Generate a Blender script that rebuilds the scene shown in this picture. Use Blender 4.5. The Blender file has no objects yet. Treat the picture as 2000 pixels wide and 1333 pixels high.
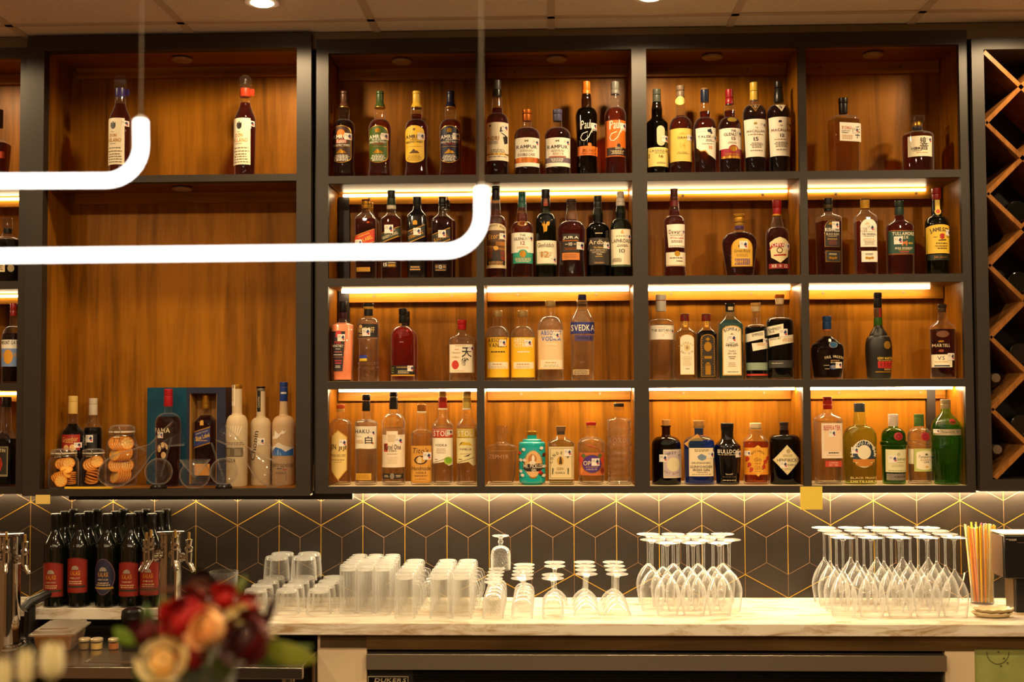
import bpy, bmesh, math, random
from mathutils import Vector, Matrix
random.seed(7)
PI = math.pi
scene = bpy.context.scene
COL = scene.collection

# ---------------------------------------------------------------- camera, world, exposure
FPX, YAW, PITCH, ROLL = 2300.0, 0.03397, 0.0405, -0.00458      # focal length in pixels of the 2000 x 1333 frame
EYE = Vector((0.0, -3.8, 1.70))


def cam_axes():
    cy, sy, cp, sp = math.cos(YAW), math.sin(YAW), math.cos(PITCH), math.sin(PITCH)
    w = Vector((-sy * cp, cy * cp, sp))
    r = Vector((cy, sy, 0))
    u = r.cross(w)
    cr, sr = math.cos(ROLL), math.sin(ROLL)
    return r * cr + u * sr, -r * sr + u * cr, w


AR, AU, AW = cam_axes()
cam = bpy.data.objects.new('camera', bpy.data.cameras.new('camera'))
COL.objects.link(cam)
cam.matrix_world = Matrix(((AR.x, AU.x, -AW.x, EYE.x), (AR.y, AU.y, -AW.y, EYE.y), (AR.z, AU.z, -AW.z, EYE.z), (0, 0, 0, 1)))
cam.data.sensor_width = 36.0
cam.data.lens = 36.0 * FPX / 2000.0
cam.data.clip_start, cam.data.clip_end = 0.05, 60
cam.data.dof.use_dof = True
cam.data.dof.focus_distance = 3.87
cam.data.dof.aperture_fstop = 1.7
scene.camera = cam

world = bpy.data.worlds.new('room_air')
scene.world = world
world.use_nodes = True
bg = world.node_tree.nodes['Background']
bg.inputs[0].default_value = (1.0, 0.75, 0.50, 1)
bg.inputs[1].default_value = 0.05
vs = scene.view_settings
vs.view_transform, vs.look, vs.gamma, vs.use_curve_mapping = 'Standard', 'None', 1.0, False
vs.exposure = 0.0
cy_ = scene.cycles
cy_.caustics_reflective = cy_.caustics_refractive = False
cy_.sample_clamp_indirect = 3.0
cy_.max_bounces, cy_.transmission_bounces, cy_.glossy_bounces, cy_.diffuse_bounces = 14, 12, 5, 4
cy_.transparent_max_bounces = 48

LED_WARM = (1.0, 0.76, 0.42)
LAMP_WARM = (1.0, 0.73, 0.40)
P_DOWN, P_ROOM = 27.0, 64.0
E_ROW = {2: 24.0, 3: 40.0, 4: 84.0}
E_UNDER, E_TUBE = 330.0, 6.5


def W(px, py, Y=0.0):
    """The point at depth Y (metres behind the cabinets' front) on the line of sight through a point of the photograph."""
    d = AW + AR * ((px - 1000.0) / FPX) - AU * ((py - 666.5) / FPX)
    return EYE + d * ((Y - EYE.y) / d.y)


def M2PX(Y):
    return FPX / (Y - EYE.y)


def add_light(name, kind, loc, energy, color, size=0.05, rot=(0, 0, 0), parent=None, **kw):
    l = bpy.data.lights.new(name, kind)
    l.energy, l.color = energy, color
    if kind == 'AREA':
        l.size = size
    else:
        l.shadow_soft_size = size
    for k, v in kw.items():
        setattr(l, k, v)
    o = bpy.data.objects.new(name, l)
    COL.objects.link(o)
    o.location, o.rotation_euler = loc, rot
    if parent:
        o.parent = parent
    return o


# ---------------------------------------------------------------- helpers
def lin(c):
    return c / 12.92 if c <= 0.04045 else ((c + 0.055) / 1.055) ** 2.4


def rgb(h):
    h = h.lstrip('#')
    return tuple(lin(int(h[i:i + 2], 16) / 255.0) for i in (0, 2, 4))


class MB:
    """Collects faces with materials and links them as one mesh object."""

    def __init__(self):
        self.v, self.f, self.m, self.mats = [], [], [], []

    def mi(self, mat):
        if mat not in self.mats:
            self.mats.append(mat)
        return self.mats.index(mat)

    def add(self, verts, faces, mat):
        b, k = len(self.v), self.mi(mat)
        self.v.extend(tuple(p) for p in verts)
        for f in faces:
            self.f.append([i + b for i in f])
            self.m.append(k)

    def box(self, x0, x1, y0, y1, z0, z1, mat):
        x0, x1, y0, y1, z0, z1 = min(x0, x1), max(x0, x1), min(y0, y1), max(y0, y1), min(z0, z1), max(z0, z1)
        vs_ = [(x, y, z) for z in (z0, z1) for y in (y0, y1) for x in (x0, x1)]
        self.add(vs_, [(0, 2, 3, 1), (4, 5, 7, 6), (0, 1, 5, 4), (2, 6, 7, 3), (0, 4, 6, 2), (1, 3, 7, 5)], mat)

    def loft(self, rings, mat, close0=True, close1=True):
        n = len(rings[0])
        vs_, fs = [], []
        for r in rings:
            vs_.extend(r)
        for i in range(len(rings) - 1):
            for j in range(n):
                k = (j + 1) % n
                fs.append((i * n + j, i * n + k, (i + 1) * n + k, (i + 1) * n + j))
        if close0:
            fs.append(tuple(reversed(range(n))))
        if close1:
            fs.append(tuple(range((len(rings) - 1) * n, len(rings) * n)))
        self.add(vs_, fs, mat)

    def lathe(self, prof, mat, n=24, c=(0, 0, 0), close0=True, close1=True):
        """prof: (radius, z) from the bottom up."""
        self.loft([[(c[0] + r * math.cos(2 * PI * j / n), c[1] + r * math.sin(2 * PI * j / n), c[2] + z) for j in range(n)] for r, z in prof], mat, close0, close1)

    def tube(self, pts, rad, mat, n=10, caps=True):
        pts = [Vector(p) for p in pts]
        rad = rad if isinstance(rad, (list, tuple)) else [rad] * len(pts)
        rings, up = [], None
        for i, p in enumerate(pts):
            t = (pts[min(i + 1, len(pts) - 1)] - pts[max(i - 1, 0)]).normalized()
            if up is None:
                up = t.orthogonal().normalized()
            up = (up - t * up.dot(t)).normalized()
            s = t.cross(up)
            rings.append([p + (up * math.cos(2 * PI * j / n) + s * math.sin(2 * PI * j / n)) * rad[i] for j in range(n)])
        self.loft(rings, mat, caps, caps)

    def build(self, name, parent=None, loc=None, smooth=35, bevel=0.0, rotz=0.0):
        me = bpy.data.meshes.new(name)
        me.from_pydata(self.v, [], self.f)
        for m in self.mats:
            me.materials.append(m)
        me.polygons.foreach_set('material_index', self.m)
        if smooth:
            me.polygons.foreach_set('use_smooth', [True] * len(me.polygons))
            me.set_sharp_from_angle(angle=math.radians(smooth))
        me.update()
        o = bpy.data.objects.new(name, me)
        COL.objects.link(o)
        if loc is not None:
            o.location = loc
        o.rotation_euler.z = rotz
        if parent is not None:
            o.parent = parent
        if bevel:
            b = o.modifiers.new('soft_edges', 'BEVEL')
            b.width, b.segments, b.limit_method = bevel, 2, 'ANGLE'
        return o


def tag(o, label=None, cat=None, group=None, kind=None):
    for k, v in (('label', label), ('category', cat), ('group', group), ('kind', kind)):
        if v:
            o[k] = v
    return o


def thing(name, label, cat, loc=(0, 0, 0), group=None, rotz=0.0):
    o = bpy.data.objects.new(name, None)
    COL.objects.link(o)
    o.location, o.rotation_euler.z = loc, rotz
    o.empty_display_size = 0.02
    return tag(o, label, cat, group)


def dup(root, loc, label=None, group=None, rotz=None):
    r = root.copy()
    COL.objects.link(r)
    r.location = loc
    if rotz is not None:
        r.rotation_euler.z = rotz
    if label:
        r['label'] = label
    if group:
        r['group'] = group
    for ch in list(root.children):
        c = ch.copy()
        COL.objects.link(c)
        c.parent = r
        for g in list(ch.children):
            d = g.copy()
            COL.objects.link(d)
            d.parent = c
    return r


ORD = ['first', 'second', 'third', 'fourth', 'fifth', 'sixth', 'seventh', 'eighth']

# ---------------------------------------------------------------- materials
_MATS = {}


def nodes_of(name):
    m = bpy.data.materials.new(name)
    m.use_nodes = True
    nt = m.node_tree
    return m, nt, nt.nodes, nt.links, nt.nodes['Principled BSDF']


def plain(h, rough=0.5, metal=0.0, spec=0.5, coat=0.0, noise=0.0):
    key = ('p', h, rough, metal, spec, coat, noise)
    if key in _MATS:
        return _MATS[key]
    m, nt, N, L, B = nodes_of('paint_' + h.strip('#'))
    c = rgb(h)
    B.inputs['Base Color'].default_value = (*c, 1)
    B.inputs['Roughness'].default_value = rough
    B.inputs['Metallic'].default_value = metal
    B.inputs['Specular IOR Level'].default_value = spec
    B.inputs['Coat Weight'].default_value = coat
    if noise:
        tc = N.new('ShaderNodeTexCoord')
        nz = N.new('ShaderNodeTexNoise')
        nz.inputs['Scale'].default_value = 14.0
        nz.inputs['Detail'].default_value = 4
        cr = N.new('ShaderNodeValToRGB')
        cr.color_ramp.elements[0].color = (*[x * (1 - noise) for x in c], 1)
        cr.color_ramp.elements[1].color = (*[min(1, x * (1 + noise)) for x in c], 1)
        L.new(tc.outputs['Object'], nz.inputs['Vector'])
        L.new(nz.outputs['Fac'], cr.inputs['Fac'])
        L.new(cr.outputs['Color'], B.inputs['Base Color'])
    _MATS[key] = m
    return m


def emit(h, strength, name='lamp_glow'):
    key = ('e', h, strength)
    if key in _MATS:
        return _MATS[key]
    m, nt, N, L, B = nodes_of(name)
    N.remove(B)
    e = N.new('ShaderNodeEmission')
    e.inputs[0].default_value = (*(h if isinstance(h, tuple) else rgb(h)), 1)
    e.inputs[1].default_value = strength
    L.new(e.outputs[0], N['Material Output'].inputs[0])
    _MATS[key] = m
    return m


def wood(name, dark, light, axis='z', rough=0.38, plank=0.17, scale=1.0):
    m, nt, N, L, B = nodes_of(name)
    tc = N.new('ShaderNodeTexCoord')
    mp = N.new('ShaderNodeMapping')
    s = {'z': (1, 1, 0.07), 'x': (0.05, 1, 1), 'y': (1, .07, 1)}[axis]
    mp.inputs['Scale'].default_value = tuple(v * 26 * scale for v in s)
    L.new(tc.outputs['Object'], mp.inputs['Vector'])
    n1 = N.new('ShaderNodeTexNoise')
    n1.inputs['Scale'].default_value = 1.0
    n1.inputs['Detail'].default_value = 6
    n1.inputs['Roughness'].default_value = 0.62
    n1.inputs['Distortion'].default_value = 0.6
    L.new(mp.outputs[0], n1.inputs['Vector'])
    n2 = N.new('ShaderNodeTexNoise')
    n2.inputs['Scale'].default_value = 3.2
    n2.inputs['Detail'].default_value = 3
    L.new(tc.outputs['Object'], n2.inputs['Vector'])
    # boards of slightly different tone
    sep = N.new('ShaderNodeSeparateXYZ')
    L.new(tc.outputs['Object'], sep.inputs[0])
    dv = N.new('ShaderNodeMath'); dv.operation = 'DIVIDE'; dv.inputs[1].default_value = plank
    fl = N.new('ShaderNodeMath'); fl.operation = 'FLOOR'
    L.new(sep.outputs['X' if axis != 'x' else 'Z'], dv.inputs[0]); L.new(dv.outputs[0], fl.inputs[0])
    wn = N.new('ShaderNodeTexWhiteNoise'); wn.noise_dimensions = '1D'
    L.new(fl.outputs[0], wn.inputs['W'])
    a1 = N.new('ShaderNodeMath'); a1.operation = 'MULTIPLY_ADD'; a1.inputs[1].default_value = 0.55
    L.new(n2.outputs['Fac'], a1.inputs[0]); L.new(n1.outputs['Fac'], a1.inputs[2])
    a2 = N.new('ShaderNodeMath'); a2.operation = 'MULTIPLY_ADD'; a2.inputs[1].default_value = 0.16
    L.new(wn.outputs['Value'], a2.inputs[0]); L.new(a1.outputs[0], a2.inputs[2])
    cr = N.new('ShaderNodeValToRGB')
    cr.color_ramp.elements[0].position, cr.color_ramp.elements[0].color = 0.52, (*rgb(dark), 1)
    cr.color_ramp.elements[1].position, cr.color_ramp.elements[1].color = 1.08, (*rgb(light), 1)
    L.new(a2.outputs[0], cr.inputs['Fac'])
    L.new(cr.outputs['Color'], B.inputs['Base Color'])
    B.inputs['Roughness'].default_value = rough
    B.inputs['Specular IOR Level'].default_value = 0.12
    bp = N.new('ShaderNodeBump'); bp.inputs['Strength'].default_value = 0.12; bp.inputs['Distance'].default_value = 0.002
    L.new(n1.outputs['Fac'], bp.inputs['Height']); L.new(bp.outputs[0], B.inputs['Normal'])
    return m


def thin_glass(tint, rough=0.0, haze=0.10, power=3.2, base=0.012, name='glass'):
    """Thin-walled glass: see-through, mirror reflections growing towards the edge, and a little light caught by the surface."""
    key = ('g', tint, rough, haze, power, base)
    if key in _MATS:
        return _MATS[key]
    m, nt, N, L, B = nodes_of(name)
    N.remove(B)
    c = tint if isinstance(tint, tuple) else rgb(tint)
    t = N.new('ShaderNodeBsdfTransparent'); t.inputs[0].default_value = (*c, 1)
    g = N.new('ShaderNodeBsdfGlossy'); g.inputs['Roughness'].default_value = max(rough, 0.03)
    d = N.new('ShaderNodeBsdfDiffuse'); d.inputs[0].default_value = (*c, 1)
    tl = N.new('ShaderNodeBsdfTranslucent'); tl.inputs[0].default_value = (*c, 1)
    dm = N.new('ShaderNodeMixShader'); dm.inputs[0].default_value = 0.5
    L.new(d.outputs[0], dm.inputs[1]); L.new(tl.outputs[0], dm.inputs[2])
    lw = N.new('ShaderNodeLayerWeight'); lw.inputs[0].default_value = 0.5

    def curve(power, gain, base):
        pw = N.new('ShaderNodeMath'); pw.operation = 'POWER'; pw.inputs[1].default_value = power
        ma = N.new('ShaderNodeMath'); ma.operation = 'MULTIPLY_ADD'; ma.inputs[1].default_value = gain; ma.inputs[2].default_value = base
        L.new(lw.outputs['Facing'], pw.inputs[0]); L.new(pw.outputs[0], ma.inputs[0])
        return ma.outputs[0]
    hz = N.new('ShaderNodeMixShader')
    L.new(curve(power, haze, base), hz.inputs[0]); L.new(t.outputs[0], hz.inputs[1]); L.new(dm.outputs[0], hz.inputs[2])
    mx = N.new('ShaderNodeMixShader')
    L.new(curve(3.6, 0.85, 0.038), mx.inputs[0]); L.new(hz.outputs[0], mx.inputs[1]); L.new(g.outputs[0], mx.inputs[2])
    L.new(mx.outputs[0], N['Material Output'].inputs[0])
    _MATS[key] = m
    return m


def liquid(h, ior=1.36, rough=0.0, haze=None):
    """Coloured spirit: clear looking straight in, bending the view towards the rim."""
    lum = sum(rgb(h)) / 3
    if haze is None:
        haze = .05 if lum > .6 else (.30 if rgb(h)[2] > .4 else .12) if lum > .06 else .05
    key = ('l', h, ior, rough, haze)
    if key in _MATS:
        return _MATS[key]
    m, nt, N, L, B = nodes_of('liquid_' + h.strip('#'))
    N.remove(B)
    c = tuple(v ** 0.7 for v in rgb(h))
    t = N.new('ShaderNodeBsdfTransparent'); t.inputs[0].default_value = (*c, 1)
    r = N.new('ShaderNodeBsdfRefraction'); r.inputs['Color'].default_value = (*c, 1); r.inputs['Roughness'].default_value = rough; r.inputs['IOR'].default_value = ior
    tl = N.new('ShaderNodeBsdfTranslucent'); tl.inputs['Color'].default_value = (*[v * .9 for v in rgb(h)], 1)
    lw = N.new('ShaderNodeLayerWeight'); lw.inputs[0].default_value = 0.5
    mu = N.new('ShaderNodeMath'); mu.operation = 'MULTIPLY'; mu.inputs[1].default_value = 0.6
    mx = N.new('ShaderNodeMixShader')
    m2 = N.new('ShaderNodeMixShader'); m2.inputs[0].default_value = haze
    L.new(lw.outputs['Facing'], mu.inputs[0]); L.new(mu.outputs[0], mx.inputs[0])
    L.new(t.outputs[0], mx.inputs[1]); L.new(r.outputs[0], mx.inputs[2])
    L.new(mx.outputs[0], m2.inputs[1]); L.new(tl.outputs[0], m2.inputs[2])
    L.new(m2.outputs[0], N['Material Output'].inputs[0])
    _MATS[key] = m
    return m


PAINT = plain('#271c11', rough=0.55, noise=0.16)
PAINT_IN = plain('#1c1713', rough=0.5)
WOOD = wood('stained_wood_boards', '#482908', '#a26616', 'z')
WOODH = wood('stained_wood_rail', '#52320d', '#aa6e20', 'x', plank=5.0)
WOODS = wood('stained_wood_shelf', '#462a0c', '#945c1c', 'x', plank=5.0)
LATTICE = wood('lattice_wood', '#4e2c10', '#9a6430', 'z', plank=9.0, scale=1.4)
CHROME = plain('#d8d2c8', rough=0.07, metal=1.0)
STEEL = plain('#b9b2a8', rough=0.24, metal=1.0)
BLACK = plain('#0b0a09', rough=0.3)
BLACKM = plain('#15120f', rough=0.6)
GOLD = plain('#c8922e', rough=0.3, metal=0.9)
GLASS = thin_glass((0.985, 0.985, 0.98), 0.0, 0.75, 5.0, .005)
GLASSF = thin_glass((0.97, 0.975, 0.965), 0.0, 0.6, 3.5, .03)
# ---------------------------------------------------------------- the room
ZC = EYE.z
ZCEIL = W(1240, 52, 0.0).z
YW = 0.232                                                   # face of the tiled wall


def structure(name, mb, label=None, **kw):
    return tag(mb.build(name, **kw), label, None, None, 'structure')


def ceiling_material():
    m, nt, N, L, B = nodes_of('ceiling_tile')
    tc = N.new('ShaderNodeTexCoord')
    nz = N.new('ShaderNodeTexNoise'); nz.inputs['Scale'].default_value = 160; nz.inputs['Detail'].default_value = 3
    L.new(tc.outputs['Object'], nz.inputs['Vector'])
    cr = N.new('ShaderNodeValToRGB')
    cr.color_ramp.elements[0].position, cr.color_ramp.elements[0].color = 0.3, (*rgb('#e6dac6'), 1)
    cr.color_ramp.elements[1].position, cr.color_ramp.elements[1].color = 0.7, (*rgb('#f6ecda'), 1)
    L.new(nz.outputs['Fac'], cr.inputs[0]); L.new(cr.outputs[0], B.inputs['Base Color'])
    B.inputs['Roughness'].default_value = 0.9
    bp = N.new('ShaderNodeBump'); bp.inputs['Strength'].default_value = 0.2; bp.inputs['Distance'].default_value = 0.002
    L.new(nz.outputs['Fac'], bp.inputs['Height']); L.new(bp.outputs[0], B.inputs['Normal'])
    return m


def tile_material():
    m, nt, N, L, B = nodes_of('charcoal_tile')
    tc = N.new('ShaderNodeTexCoord')
    nz = N.new('ShaderNodeTexNoise'); nz.inputs['Scale'].default_value = 22; nz.inputs['Detail'].default_value = 6
    L.new(tc.outputs['Object'], nz.inputs['Vector'])
    cr = N.new('ShaderNodeValToRGB')
    cr.color_ramp.elements[0].position, cr.color_ramp.elements[0].color = 0.3, (*rgb('#170f09'), 1)
    cr.color_ramp.elements[1].position, cr.color_ramp.elements[1].color = 0.75, (*rgb('#1e140c'), 1)
    L.new(nz.outputs['Fac'], cr.inputs[0]); L.new(cr.outputs[0], B.inputs['Base Color'])
    B.inputs['Roughness'].default_value = 0.42
    return m


def marble_material():
    m, nt, N, L, B = nodes_of('veined_countertop')
    tc = N.new('ShaderNodeTexCoord'); mp = N.new('ShaderNodeMapping'); mp.inputs['Scale'].default_value = (1.1, 5.5, 5.5)
    L.new(tc.outputs['Object'], mp.inputs[0])
    nz = N.new('ShaderNodeTexNoise'); nz.inputs['Scale'].default_value = 4.2; nz.inputs['Detail'].default_value = 8; nz.inputs['Roughness'].default_value = .66; nz.inputs['Distortion'].default_value = 1.1
    L.new(mp.outputs[0], nz.inputs['Vector'])
    cr = N.new('ShaderNodeValToRGB')
    e = cr.color_ramp.elements
    e[0].position, e[0].color = 0.33, (*rgb('#a98a62'), 1)
    e[1].position, e[1].color = 0.52, (*rgb('#e6dccb'), 1)
    L.new(nz.outputs['Fac'], cr.inputs[0]); L.new(cr.outputs[0], B.inputs['Base Color'])
    B.inputs['Roughness'].default_value = 0.22
    return m


CEILM, TILEM, MARBLE = ceiling_material(), tile_material(), marble_material()
XA, XB, YF = -2.7, 3.0, -6.2
mb = MB(); mb.box(XA, XB, YF, YW + .1, -.05, 0, plain('#7a6048', rough=0.5, noise=.2)); structure('floor', mb)
mb = MB(); mb.box(XA, XB, YF - .1, YF, 0, ZCEIL, plain('#8a6c4a', rough=0.8)); structure('wall_front', mb)
mb = MB(); mb.box(XA - .1, XA, YF, YW + .1, 0, ZCEIL, plain('#7a5e44', rough=0.8)); structure('wall_left', mb)
mb = MB(); mb.box(XB, XB + .1, YF, YW + .1, 0, ZCEIL, plain('#7a5e44', rough=0.8)); structure('wall_right', mb)

# ceiling with its T-bar grid
mb = MB(); mb.box(XA, XB, YF, YW + .1, ZCEIL, ZCEIL + .05, CEILM)
TB = plain('#cdbfa8', rough=0.6)
yb = -0.118
while yb > YF:
    mb.box(XA, XB, yb - .012, yb + .012, ZCEIL - .004, ZCEIL + .001, TB)
    yb -= .61
for px in (50, 375, 735, 1076, 1425, 1780):
    x = W(px, 52, 0).x
    mb.box(x - .012, x + .012, YF, YW, ZCEIL - .004, ZCEIL + .001, TB)
for k in range(1, 5):
    x = W(1780, 52, 0).x + .6 * k
    if x < XB - .05: mb.box(x - .012, x + .012, YF, YW, ZCEIL - .004, ZCEIL + .001, TB)
    x = W(50, 52, 0).x - .6 * k
    if x > XA + .05: mb.box(x - .012, x + .012, YF, YW, ZCEIL - .004, ZCEIL + .001, TB)
structure('ceiling', mb)

# tiled wall with inlaid lines
mb = MB()
mb.box(XA, XB, YW, YW + .1, 0, ZCEIL, TILEM)
INLAY = plain('#f2c24a', rough=0.32, metal=0.85)
GROUT = plain('#8a6a48', rough=0.5)


def wall_line(a, b, w, mat):
    dx, dz = b[0] - a[0], b[1] - a[1]
    l = math.hypot(dx, dz)
    nx, nz = -dz / l * w / 2, dx / l * w / 2
    y0, y1 = YW - .0006, YW + .002
    vs_ = [(a[0] + nx, y0, a[1] + nz), (a[0] - nx, y0, a[1] - nz), (b[0] - nx, y0, b[1] - nz), (b[0] + nx, y0, b[1] + nz)]
    vs_ += [(x, y1, z) for x, y, z in vs_]
    mb.add(vs_, [(0, 1, 2, 3), (0, 4, 5, 1), (1, 5, 6, 2), (2, 6, 7, 3), (3, 7, 4, 0)], mat)


xk0 = W(1038, 1000, YW).x
KX = (W(1870, 1000, YW).x - W(216, 1000, YW).x) / 20.0
zz = lambda py: W(1040, py, YW).z
zA0, zA, zB, zC, zD0, zD, zE = zz(957), zz(979.5), zz(1026.5), zz(1050.5), zz(1099.5), zz(1122.5), zz(1168)
TG, TP = .0023, .0013
for k in range(-14, 16):
    x, xh, xn = xk0 + k * KX, xk0 + (k + .5) * KX, xk0 + (k + 1) * KX
    ev = k % 2 == 0
    wall_line((x, zA), (xh, zA0), TP, GROUT); wall_line((xh, zA0), (xn, zA), TP, GROUT)
    wall_line((x, zA), (x, zA + .1), TG if k % 3 else TP, INLAY)
    wall_line((x, zA if ev else zB), (xn, zB if ev else zA), TG, INLAY)
    wall_line((x, zA), (x, zB), TP, GROUT)
    wall_line((x, zB), (xh, zC), TP, GROUT); wall_line((xh, zC), (xn, zB), TP, GROUT)
    wall_line((xh, zC), (xh, zD0), TP, GROUT)
    wall_line((x, zB), (x, zD), TG, INLAY)
    wall_line((xh, zD0), (x, zD), TP, GROUT); wall_line((xh, zD0), (xn, zD), TP, GROUT)
    wall_line((x, zE if ev else zD), (xn, zD if ev else zE), TG, INLAY)
    wall_line((x, zD), (x, zE - .2), TP, GROUT)
structure('wall_back', mb)
zcabtop = W(1240, 68, 0).z
mb = MB(); mb.box(XA, XB, 0.004, .03, zcabtop - .03, ZCEIL - .004, plain('#6f5c3c', rough=.6)); structure('trim_1', mb)

# ---------------------------------------------------------------- ceiling lamps
DOWN_EMIT = emit((1.0, 0.72, 0.42), 18.0, 'downlight_lens')
TRIMW = plain('#e8e2d8', rough=.4)


def downlight(x, y, label, power, spot):
    t = thing('recessed_downlight', label, 'ceiling light', (x, y, ZCEIL), 'recessed downlights in the ceiling grid')
    a = MB(); a.lathe([(.036, -.004), (.052, -.004), (.055, -.001), (.055, .0)], TRIMW, 28, close0=False, close1=False); a.build('trim_ring', t)
    a = MB(); a.lathe([(.002, -.014), (.016, -.0125), (.028, -.009), (.0355, -.0045)], DOWN_EMIT, 28, close1=False); a.build('lamp_lens', t)
    add_light('downlight_beam', 'SPOT', (0, 0, -.022), power, LAMP_WARM, .03, parent=t, spot_size=math.radians(spot), spot_blend=.2)


xd1, xd2 = W(512, -6, -.30).x, W(1270, -6, -.30).x
sp = xd2 - xd1
downlight(xd1, -.30, 'recessed ceiling downlight above the wide shelf unit with the dried fruit jars', P_DOWN, 166)
downlight(xd2, -.30, 'recessed ceiling downlight above the four column bottle cabinet', P_DOWN, 166)
downlight(xd2 + sp, -.30, 'recessed ceiling downlight above the lattice wine rack', P_DOWN, 166)
downlight(xd1 - sp, -.30, 'recessed ceiling downlight above the shelf unit at the far left', P_DOWN, 166)
for j, y in enumerate((-1.52, -3.35, -5.1)):
    for i, x in enumerate((xd1 - sp, xd1, xd2, xd2 + sp)):
        downlight(x, y, f'room downlight, {ORD[i]} from the left in the {ORD[j]} row from the bar', P_ROOM * (.55, .8, 1, 1)[i], 160)

# ---------------------------------------------------------------- cabinets
VX = [-0.72729, -0.24368, -0.21905, 0.26347, 0.31106, 0.80146, 0.82546, 1.31464]     # opening edges of the four columns
ZT, Z1T, Z1B, Z2T, Z2B, Z3T, Z3B, Z4T = [ZC + v for v in (1.10281, 0.69705, 0.6725, 0.36165, 0.33585, 0.02584, 0.0001, -0.31364)]
ZBOT = W(1240, 964, 0).z
XL0, XR0 = W(617, 520, 0).x, W(1897, 500, 0).x
YB = 0.208                                                   # face of the back boards
LEDM = {r: emit(LED_WARM, e, 'led_strip_glow') for r, e in E_ROW.items()}
LED_UNDER = emit(LED_WARM, E_UNDER, 'under_cabinet_led')
LED_UNDER_DIM = emit(LED_WARM, E_UNDER * .22, 'under_cabinet_led_dim')
SHELF_GLARE = plain('#d9c49c', rough=.5)  # pale colour standing in for strong light on the lower shelf tops
SCREW = plain('#6b5a44', rough=.4, metal=.8)


def puck(parent, x, z, y=.085):
    a = MB(); a.lathe([(.0, -.012), (.030, -.011), (.034, -.008), (.034, -.004), (.016, -.003), (.016, .0)], plain('#a58a6c', rough=.4, metal=.3), 24, (x, y, z), close0=False)
    a.build('puck_light', parent)


cab = thing('bottle_display_cabinet', 'dark framed wall cabinet of sixteen compartments in four columns lit by warm strips', 'cabinet', (0, 0, 0))
fr = MB()
YT = .02
lo1_ = W(607, 520, -.02).x
fr.box(XL0, VX[0], 0, YT, ZBOT, zcabtop, PAINT)
fr.box(VX[7], XR0, 0, YT, ZBOT, zcabtop, PAINT)
for a, b in ((1, 2), (3, 4), (5, 6)):
    fr.box(VX[a], VX[b], 0, YT, ZBOT, zcabtop, PAINT)
for c in range(4):
    x0, x1 = VX[2 * c], VX[2 * c + 1]
    for z0, z1 in ((ZT, zcabtop), (Z1B, Z1T), (Z2B, Z2T), (Z3B, Z3T), (ZBOT, Z4T)):
        fr.box(x0, x1, 0, YT, z0, z1, PAINT)
fr.build('face_frame', cab)
for x0, x1 in ((lo1_ + .0015, XL0 + .002), (XR0 - .002, W(1906, 520, -.02).x - .0015)):  # dark strips added as the shadow in the gaps between units
    a = MB(); a.box(x0, x1, .03, YB, ZBOT, zcabtop - .02, PAINT_IN); a.build('gap_shade_strip', cab)
a = MB(); a.box(VX[0] - .01, VX[7] + .01, YB, YB + .012, ZBOT + .01, zcabtop - .02, WOOD); a.build('back_board', cab)
for i, (x0, x1) in enumerate(((VX[0] - .018, VX[0] - .006), (VX[7] + .004, VX[7] + .016))):
    a = MB(); a.box(x0, x1, YT, YB, ZBOT, zcabtop - .02, WOOD); a.build('side_panel', cab)
for p, q in ((1, 2), (3, 4), (5, 6)):
    a = MB(); a.box(VX[p] + .001, VX[q] - (.018 if p == 3 else .001), YT, YB, ZBOT, zcabtop - .02, WOOD); a.build('divider', cab)
for c in range(4):
    x0, x1 = VX[2 * c], VX[2 * c + 1]
    for r, (z0, z1) in enumerate(((ZT, zcabtop - .02), (Z1B, Z1T), (Z2B, Z2T), (Z3B, Z3T), (ZBOT, Z4T))):
        a = MB(); a.box(x0, x1, YT, YB, z0, z1, WOODS); a.build('shelf' if 0 < r else 'top_panel', cab)
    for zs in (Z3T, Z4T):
        a = MB(); a.box(x0 + .001, x1 - .001, .002, YB - .001, zs + .00005, zs + .0003, SHELF_GLARE); a.build('shelf_glare_sheet', cab, smooth=0)  # added sheet, paints the overlit shelf top
    for r, zt in ((1, ZT), (2, Z1B), (3, Z2B), (4, Z3B)):
        xa = x0 + (.036 if c == 0 and r in (2, 3) else 0)
        a = MB(); a.box(xa, x1, YB - .017, YB, zt - .039, zt, WOODH)
        for fx in (.23, .78):
            sx = x0 + (x1 - x0) * (fx + .05 * math.sin(7 * c + 3 * r))
            a.lathe([(.0, 0), (.0042, 0), (.0045, .002)], SCREW, 10, (0, 0, 0), False, False)
            nv = 30
            for i in range(len(a.v) - nv, len(a.v)):
                vx, vy, vz = a.v[i]
                a.v[i] = (sx + vx, YB - .0175 + vz - .0012, zt - .018 + vy)
        a.build('nailing_strip', cab)
        if r > 1:
            yl = {2: YB - .0262, 3: YB - .050, 4: YB - .10}[r]
            dz = {2: .009, 3: .005, 4: .004}[r]
            xe = x1 - (.055 if c == 3 and r in (2, 3) else .004)
            a = MB(); a.box(x0 + (.016 if c == 0 else .002), xe, yl, yl + .009, zt - dz - .004, zt - dz + .0035, LEDM[r]); a.build('led_strip', cab)
for x0, x1, z0, z1, m in ((VX[0], VX[0] + .036, Z3T, Z2B, PAINT_IN), (VX[0], VX[0] + .036, Z2T, Z1B - .012, PAINT_IN), (VX[7] - .062, VX[7] - .034, Z4T, Z3B, PAINT)):
    a = MB(); a.box(x0, x1, YB - .018, YB, z0 + .001, z1 - .001, m); a.build('filler_strip', cab)
for px, py in ((785, 109), (1087, 105), (1391, 102), (1705, 98)):
    puck(cab, W(px, py, .085).x, ZT)
a = MB(); a.box(W(700, 960, .19).x, XR0, .188, .198, ZBOT - .011, ZBOT - .003, LED_UNDER); a.build('under_cabinet_led', cab)

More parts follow.
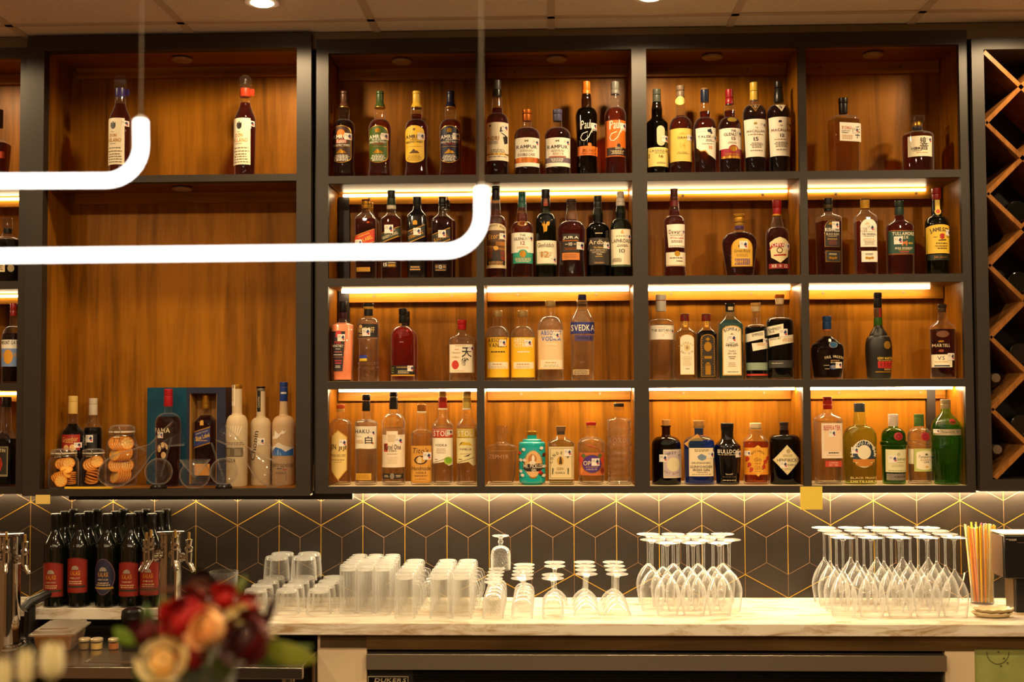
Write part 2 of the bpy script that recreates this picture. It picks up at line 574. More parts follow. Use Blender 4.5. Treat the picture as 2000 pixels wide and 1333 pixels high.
# wide shelf unit beside it
YL = -.02
lu = thing('open_shelf_unit', 'wide dark framed wall unit with one shelf and a tall unlit bay', 'cabinet')
lx0, lx1 = W(82, 520, YL).x, W(578.5, 520, YL).x
lo0, lo1 = W(48.5, 520, YL).x, W(607, 520, YL).x
lzt, lz1, lz1b, lzb = W(330, 96.5, YL).z, W(330, 342, YL).z, W(330, 355.5, YL).z, W(330, 956, YL).z
lztop, lzbot = W(330, 68, YL).z, W(330, 969.5, YL).z
a = MB()
a.box(lo0, lx0, YL, YT, lzbot, lztop, PAINT); a.box(lx1, lo1, YL, YT, lzbot, lztop, PAINT)
for z0, z1 in ((lzt, lztop), (lz1b, lz1), (lzbot, lzb)):
    a.box(lx0, lx1, YL, YT, z0, z1, PAINT)
a.build('face_frame', lu)
a = MB(); a.box(lx0 - .01, lx1 + .01, YB, YB + .012, lzbot + .01, lztop - .02, WOOD); a.build('back_board', lu)
for x0, x1 in ((lx0 - .02, lx0), (lx1, lx1 + .02)):
    a = MB(); a.box(x0, x1, YT, YB, lzbot, lztop - .02, WOOD); a.build('side_panel', lu)
for nm, z0, z1 in (('top_panel', lzt, lztop - .02), ('shelf', lz1b, lz1), ('shelf', lzbot, lzb)):
    a = MB(); a.box(lx0, lx1, YT, YB, z0, z1, WOODS); a.build(nm, lu)
for zt in (lzt, lz1b):
    a = MB(); a.box(lx0 + .02, lx1, YB - .017, YB, zt - .036, zt, WOODH); a.build('nailing_strip', lu)
    puck(lu, W(356, 106 if zt == lzt else 369, .08).x, zt, .08)
a = MB(); a.box(W(138, 965, .17).x, W(690, 965, .17).x, .155, .185, W(400, 976.5, .155).z, lzbot - .0005, plain('#15110d', rough=.7)); a.build('led_batten', lu)
a = MB(); a.box(W(138, 965, .19).x, W(690, 965, .19).x, .187, .196, W(400, 974, .19).z, W(400, 972, .19).z + .004, LED_UNDER_DIM); a.build('under_cabinet_led', lu)

# narrow unit at the far left
fl = thing('narrow_lit_shelf_unit', 'dark framed shelf unit cut off by the picture edge at the far left', 'cabinet')
fx1, fo1, fx0 = W(35.5, 520, 0).x, lo0 - .0015, W(-330, 520, 0).x
a = MB()
a.box(fx1, fo1, 0, YT, ZBOT, zcabtop - .012, PAINT); a.box(fx0 - .03, fx0, 0, YT, ZBOT, zcabtop - .012, PAINT)
for z0, z1 in ((ZT, zcabtop - .012), (Z1B, Z1T), (Z2B, Z2T), (Z3B, Z3T), (ZBOT, Z4T)):
    a.box(fx0, fx1, 0, YT, z0, z1, PAINT)
a.build('face_frame', fl)
a = MB(); a.box(fx0 - .01, fx1 + .01, YB, YB + .012, ZBOT + .01, zcabtop - .03, WOOD); a.build('back_board', fl)
for x0, x1 in ((fx0 - .02, fx0), (fx1, fx1 + .012)):
    a = MB(); a.box(x0, x1, YT, YB, ZBOT, zcabtop - .03, WOOD); a.build('side_panel', fl)
for r, (z0, z1) in enumerate(((ZT, zcabtop - .03), (Z1B, Z1T), (Z2B, Z2T), (Z3B, Z3T), (ZBOT, Z4T))):
    a = MB(); a.box(fx0, fx1, YT, YB, z0, z1, WOODS); a.build('shelf' if r else 'top_panel', fl)
for r, zt in ((1, ZT), (2, Z1B), (3, Z2B), (4, Z3B)):
    a = MB(); a.box(fx0, fx1, YB - .017, YB, zt - .036, zt, WOODH); a.build('nailing_strip', fl)
    if r > 1:
        a = MB(); a.box(fx0, fx1 - .004, YB - .026, YB - .018, zt - .013, zt - .005, LEDM[2]); a.build('led_strip', fl)
a = MB(); a.box(fx0, fx1, .188, .198, ZBOT - .011, ZBOT - .003, LED_UNDER_DIM); a.build('under_cabinet_led', fl)
a = MB(); a.box(lo0, W(134, 965, .19).x, .188, .198, lzbot - .011, lzbot - .003, LED_UNDER_DIM); a.build('under_cabinet_led', lu)

# lattice wine rack
wr = thing('lattice_wine_rack', 'dark framed wine rack with diagonal wooden lattice', 'wine rack')
wx0, wxi, wxe = W(1906, 520, YL).x, W(1930, 520, YL).x, W(1930, 520, YL).x + .62
wzt, wzb, wztop, wzbot = W(1960, 96, YL).z, W(1960, 937, YL).z, W(1940, 74, YL).z, W(1960, 960.5, YL).z
a = MB()
a.box(wx0, wxi, YL, YT, wzbot, wztop, PAINT); a.box(wxe, wxe + .04, YL, YT, wzbot, wztop, PAINT)
a.box(wxi, wxe, YL, YT, wzt, wztop, PAINT); a.box(wxi, wxe, YL, YT, wzbot, wzb, PAINT)
a.build('face_frame', wr)
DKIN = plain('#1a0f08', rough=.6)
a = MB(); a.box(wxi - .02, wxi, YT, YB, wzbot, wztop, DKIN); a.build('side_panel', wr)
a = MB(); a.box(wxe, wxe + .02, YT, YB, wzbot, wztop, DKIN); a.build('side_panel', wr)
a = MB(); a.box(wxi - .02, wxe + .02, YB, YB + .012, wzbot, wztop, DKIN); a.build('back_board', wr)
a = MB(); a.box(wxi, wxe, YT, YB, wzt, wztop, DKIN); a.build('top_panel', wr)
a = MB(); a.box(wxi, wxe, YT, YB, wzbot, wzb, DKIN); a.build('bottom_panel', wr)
LP = (W(1935, 800, .01).z - W(1925, 243, .01).z) / -4.0        # height of one lattice cell
zl0 = W(1935, 243, .01).z
a = MB()
TH, LY0, LY1 = .009, YL + .004, YB - .006


def lattice_board(z_left, sgn):
    """One diagonal board of the lattice, clipped to the opening."""
    pts = []
    x, z = wxi, z_left
    # parametrise by x; the board rises (sgn 1) or falls (sgn -1) one metre per metre
    lo, hi = wxi, wxe
    if sgn > 0:
        lo, hi = max(lo, wxi + (wzb - z_left)), min(hi, wxi + (wzt - z_left))
    else:
        lo, hi = max(lo, wxi + (z_left - wzt)), min(hi, wxi + (z_left - wzb))
    if hi - lo < .02:
        return
    d = TH * .7071
    za, zb_ = z_left + sgn * (lo - wxi), z_left + sgn * (hi - wxi)
    sx = -sgn * d
    v = [(lo + sx, za + d), (lo - sx, za - d), (hi - sx, zb_ - d), (hi + sx, zb_ + d)]
    v = [(min(max(x, wxi), wxe), min(max(z, wzb), wzt)) for x, z in v]
    vs_ = [(x, LY0, z) for x, z in v] + [(x, LY1, z) for x, z in v]
    a.add(vs_, [(0, 1, 2, 3), (7, 6, 5, 4), (0, 4, 5, 1), (1, 5, 6, 2), (2, 6, 7, 3), (3, 7, 4, 0)], LATTICE)


a_ = MB(); a_.box(wx0, wxe, .188, .198, wzbot - .011, wzbot - .003, LED_UNDER); a_.build('under_cabinet_led', wr)
for k in range(-6, 12):
    lattice_board(zl0 - k * LP, 1)
    lattice_board(zl0 - k * LP, -1)
a.build('lattice', wr, smooth=0)
WOOD_RUN = None
# ---------------------------------------------------------------- lettering
_GL = {}
CHARS = "ABCDEFGHIJKLMNOPQRSTUVWXYZabcdefghijklmnopqrstuvwxyz0123456789.'&-®É" + '季響天雀白'


def make_glyphs():
    tmp = []
    for bold, off in ((0, 0.0), (1, 0.012)):
        for ch in CHARS:
            c = bpy.data.curves.new('glyph', 'FONT')
            c.body = ch
            c.resolution_u = 2
            c.offset = off
            o = bpy.data.objects.new('glyph', c)
            COL.objects.link(o)
            tmp.append((o, c, bold, ch))
    bpy.context.view_layer.update()
    dg = bpy.context.evaluated_depsgraph_get()
    for o, c, bold, ch in tmp:
        e = o.evaluated_get(dg)
        m = e.to_mesh()
        vs_ = [(v.co.x, v.co.y) for v in m.vertices]
        fs = [list(p.vertices) for p in m.polygons]
        x0, x1 = (min(v[0] for v in vs_), max(v[0] for v in vs_)) if vs_ else (0, .3)
        _GL[(ch, bold)] = ([(x - x0, y) for x, y in vs_], fs, x1 - x0)
        e.to_mesh_clear()
    for o, c, b, ch in tmp:
        bpy.data.objects.remove(o)
        bpy.data.curves.remove(c)


make_glyphs()
_GL[('M', 1)] = ([(0, 0), (.12, 0), (.12, .69), (0, .69), (.54, 0), (.66, 0), (.66, .69), (.54, .69), (.0, .69), (.13, .69), (.40, .22), (.26, .22), (.53, .69), (.66, .69)], [[0, 1, 2, 3], [4, 5, 6, 7], [8, 9, 10, 11], [12, 13, 10, 11]], .66)


def text_flat(txt, bold=0, ital=0.0):
    """(verts, faces) of a line of lettering, scaled into the unit square."""
    V, F, x = [], [], 0.0
    for ch in txt:
        if ch == ' ':
            x += .32
            continue
        v, f, w = _GL.get((ch, bold)) or _GL[('o', bold)]
        b = len(V)
        V += [(p[0] + x + ital * p[1], p[1]) for p in v]
        F += [[i + b for i in q] for q in f]
        x += w + (.12 if bold else .085)
    if not V:
        return [], []
    x0, x1 = min(p[0] for p in V), max(p[0] for p in V)
    y0, y1 = min(p[1] for p in V), max(p[1] for p in V)
    return [((p[0] - x0) / (x1 - x0), (p[1] - y0) / max(y1 - y0, 1e-6)) for p in V], F


def cut_columns(V, F, step):
    """Splits flat faces along vertical lines so that they can follow a curved wall."""
    if not V:
        return V, F
    xs = [v[0] for v in V]
    lo, hi = min(xs), max(xs)
    k = int((hi - lo) / step)
    if k < 1:
        return V, F
    bm = bmesh.new()
    bv = [bm.verts.new((x, y, 0)) for x, y in V]
    for f in F:
        try:
            bm.faces.new([bv[i] for i in f])
        except ValueError:
            pass
    for i in range(1, k + 1):
        x = lo + (hi - lo) * i / (k + 1)
        bmesh.ops.bisect_plane(bm, geom=bm.verts[:] + bm.edges[:] + bm.faces[:], plane_co=(x, 0, 0), plane_no=(1, 0, 0))
    bm.verts.index_update()
    V2 = [(v.co.x, v.co.y) for v in bm.verts]
    F2 = [[v.index for v in f.verts] for f in bm.faces]
    bm.free()
    return V2, F2


# ---------------------------------------------------------------- bottles
A0, E1, E2 = (200, 140, 6.25), (60, 730, 5.553), (260, 730, 5.553)
C = dict(cream='#efe2c4', white='#f2ead8', yellow='#efc23a', gold='#c8922e', black='#0c0b0a', navy='#141a38', red='#b3151a', green='#3f5a17', brown='#3a1c10', copper='#c26a22', ink='#221a14', orange='#e0741c', teal='#0f8a78', grey='#5e5a52', silver='#b9b2a8', blue='#1d3f9a', purple='#4a3a78', maroon='#6a0f14', kraft='#cf9a4e', beige='#d9c49a', lgreen='#a9b878')
FOIL = {'gold': plain(C['gold'], .32, .75), 'copper': plain(C['copper'], .35, .7), 'silver': plain(C['silver'], .3, .8)}


def paint(c, rough=.5):
    if not isinstance(c, str):
        return c
    if c in FOIL:
        return FOIL[c]
    return plain(C.get(c, c), rough)


CAPM = lambda c: c if not isinstance(c, str) else (FOIL[c] if c in FOIL else plain(C.get(c, c), .34))
WOODCAP = plain('#c98f4a', .6, noise=.2)


def expand(prof):
    out = [prof[0][:2]]
    for p in prof[1:]:
        y0, h0 = out[-1]
        y1, h1 = p[:2]
        mode = p[2] if len(p) > 2 else 'l'
        if mode == 'l':
            out.append((y1, h1))
            continue
        for i in range(1, 9):
            t = i / 8
            if mode == 'r':
                out.append((y0 + (y1 - y0) * (1 - math.cos(t * PI / 2)), h0 + (h1 - h0) * math.sin(t * PI / 2)))
            elif mode == 'f':
                out.append((y0 + (y1 - y0) * (1 - math.cos(t * PI / 2)) ** 1.25, h0 + (h1 - h0) * math.sin(t * PI / 2) ** .8))
            elif mode == 'q':
                out.append((y0 + (y1 - y0) * math.sin(t * PI / 2), h0 + (h1 - h0) * (1 - math.cos(t * PI / 2))))
            else:
                out.append((y0 + (y1 - y0) * t, h0 + (h1 - h0) * (3 * t * t - 2 * t ** 3)))
    return out


class Shape:
    """Outline of a bottle: half-width, depth and squareness at every height (metres above its base)."""

    def __init__(self, pts, ratio, expo, flute=None):
        self.p = sorted(pts)                                   # (z, hw)
        self.ratio, self.expo, self.flute = ratio, expo, flute
        self.hmax = max(h for z, h in self.p)
        self.hmin = min(h for z, h in self.p)

    def hw(self, z):
        p = self.p
        if z <= p[0][0]:
            return p[0][1]
        for (z0, h0), (z1, h1) in zip(p, p[1:]):
            if z <= z1:
                return h0 + (h1 - h0) * (z - z0) / max(z1 - z0, 1e-9)
        return p[-1][1]

    def at(self, h):
        t = 1.0 if self.hmax - self.hmin < 1e-6 else min(1, max(0, (h - self.hmin) / (self.hmax - self.hmin) * 1.35 - .25))
        return h * (1 + (self.ratio - 1) * t), 2 + (self.expo - 2) * t

    def surf(self, x, z):
        h = self.hw(z)
        hy, n = self.at(h)
        u = min(abs(x) / h, .988)
        return -hy * (1 - u ** n) ** (1.0 / n)

    def ring(self, z, h, n, inset=0.0):
        hy, e = self.at(h)
        h, hy = max(h - inset, 1e-4), max(hy - inset, 1e-4)
        out = []
        for j in range(n):
            a = 2 * PI * (j + .5) / n
            c, s = math.cos(a), math.sin(a)
            k = (abs(c) ** e + abs(s) ** e) ** (-1.0 / e)
            if self.flute and z < self.flute[2]:
                k *= 1 + self.flute[1] * abs(math.sin(a * self.flute[0] / 2.0))
            out.append((h * k * c, hy * k * s, z))
        return out


def poly_span(pts, x):
    ys = []
    for (xa, ya), (xb, yb_) in zip(pts, pts[1:] + pts[:1]):
        if min(xa, xb) - 1e-9 <= x <= max(xa, xb) + 1e-9:
            if abs(xb - xa) < 1e-9:
                ys += [ya, yb_]
            else:
                ys.append(ya + (yb_ - ya) * (x - xa) / (xb - xa))
    return (min(ys), max(ys)) if ys else (0, 0)


def shape_span(sh, x0, y0, x1, y1, x):
    """Lowest and highest z of a mark at x; the mark's box is x0..x1, y0..y1 (z up)."""
    u = (x - (x0 + x1) / 2) / ((x1 - x0) / 2)
    u = max(-1.0, min(1.0, u))
    c = math.sqrt(max(0, 1 - u * u))
    if sh[0] == 'o':
        m = (y0 + y1) / 2
        return m - (m - y0) * c, m + (y1 - m) * c
    if sh[0] == 'd':
        m = (y0 + y1) / 2
        return m - (m - y0) * (1 - abs(u)), m + (y1 - m) * (1 - abs(u))
    if sh[0] == 'a':
        k = float(sh[1:] or .2) * (y1 - y0)
        return y0, y1 - k * (1 - c)
    if sh[0] == 'b':                                           # arched top and bottom
        k = float(sh[1:] or .2) * (y1 - y0)
        return y0 + k * (1 - c), y1 - k * (1 - c)
    if sh[0] == 's':                                           # stadium
        k = (x1 - x0) / 2 * (1 - c)
        return y0 + k, y1 - k
    return y0, y1


FLAG_B, FLAG_R = plain('#23305e', .6), plain('#c43a34', .6)
STICK, STICK2 = plain('#eee4d6', .6), plain('#cfc6b8', .6)


class Wall:
    """Draws labels, marks and lettering on the front wall of a shape, in photograph-crop coordinates."""

    def __init__(self, shape, mx, mz, ux):
        self.s, self.mx, self.mz, self.ux = shape, mx, mz, ux

    def put(self, mb, V, F, mat, off):
        mb.add([(x, self.s.surf(x, z) - off, z) for x, z in V], F, mat)

    def area(self, mb, sh, pts, mat, off):
        """pts: polygon in crop px, or box (x0, y0, x1, y1)."""
        if sh == 'p':
            P = [(self.mx(x), self.mz(y)) for x, y in pts]
            x0, x1 = min(p[0] for p in P), max(p[0] for p in P)
            xs = sorted({p[0] for p in P})
        else:
            x0, x1 = sorted((self.mx(pts[0]), self.mx(pts[2])))
            z0, z1 = sorted((self.mz(pts[1]), self.mz(pts[3])))
            xs = [x0, x1]
        k = max(2, int((x1 - x0) / .004)) if sh[0] in 'pr' else 14
        xs = sorted(set(xs + [(x0 + x1) / 2 - (x1 - x0) / 2 * math.cos(PI * i / k) if sh[0] not in 'pr' else x0 + (x1 - x0) * i / k for i in range(k + 1)]))
        spans = []
        for x in xs:
            xx = min(max(x, x0 + 1e-7), x1 - 1e-7)
            spans.append(poly_span(P, xx) if sh == 'p' else shape_span(sh, x0, z0, x1, z1, xx))
        nz = max(1, int(max(b - a for a, b in spans) / .012))
        V, F = [], []
        for x, (a, b) in zip(xs, spans):
            for i in range(nz + 1):
                V.append((x, a + (b - a) * i / nz))
        for c in range(len(xs) - 1):
            for i in range(nz):
                q = c * (nz + 1) + i
                F.append((q, q + nz + 1, q + nz + 2, q + 1))
        self.put(mb, V, F, mat, off)

    def text(self, mb, txt, x0, y0, x1, y1, mat, off, ang=0.0, st=''):
        V, F = text_flat(txt, 1 if 'b' in st else 0, .25 if 'i' in st else 0.0)
        if 'v' in st:                                          # reads upwards
            V = [(1 - v, u) for u, v in V]
            F = [f[::1] for f in F]
        cx_, cy_2 = (x0 + x1) / 2, (y0 + y1) / 2
        ca, sa = math.cos(math.radians(ang)), math.sin(math.radians(ang))
        out = []
        for u, v in V:
            px, py = x0 + (x1 - x0) * u - cx_, y1 + (y0 - y1) * v - cy_2
            out.append((self.mx(cx_ + px * ca + py * sa), self.mz(cy_2 - px * sa + py * ca)))
        out, F = cut_columns(out, F, self.s.hmax / 4.0)
        self.put(mb, out, F, mat, off)

    def arc(self, mb, txt, cx_, cy_2, R, a0, a1, h, mat, off):
        n = len(txt)
        for i, ch in enumerate(txt):
            if ch == ' ':
                continue
            a = math.radians(a0 + (a1 - a0) * (i + .5) / n)
            v, f, w = _GL[(ch, 1)]
            up = a1 < a0                                       # clockwise: letters stand outwards
            sc = h / .7
            V = []
            for x, y in v:
                lx, ly = (x - w / 2) * sc * .8, y * sc
                if up:
                    qx, qy = R + ly, -lx
                else:
                    qx, qy = R - ly, lx
                V.append((self.mx(cx_ + qx * math.cos(a) - qy * math.sin(a)), self.mz(cy_2 - qx * math.sin(a) - qy * math.cos(a))))
            self.put(mb, V, f, mat, off)

    def lines(self, mb, x0, y0, x1, y1, n, mat, off):
        rnd = random.Random(int(x0 * 7 + y0))
        h = (y1 - y0) / max(n, 1)
        for i in range(n):
            ya = y0 + h * i + h * .22
            yb_ = ya + h * .5
            ins = (x1 - x0) * rnd.uniform(0, .16)
            x = x0 + ins
            while x < x1 - ins:
                w = (x1 - x0) * rnd.uniform(.07, .2)
                self.area(mb, 'r', (x, ya, min(x + w, x1 - ins), yb_), mat, off)
                x += w + (x1 - x0) * .035


def bottle(view, name, label, cx, glass, caps, items, liq=None, shelf=None, tint='clear', Y=.07, sq=(1, 2), rot=0.0, n=32, flute=None, group=None, cat='bottle', body=None):
    """A bottle measured in a crop of the photograph: view = (x, y, scale) of that crop; glass = outline from the top down (y, half-width, curve); caps = (y0, y1, hw0, hw1, colour)."""
    ox, oy, s = view
    base_y = glass[-1][0]
    X = W(ox + cx / s, oy + base_y / s, Y)
    z0 = shelf
    pz = lambda y: W(ox + cx / s, oy + y / s, Y).z - z0
    mpp = (Y - EYE.y) / FPX / s
    rt = math.radians(rot)
    ctop = W(ox + cx / s, oy + glass[0][0] / s, Y).x
    xm = X.x * .6 + ctop * .4
    hx = max(p[1] for p in glass) * mpp * (math.cos(rt) + (sq[0] * math.sin(abs(rt)) if rot else 0)) * (1 + (flute[1] if flute else 0))
    for lo, hi in ([(lx0, lx1)] if view in (A0, E1, E2) else [(VX[0] - .006, VX[1] + .001), (VX[2] - .001, VX[3] + .001), (VX[4] - .018, VX[5] + .001), (VX[6] - .001, VX[7] + .004)]):
        if lo < xm < hi:
            xm = min(max(xm, lo + hx + .0008), hi - hx - .0008)
    root = thing(name, label, cat, (xm + 0 * (X.x * .6 + ctop * .4), Y, z0 + .0004), group or 'bottles in the back bar cabinets', rt)
    pts = [(pz(y), h * mpp) for y, h in expand(glass)]
    hb = pts[-1][1]
    pts = [p for p in pts[:-1] if p[0] > .006] + [(.0035, hb), (.0, hb * .95)]
    sh = Shape(pts, sq[0], sq[1], flute)
    z_top = max(z for z, h in pts)
    prof = sorted(pts)
    if body is not None:                                       # opaque or solid-coloured glass
        a = MB(); a.loft([sh.ring(z, h, n) for z, h in prof], body); a.build('body', root)
    else:
        gm = GLASS if tint == 'clear' else thin_glass(tint, 0.0, 0.4, 6.0)
        a = MB(); a.loft([sh.ring(z, h, n) for z, h in prof], gm); a.build('glass_body', root)
    if liq is not None:
        ly, lm = liq
        zl = pz(ly)
        lm = liquid(lm) if isinstance(lm, str) else lm
        lp = [(z, h) for z, h in prof if .007 < z < zl - .001]
        lp = [(.006, sh.hw(.006) * .93)] + lp + [(zl, sh.hw(zl))]
        a = MB(); a.loft([sh.ring(z, h, n, .0016) for z, h in lp], lm); a.build('liquid', root)
    for i, c in enumerate(caps):
        y0, y1, h0, h1, m = c[:5]
        m = CAPM(m)
        za, zb_ = pz(y1), pz(y0)
        r1, r0 = h1 * mpp, h0 * mpp
        e = min(.0012, (zb_ - za) * .2)
        a = MB(); a.lathe([(r1 * .97, za), (r1, za + e), (r0, zb_ - e), (r0 * .93, zb_)], m, 24)
        a.build(c[5] if len(c) > 5 else ('cap' if i == 0 else 'neck_sleeve'), root)
    dshift = math.sin(rt) * sh.hmax * sq[0]
    mx = lambda x: ((x - cx) * mpp - dshift) / math.cos(rt)
    wl = Wall(sh, mx, pz, mpp)
    lab, nlab = None, []
    for it in items:
        k = it[0]
        if k in ('L', 'P'):
            lab = MB()
            y_mid = (it[2] + it[4]) / 2 if k == 'L' else sum(p[1] for p in it[1]) / len(it[1])
            nlab.append(('neck_label' if sh.hw(pz(y_mid)) < .6 * sh.hmax else 'label', lab))
            if k == 'L':
                wl.area(lab, it[6] if len(it) > 6 else 'r', it[1:5], paint(it[5]), .0005)
            else:
                wl.area(lab, 'p', it[1], paint(it[2]), .0005)
            continue
        if k == 'S':
            x, y, w = it[1], it[2], it[3] if len(it) > 3 else 80 * s / 5.5
            st = MB()
            h = w * .95
            if not rot:
                lim = .97 * sh.hw(pz(y)) / mpp - w / 2
                x = min(max(x, cx - lim), cx + lim)
            wl.area(st, 'r', (x - w / 2, y - h / 2, x + w / 2, y + h / 2), STICK, .0014)
            wl.area(st, 'r', (x - w * .42, y - h * .34, x - w * .05, y + h * .0), STICK2, .0017)
            wl.area(st, 'p', [(x + w * .02, y - h * .05), (x + w * .22, y - h * .36), (x + w * .42, y - h * .1), (x + w * .3, y + h * .12), (x + w * .08, y + h * .1)], FLAG_B, .0018)
            wl.area(st, 'p', [(x + w * .12, y + h * .16), (x + w * .42, y + h * .08), (x + w * .4, y + h * .34), (x + w * .2, y + h * .3)], FLAG_R, .0018)
            nlab.append(('tax_sticker', st))
            continue
        if lab is None:
            lab = MB()
            nlab.append(('printed_label', lab))
        if k == 'K':
            wl.area(lab, it[6] if len(it) > 6 else 'r', it[1:5], paint(it[5]), .0008)
        elif k == 'K2':
            wl.area(lab, it[6] if len(it) > 6 else 'r', it[1:5], paint(it[5]), .0010)
        elif k == 'Q':
            wl.area(lab, 'p', it[1], paint(it[2]), .0009)
        elif k == 'T':
            wl.text(lab, it[1], *it[2:6], paint(it[6]), .0013, it[7] if len(it) > 7 else 0.0, it[8] if len(it) > 8 else 'b')
        elif k == 'A':
            wl.arc(lab, *it[1:8], paint(it[8]), .0013)
        elif k == 'D':
            wl.lines(lab, *it[1:6], paint(it[6]), .0011)
    for nm, m in nlab:
        m.build(nm, root, smooth=60)
    return root


A0, A1, A2, A3, A4 = (200, 140, 6.25), (600, 100, 5.128), (920, 100, 5.128), (1230, 100, 5.128), (1560, 60, 4.443)
B1, B2, B3, B4 = (630, 340, 5.797), (920, 340, 5.797), (1240, 340, 5.797), (1560, 340, 5.797)
C1, C2, C3, C4 = (620, 550, 5.797), (920, 550, 5.797), (1240, 550, 5.797), (1560, 550, 5.797)
D1, D2, D3, D4 = (620, 750, 5.797), (920, 750, 5.797), (1240, 780, 5.797), (1560, 750, 5.797)
E1, E2, F0 = (60, 730, 5.553), (260, 730, 5.553), (0, 0, 1)
AMBER, DARKAM, GOLDEN, RED_AM, CLEARL = '#d07a22', '#a8521a', '#eeb04a', '#c8541c', '#fbf8f0'
# ---------------------------------------------------------------- row one: bottles on the top shelf
S1, S2, S3, S4 = Z1T, Z2T, Z3T, Z4T
for cx, lc, ink, capc, nm, lab, dx in (
        (366, '#3a2013', 'white', '#4a2a1c', 'brown', 'amber whisky bottle with a brown arched label and orange sun', -8),
        (728, 'green', 'white', '#3c4c22', 'green', 'amber whisky bottle with an olive green arched label and green cap', -6),
        (1095, 'yellow', 'ink', '#d8b23a', 'yellow', 'amber whisky bottle with a yellow label and yellow cap, small dark hills printed on it', -12),
        (1437, 'navy', 'white', '#16193a', 'navy', 'amber whisky bottle with a navy arched label on the top shelf, blue cap', -4)):
    c = cx + dx
    it = [('L', c - 98, 768, c + 98, 1138, 'gold' if nm != 'yellow' else 'yellow', 'b.16')]
    if nm != 'yellow':
        it.append(('K', c - 92, 774, c + 92, 1132, lc, 'b.16'))
    if nm == 'brown':
        it += [('K2', c - 42, 808, c + 40, 890, 'orange', 'o'), ('K', c - 60, 905, c + 60, 945, '#b0401c'), ('T', 'fusion', c - 46, 902, c + 48, 944, 'white', 0, 'i')]
    elif nm == 'yellow':
        it += [('K2', c - 14, 795, c + 14, 820, '#8a6a20', 'o'), ('T', 'INDIAN', c - 40, 903, c + 40, 916, '#8a6a20')]
    else:
        it += [('K2', c - 24, 795, c + 24, 838, 'gold', 'a.4'), ('T', 'PEATED INDIAN' if nm == 'green' else 'INDIAN', c - (60 if nm == 'green' else 34), 902, c + (60 if nm == 'green' else 34), 918, ink)]
        it += [('T', 'CASK STRENGTH', c - 64, 944, c + 64, 962, '#a82a1c')]
    it += [('T', 'AMRUT', c - 92, 862, c + 92, 900, ink), ('T', 'SINGLE MALT WHISKY', c - 88, 922 if nm != 'brown' else 955, c + 88, 942 if nm != 'brown' else 972, ink),
           ('K2', c - 85, 976, c + 85, 979, 'gold'), ('Q', [(c - 55, 1045), (c - 25, 1020), (c - 5, 1000), (c + 18, 1022), (c + 30, 1018), (c + 55, 1045)], 'gold' if nm != 'yellow' else '#5a3a18'),
           ('D', c - 80, 1058, c + 80, 1122, 5, ink if nm != 'yellow' else '#a8842a'), ('S', c + 68, 877, 68)]
    bottle(A1, 'whisky_bottle', lab, cx,
           [(566, 54), (575, 57), (612, 59, 's'), (662, 55, 's'), (692, 52, 's'), (790, 115, 'r'), (1150, 105), (1238, 116, 's')],
           [(405, 432, 39, 40, capc), (434, 520, 38, 39, capc), (520, 566, 40, 56, capc), (565, 574, 57, 58, 'gold', 'neck_ring')],
           it, liq=(640 if nm == 'yellow' else 690, '#b9611f' if nm == 'brown' else '#c8702a'), shelf=S1, group='whisky bottles on the top shelf')

bottle(A2, 'whisky_bottle', 'tall dark amber whisky bottle with a cream label, brush script and grey cap', 262,
       [(458, 47), (620, 57), (632, 57), (725, 115, 'r'), (1235, 112)],
       [(296, 388, 40, 40, '#4a4a48'), (390, 460, 43, 46, 'black')],
       [('L', 158, 737, 378, 1117, 'cream'), ('T', 'INDRI', 166, 876, 286, 918, 'gold'), ('T', 'SINGLE MALT', 172, 925, 278, 938, 'ink'), ('T', 'INDIAN WHISKY', 172, 942, 278, 954, 'ink'),
        ('Q', [(300, 785), (345, 782), (345, 792), (330, 792), (338, 815), (300, 838), (292, 832), (324, 812), (314, 794), (300, 794)], 'ink'), ('Q', [(310, 838), (360, 868), (356, 880), (306, 846)], 'ink'),
        ('Q', [(326, 880), (368, 872), (366, 884), (350, 888), (368, 940), (340, 955), (336, 948), (352, 936), (338, 892), (326, 892)], 'ink'),
        ('K', 158, 1045, 378, 1061, 'gold'), ('D', 170, 1003, 370, 1040, 3, '#8a7a60'), ('D', 170, 1070, 370, 1086, 1, '#8a7a60'), ('K', 186, 760, 204, 780, 'ink', 'o'), ('S', 362, 790, 60)],
       liq=(578, '#a8501a'), shelf=S1, group='whisky bottles on the top shelf')
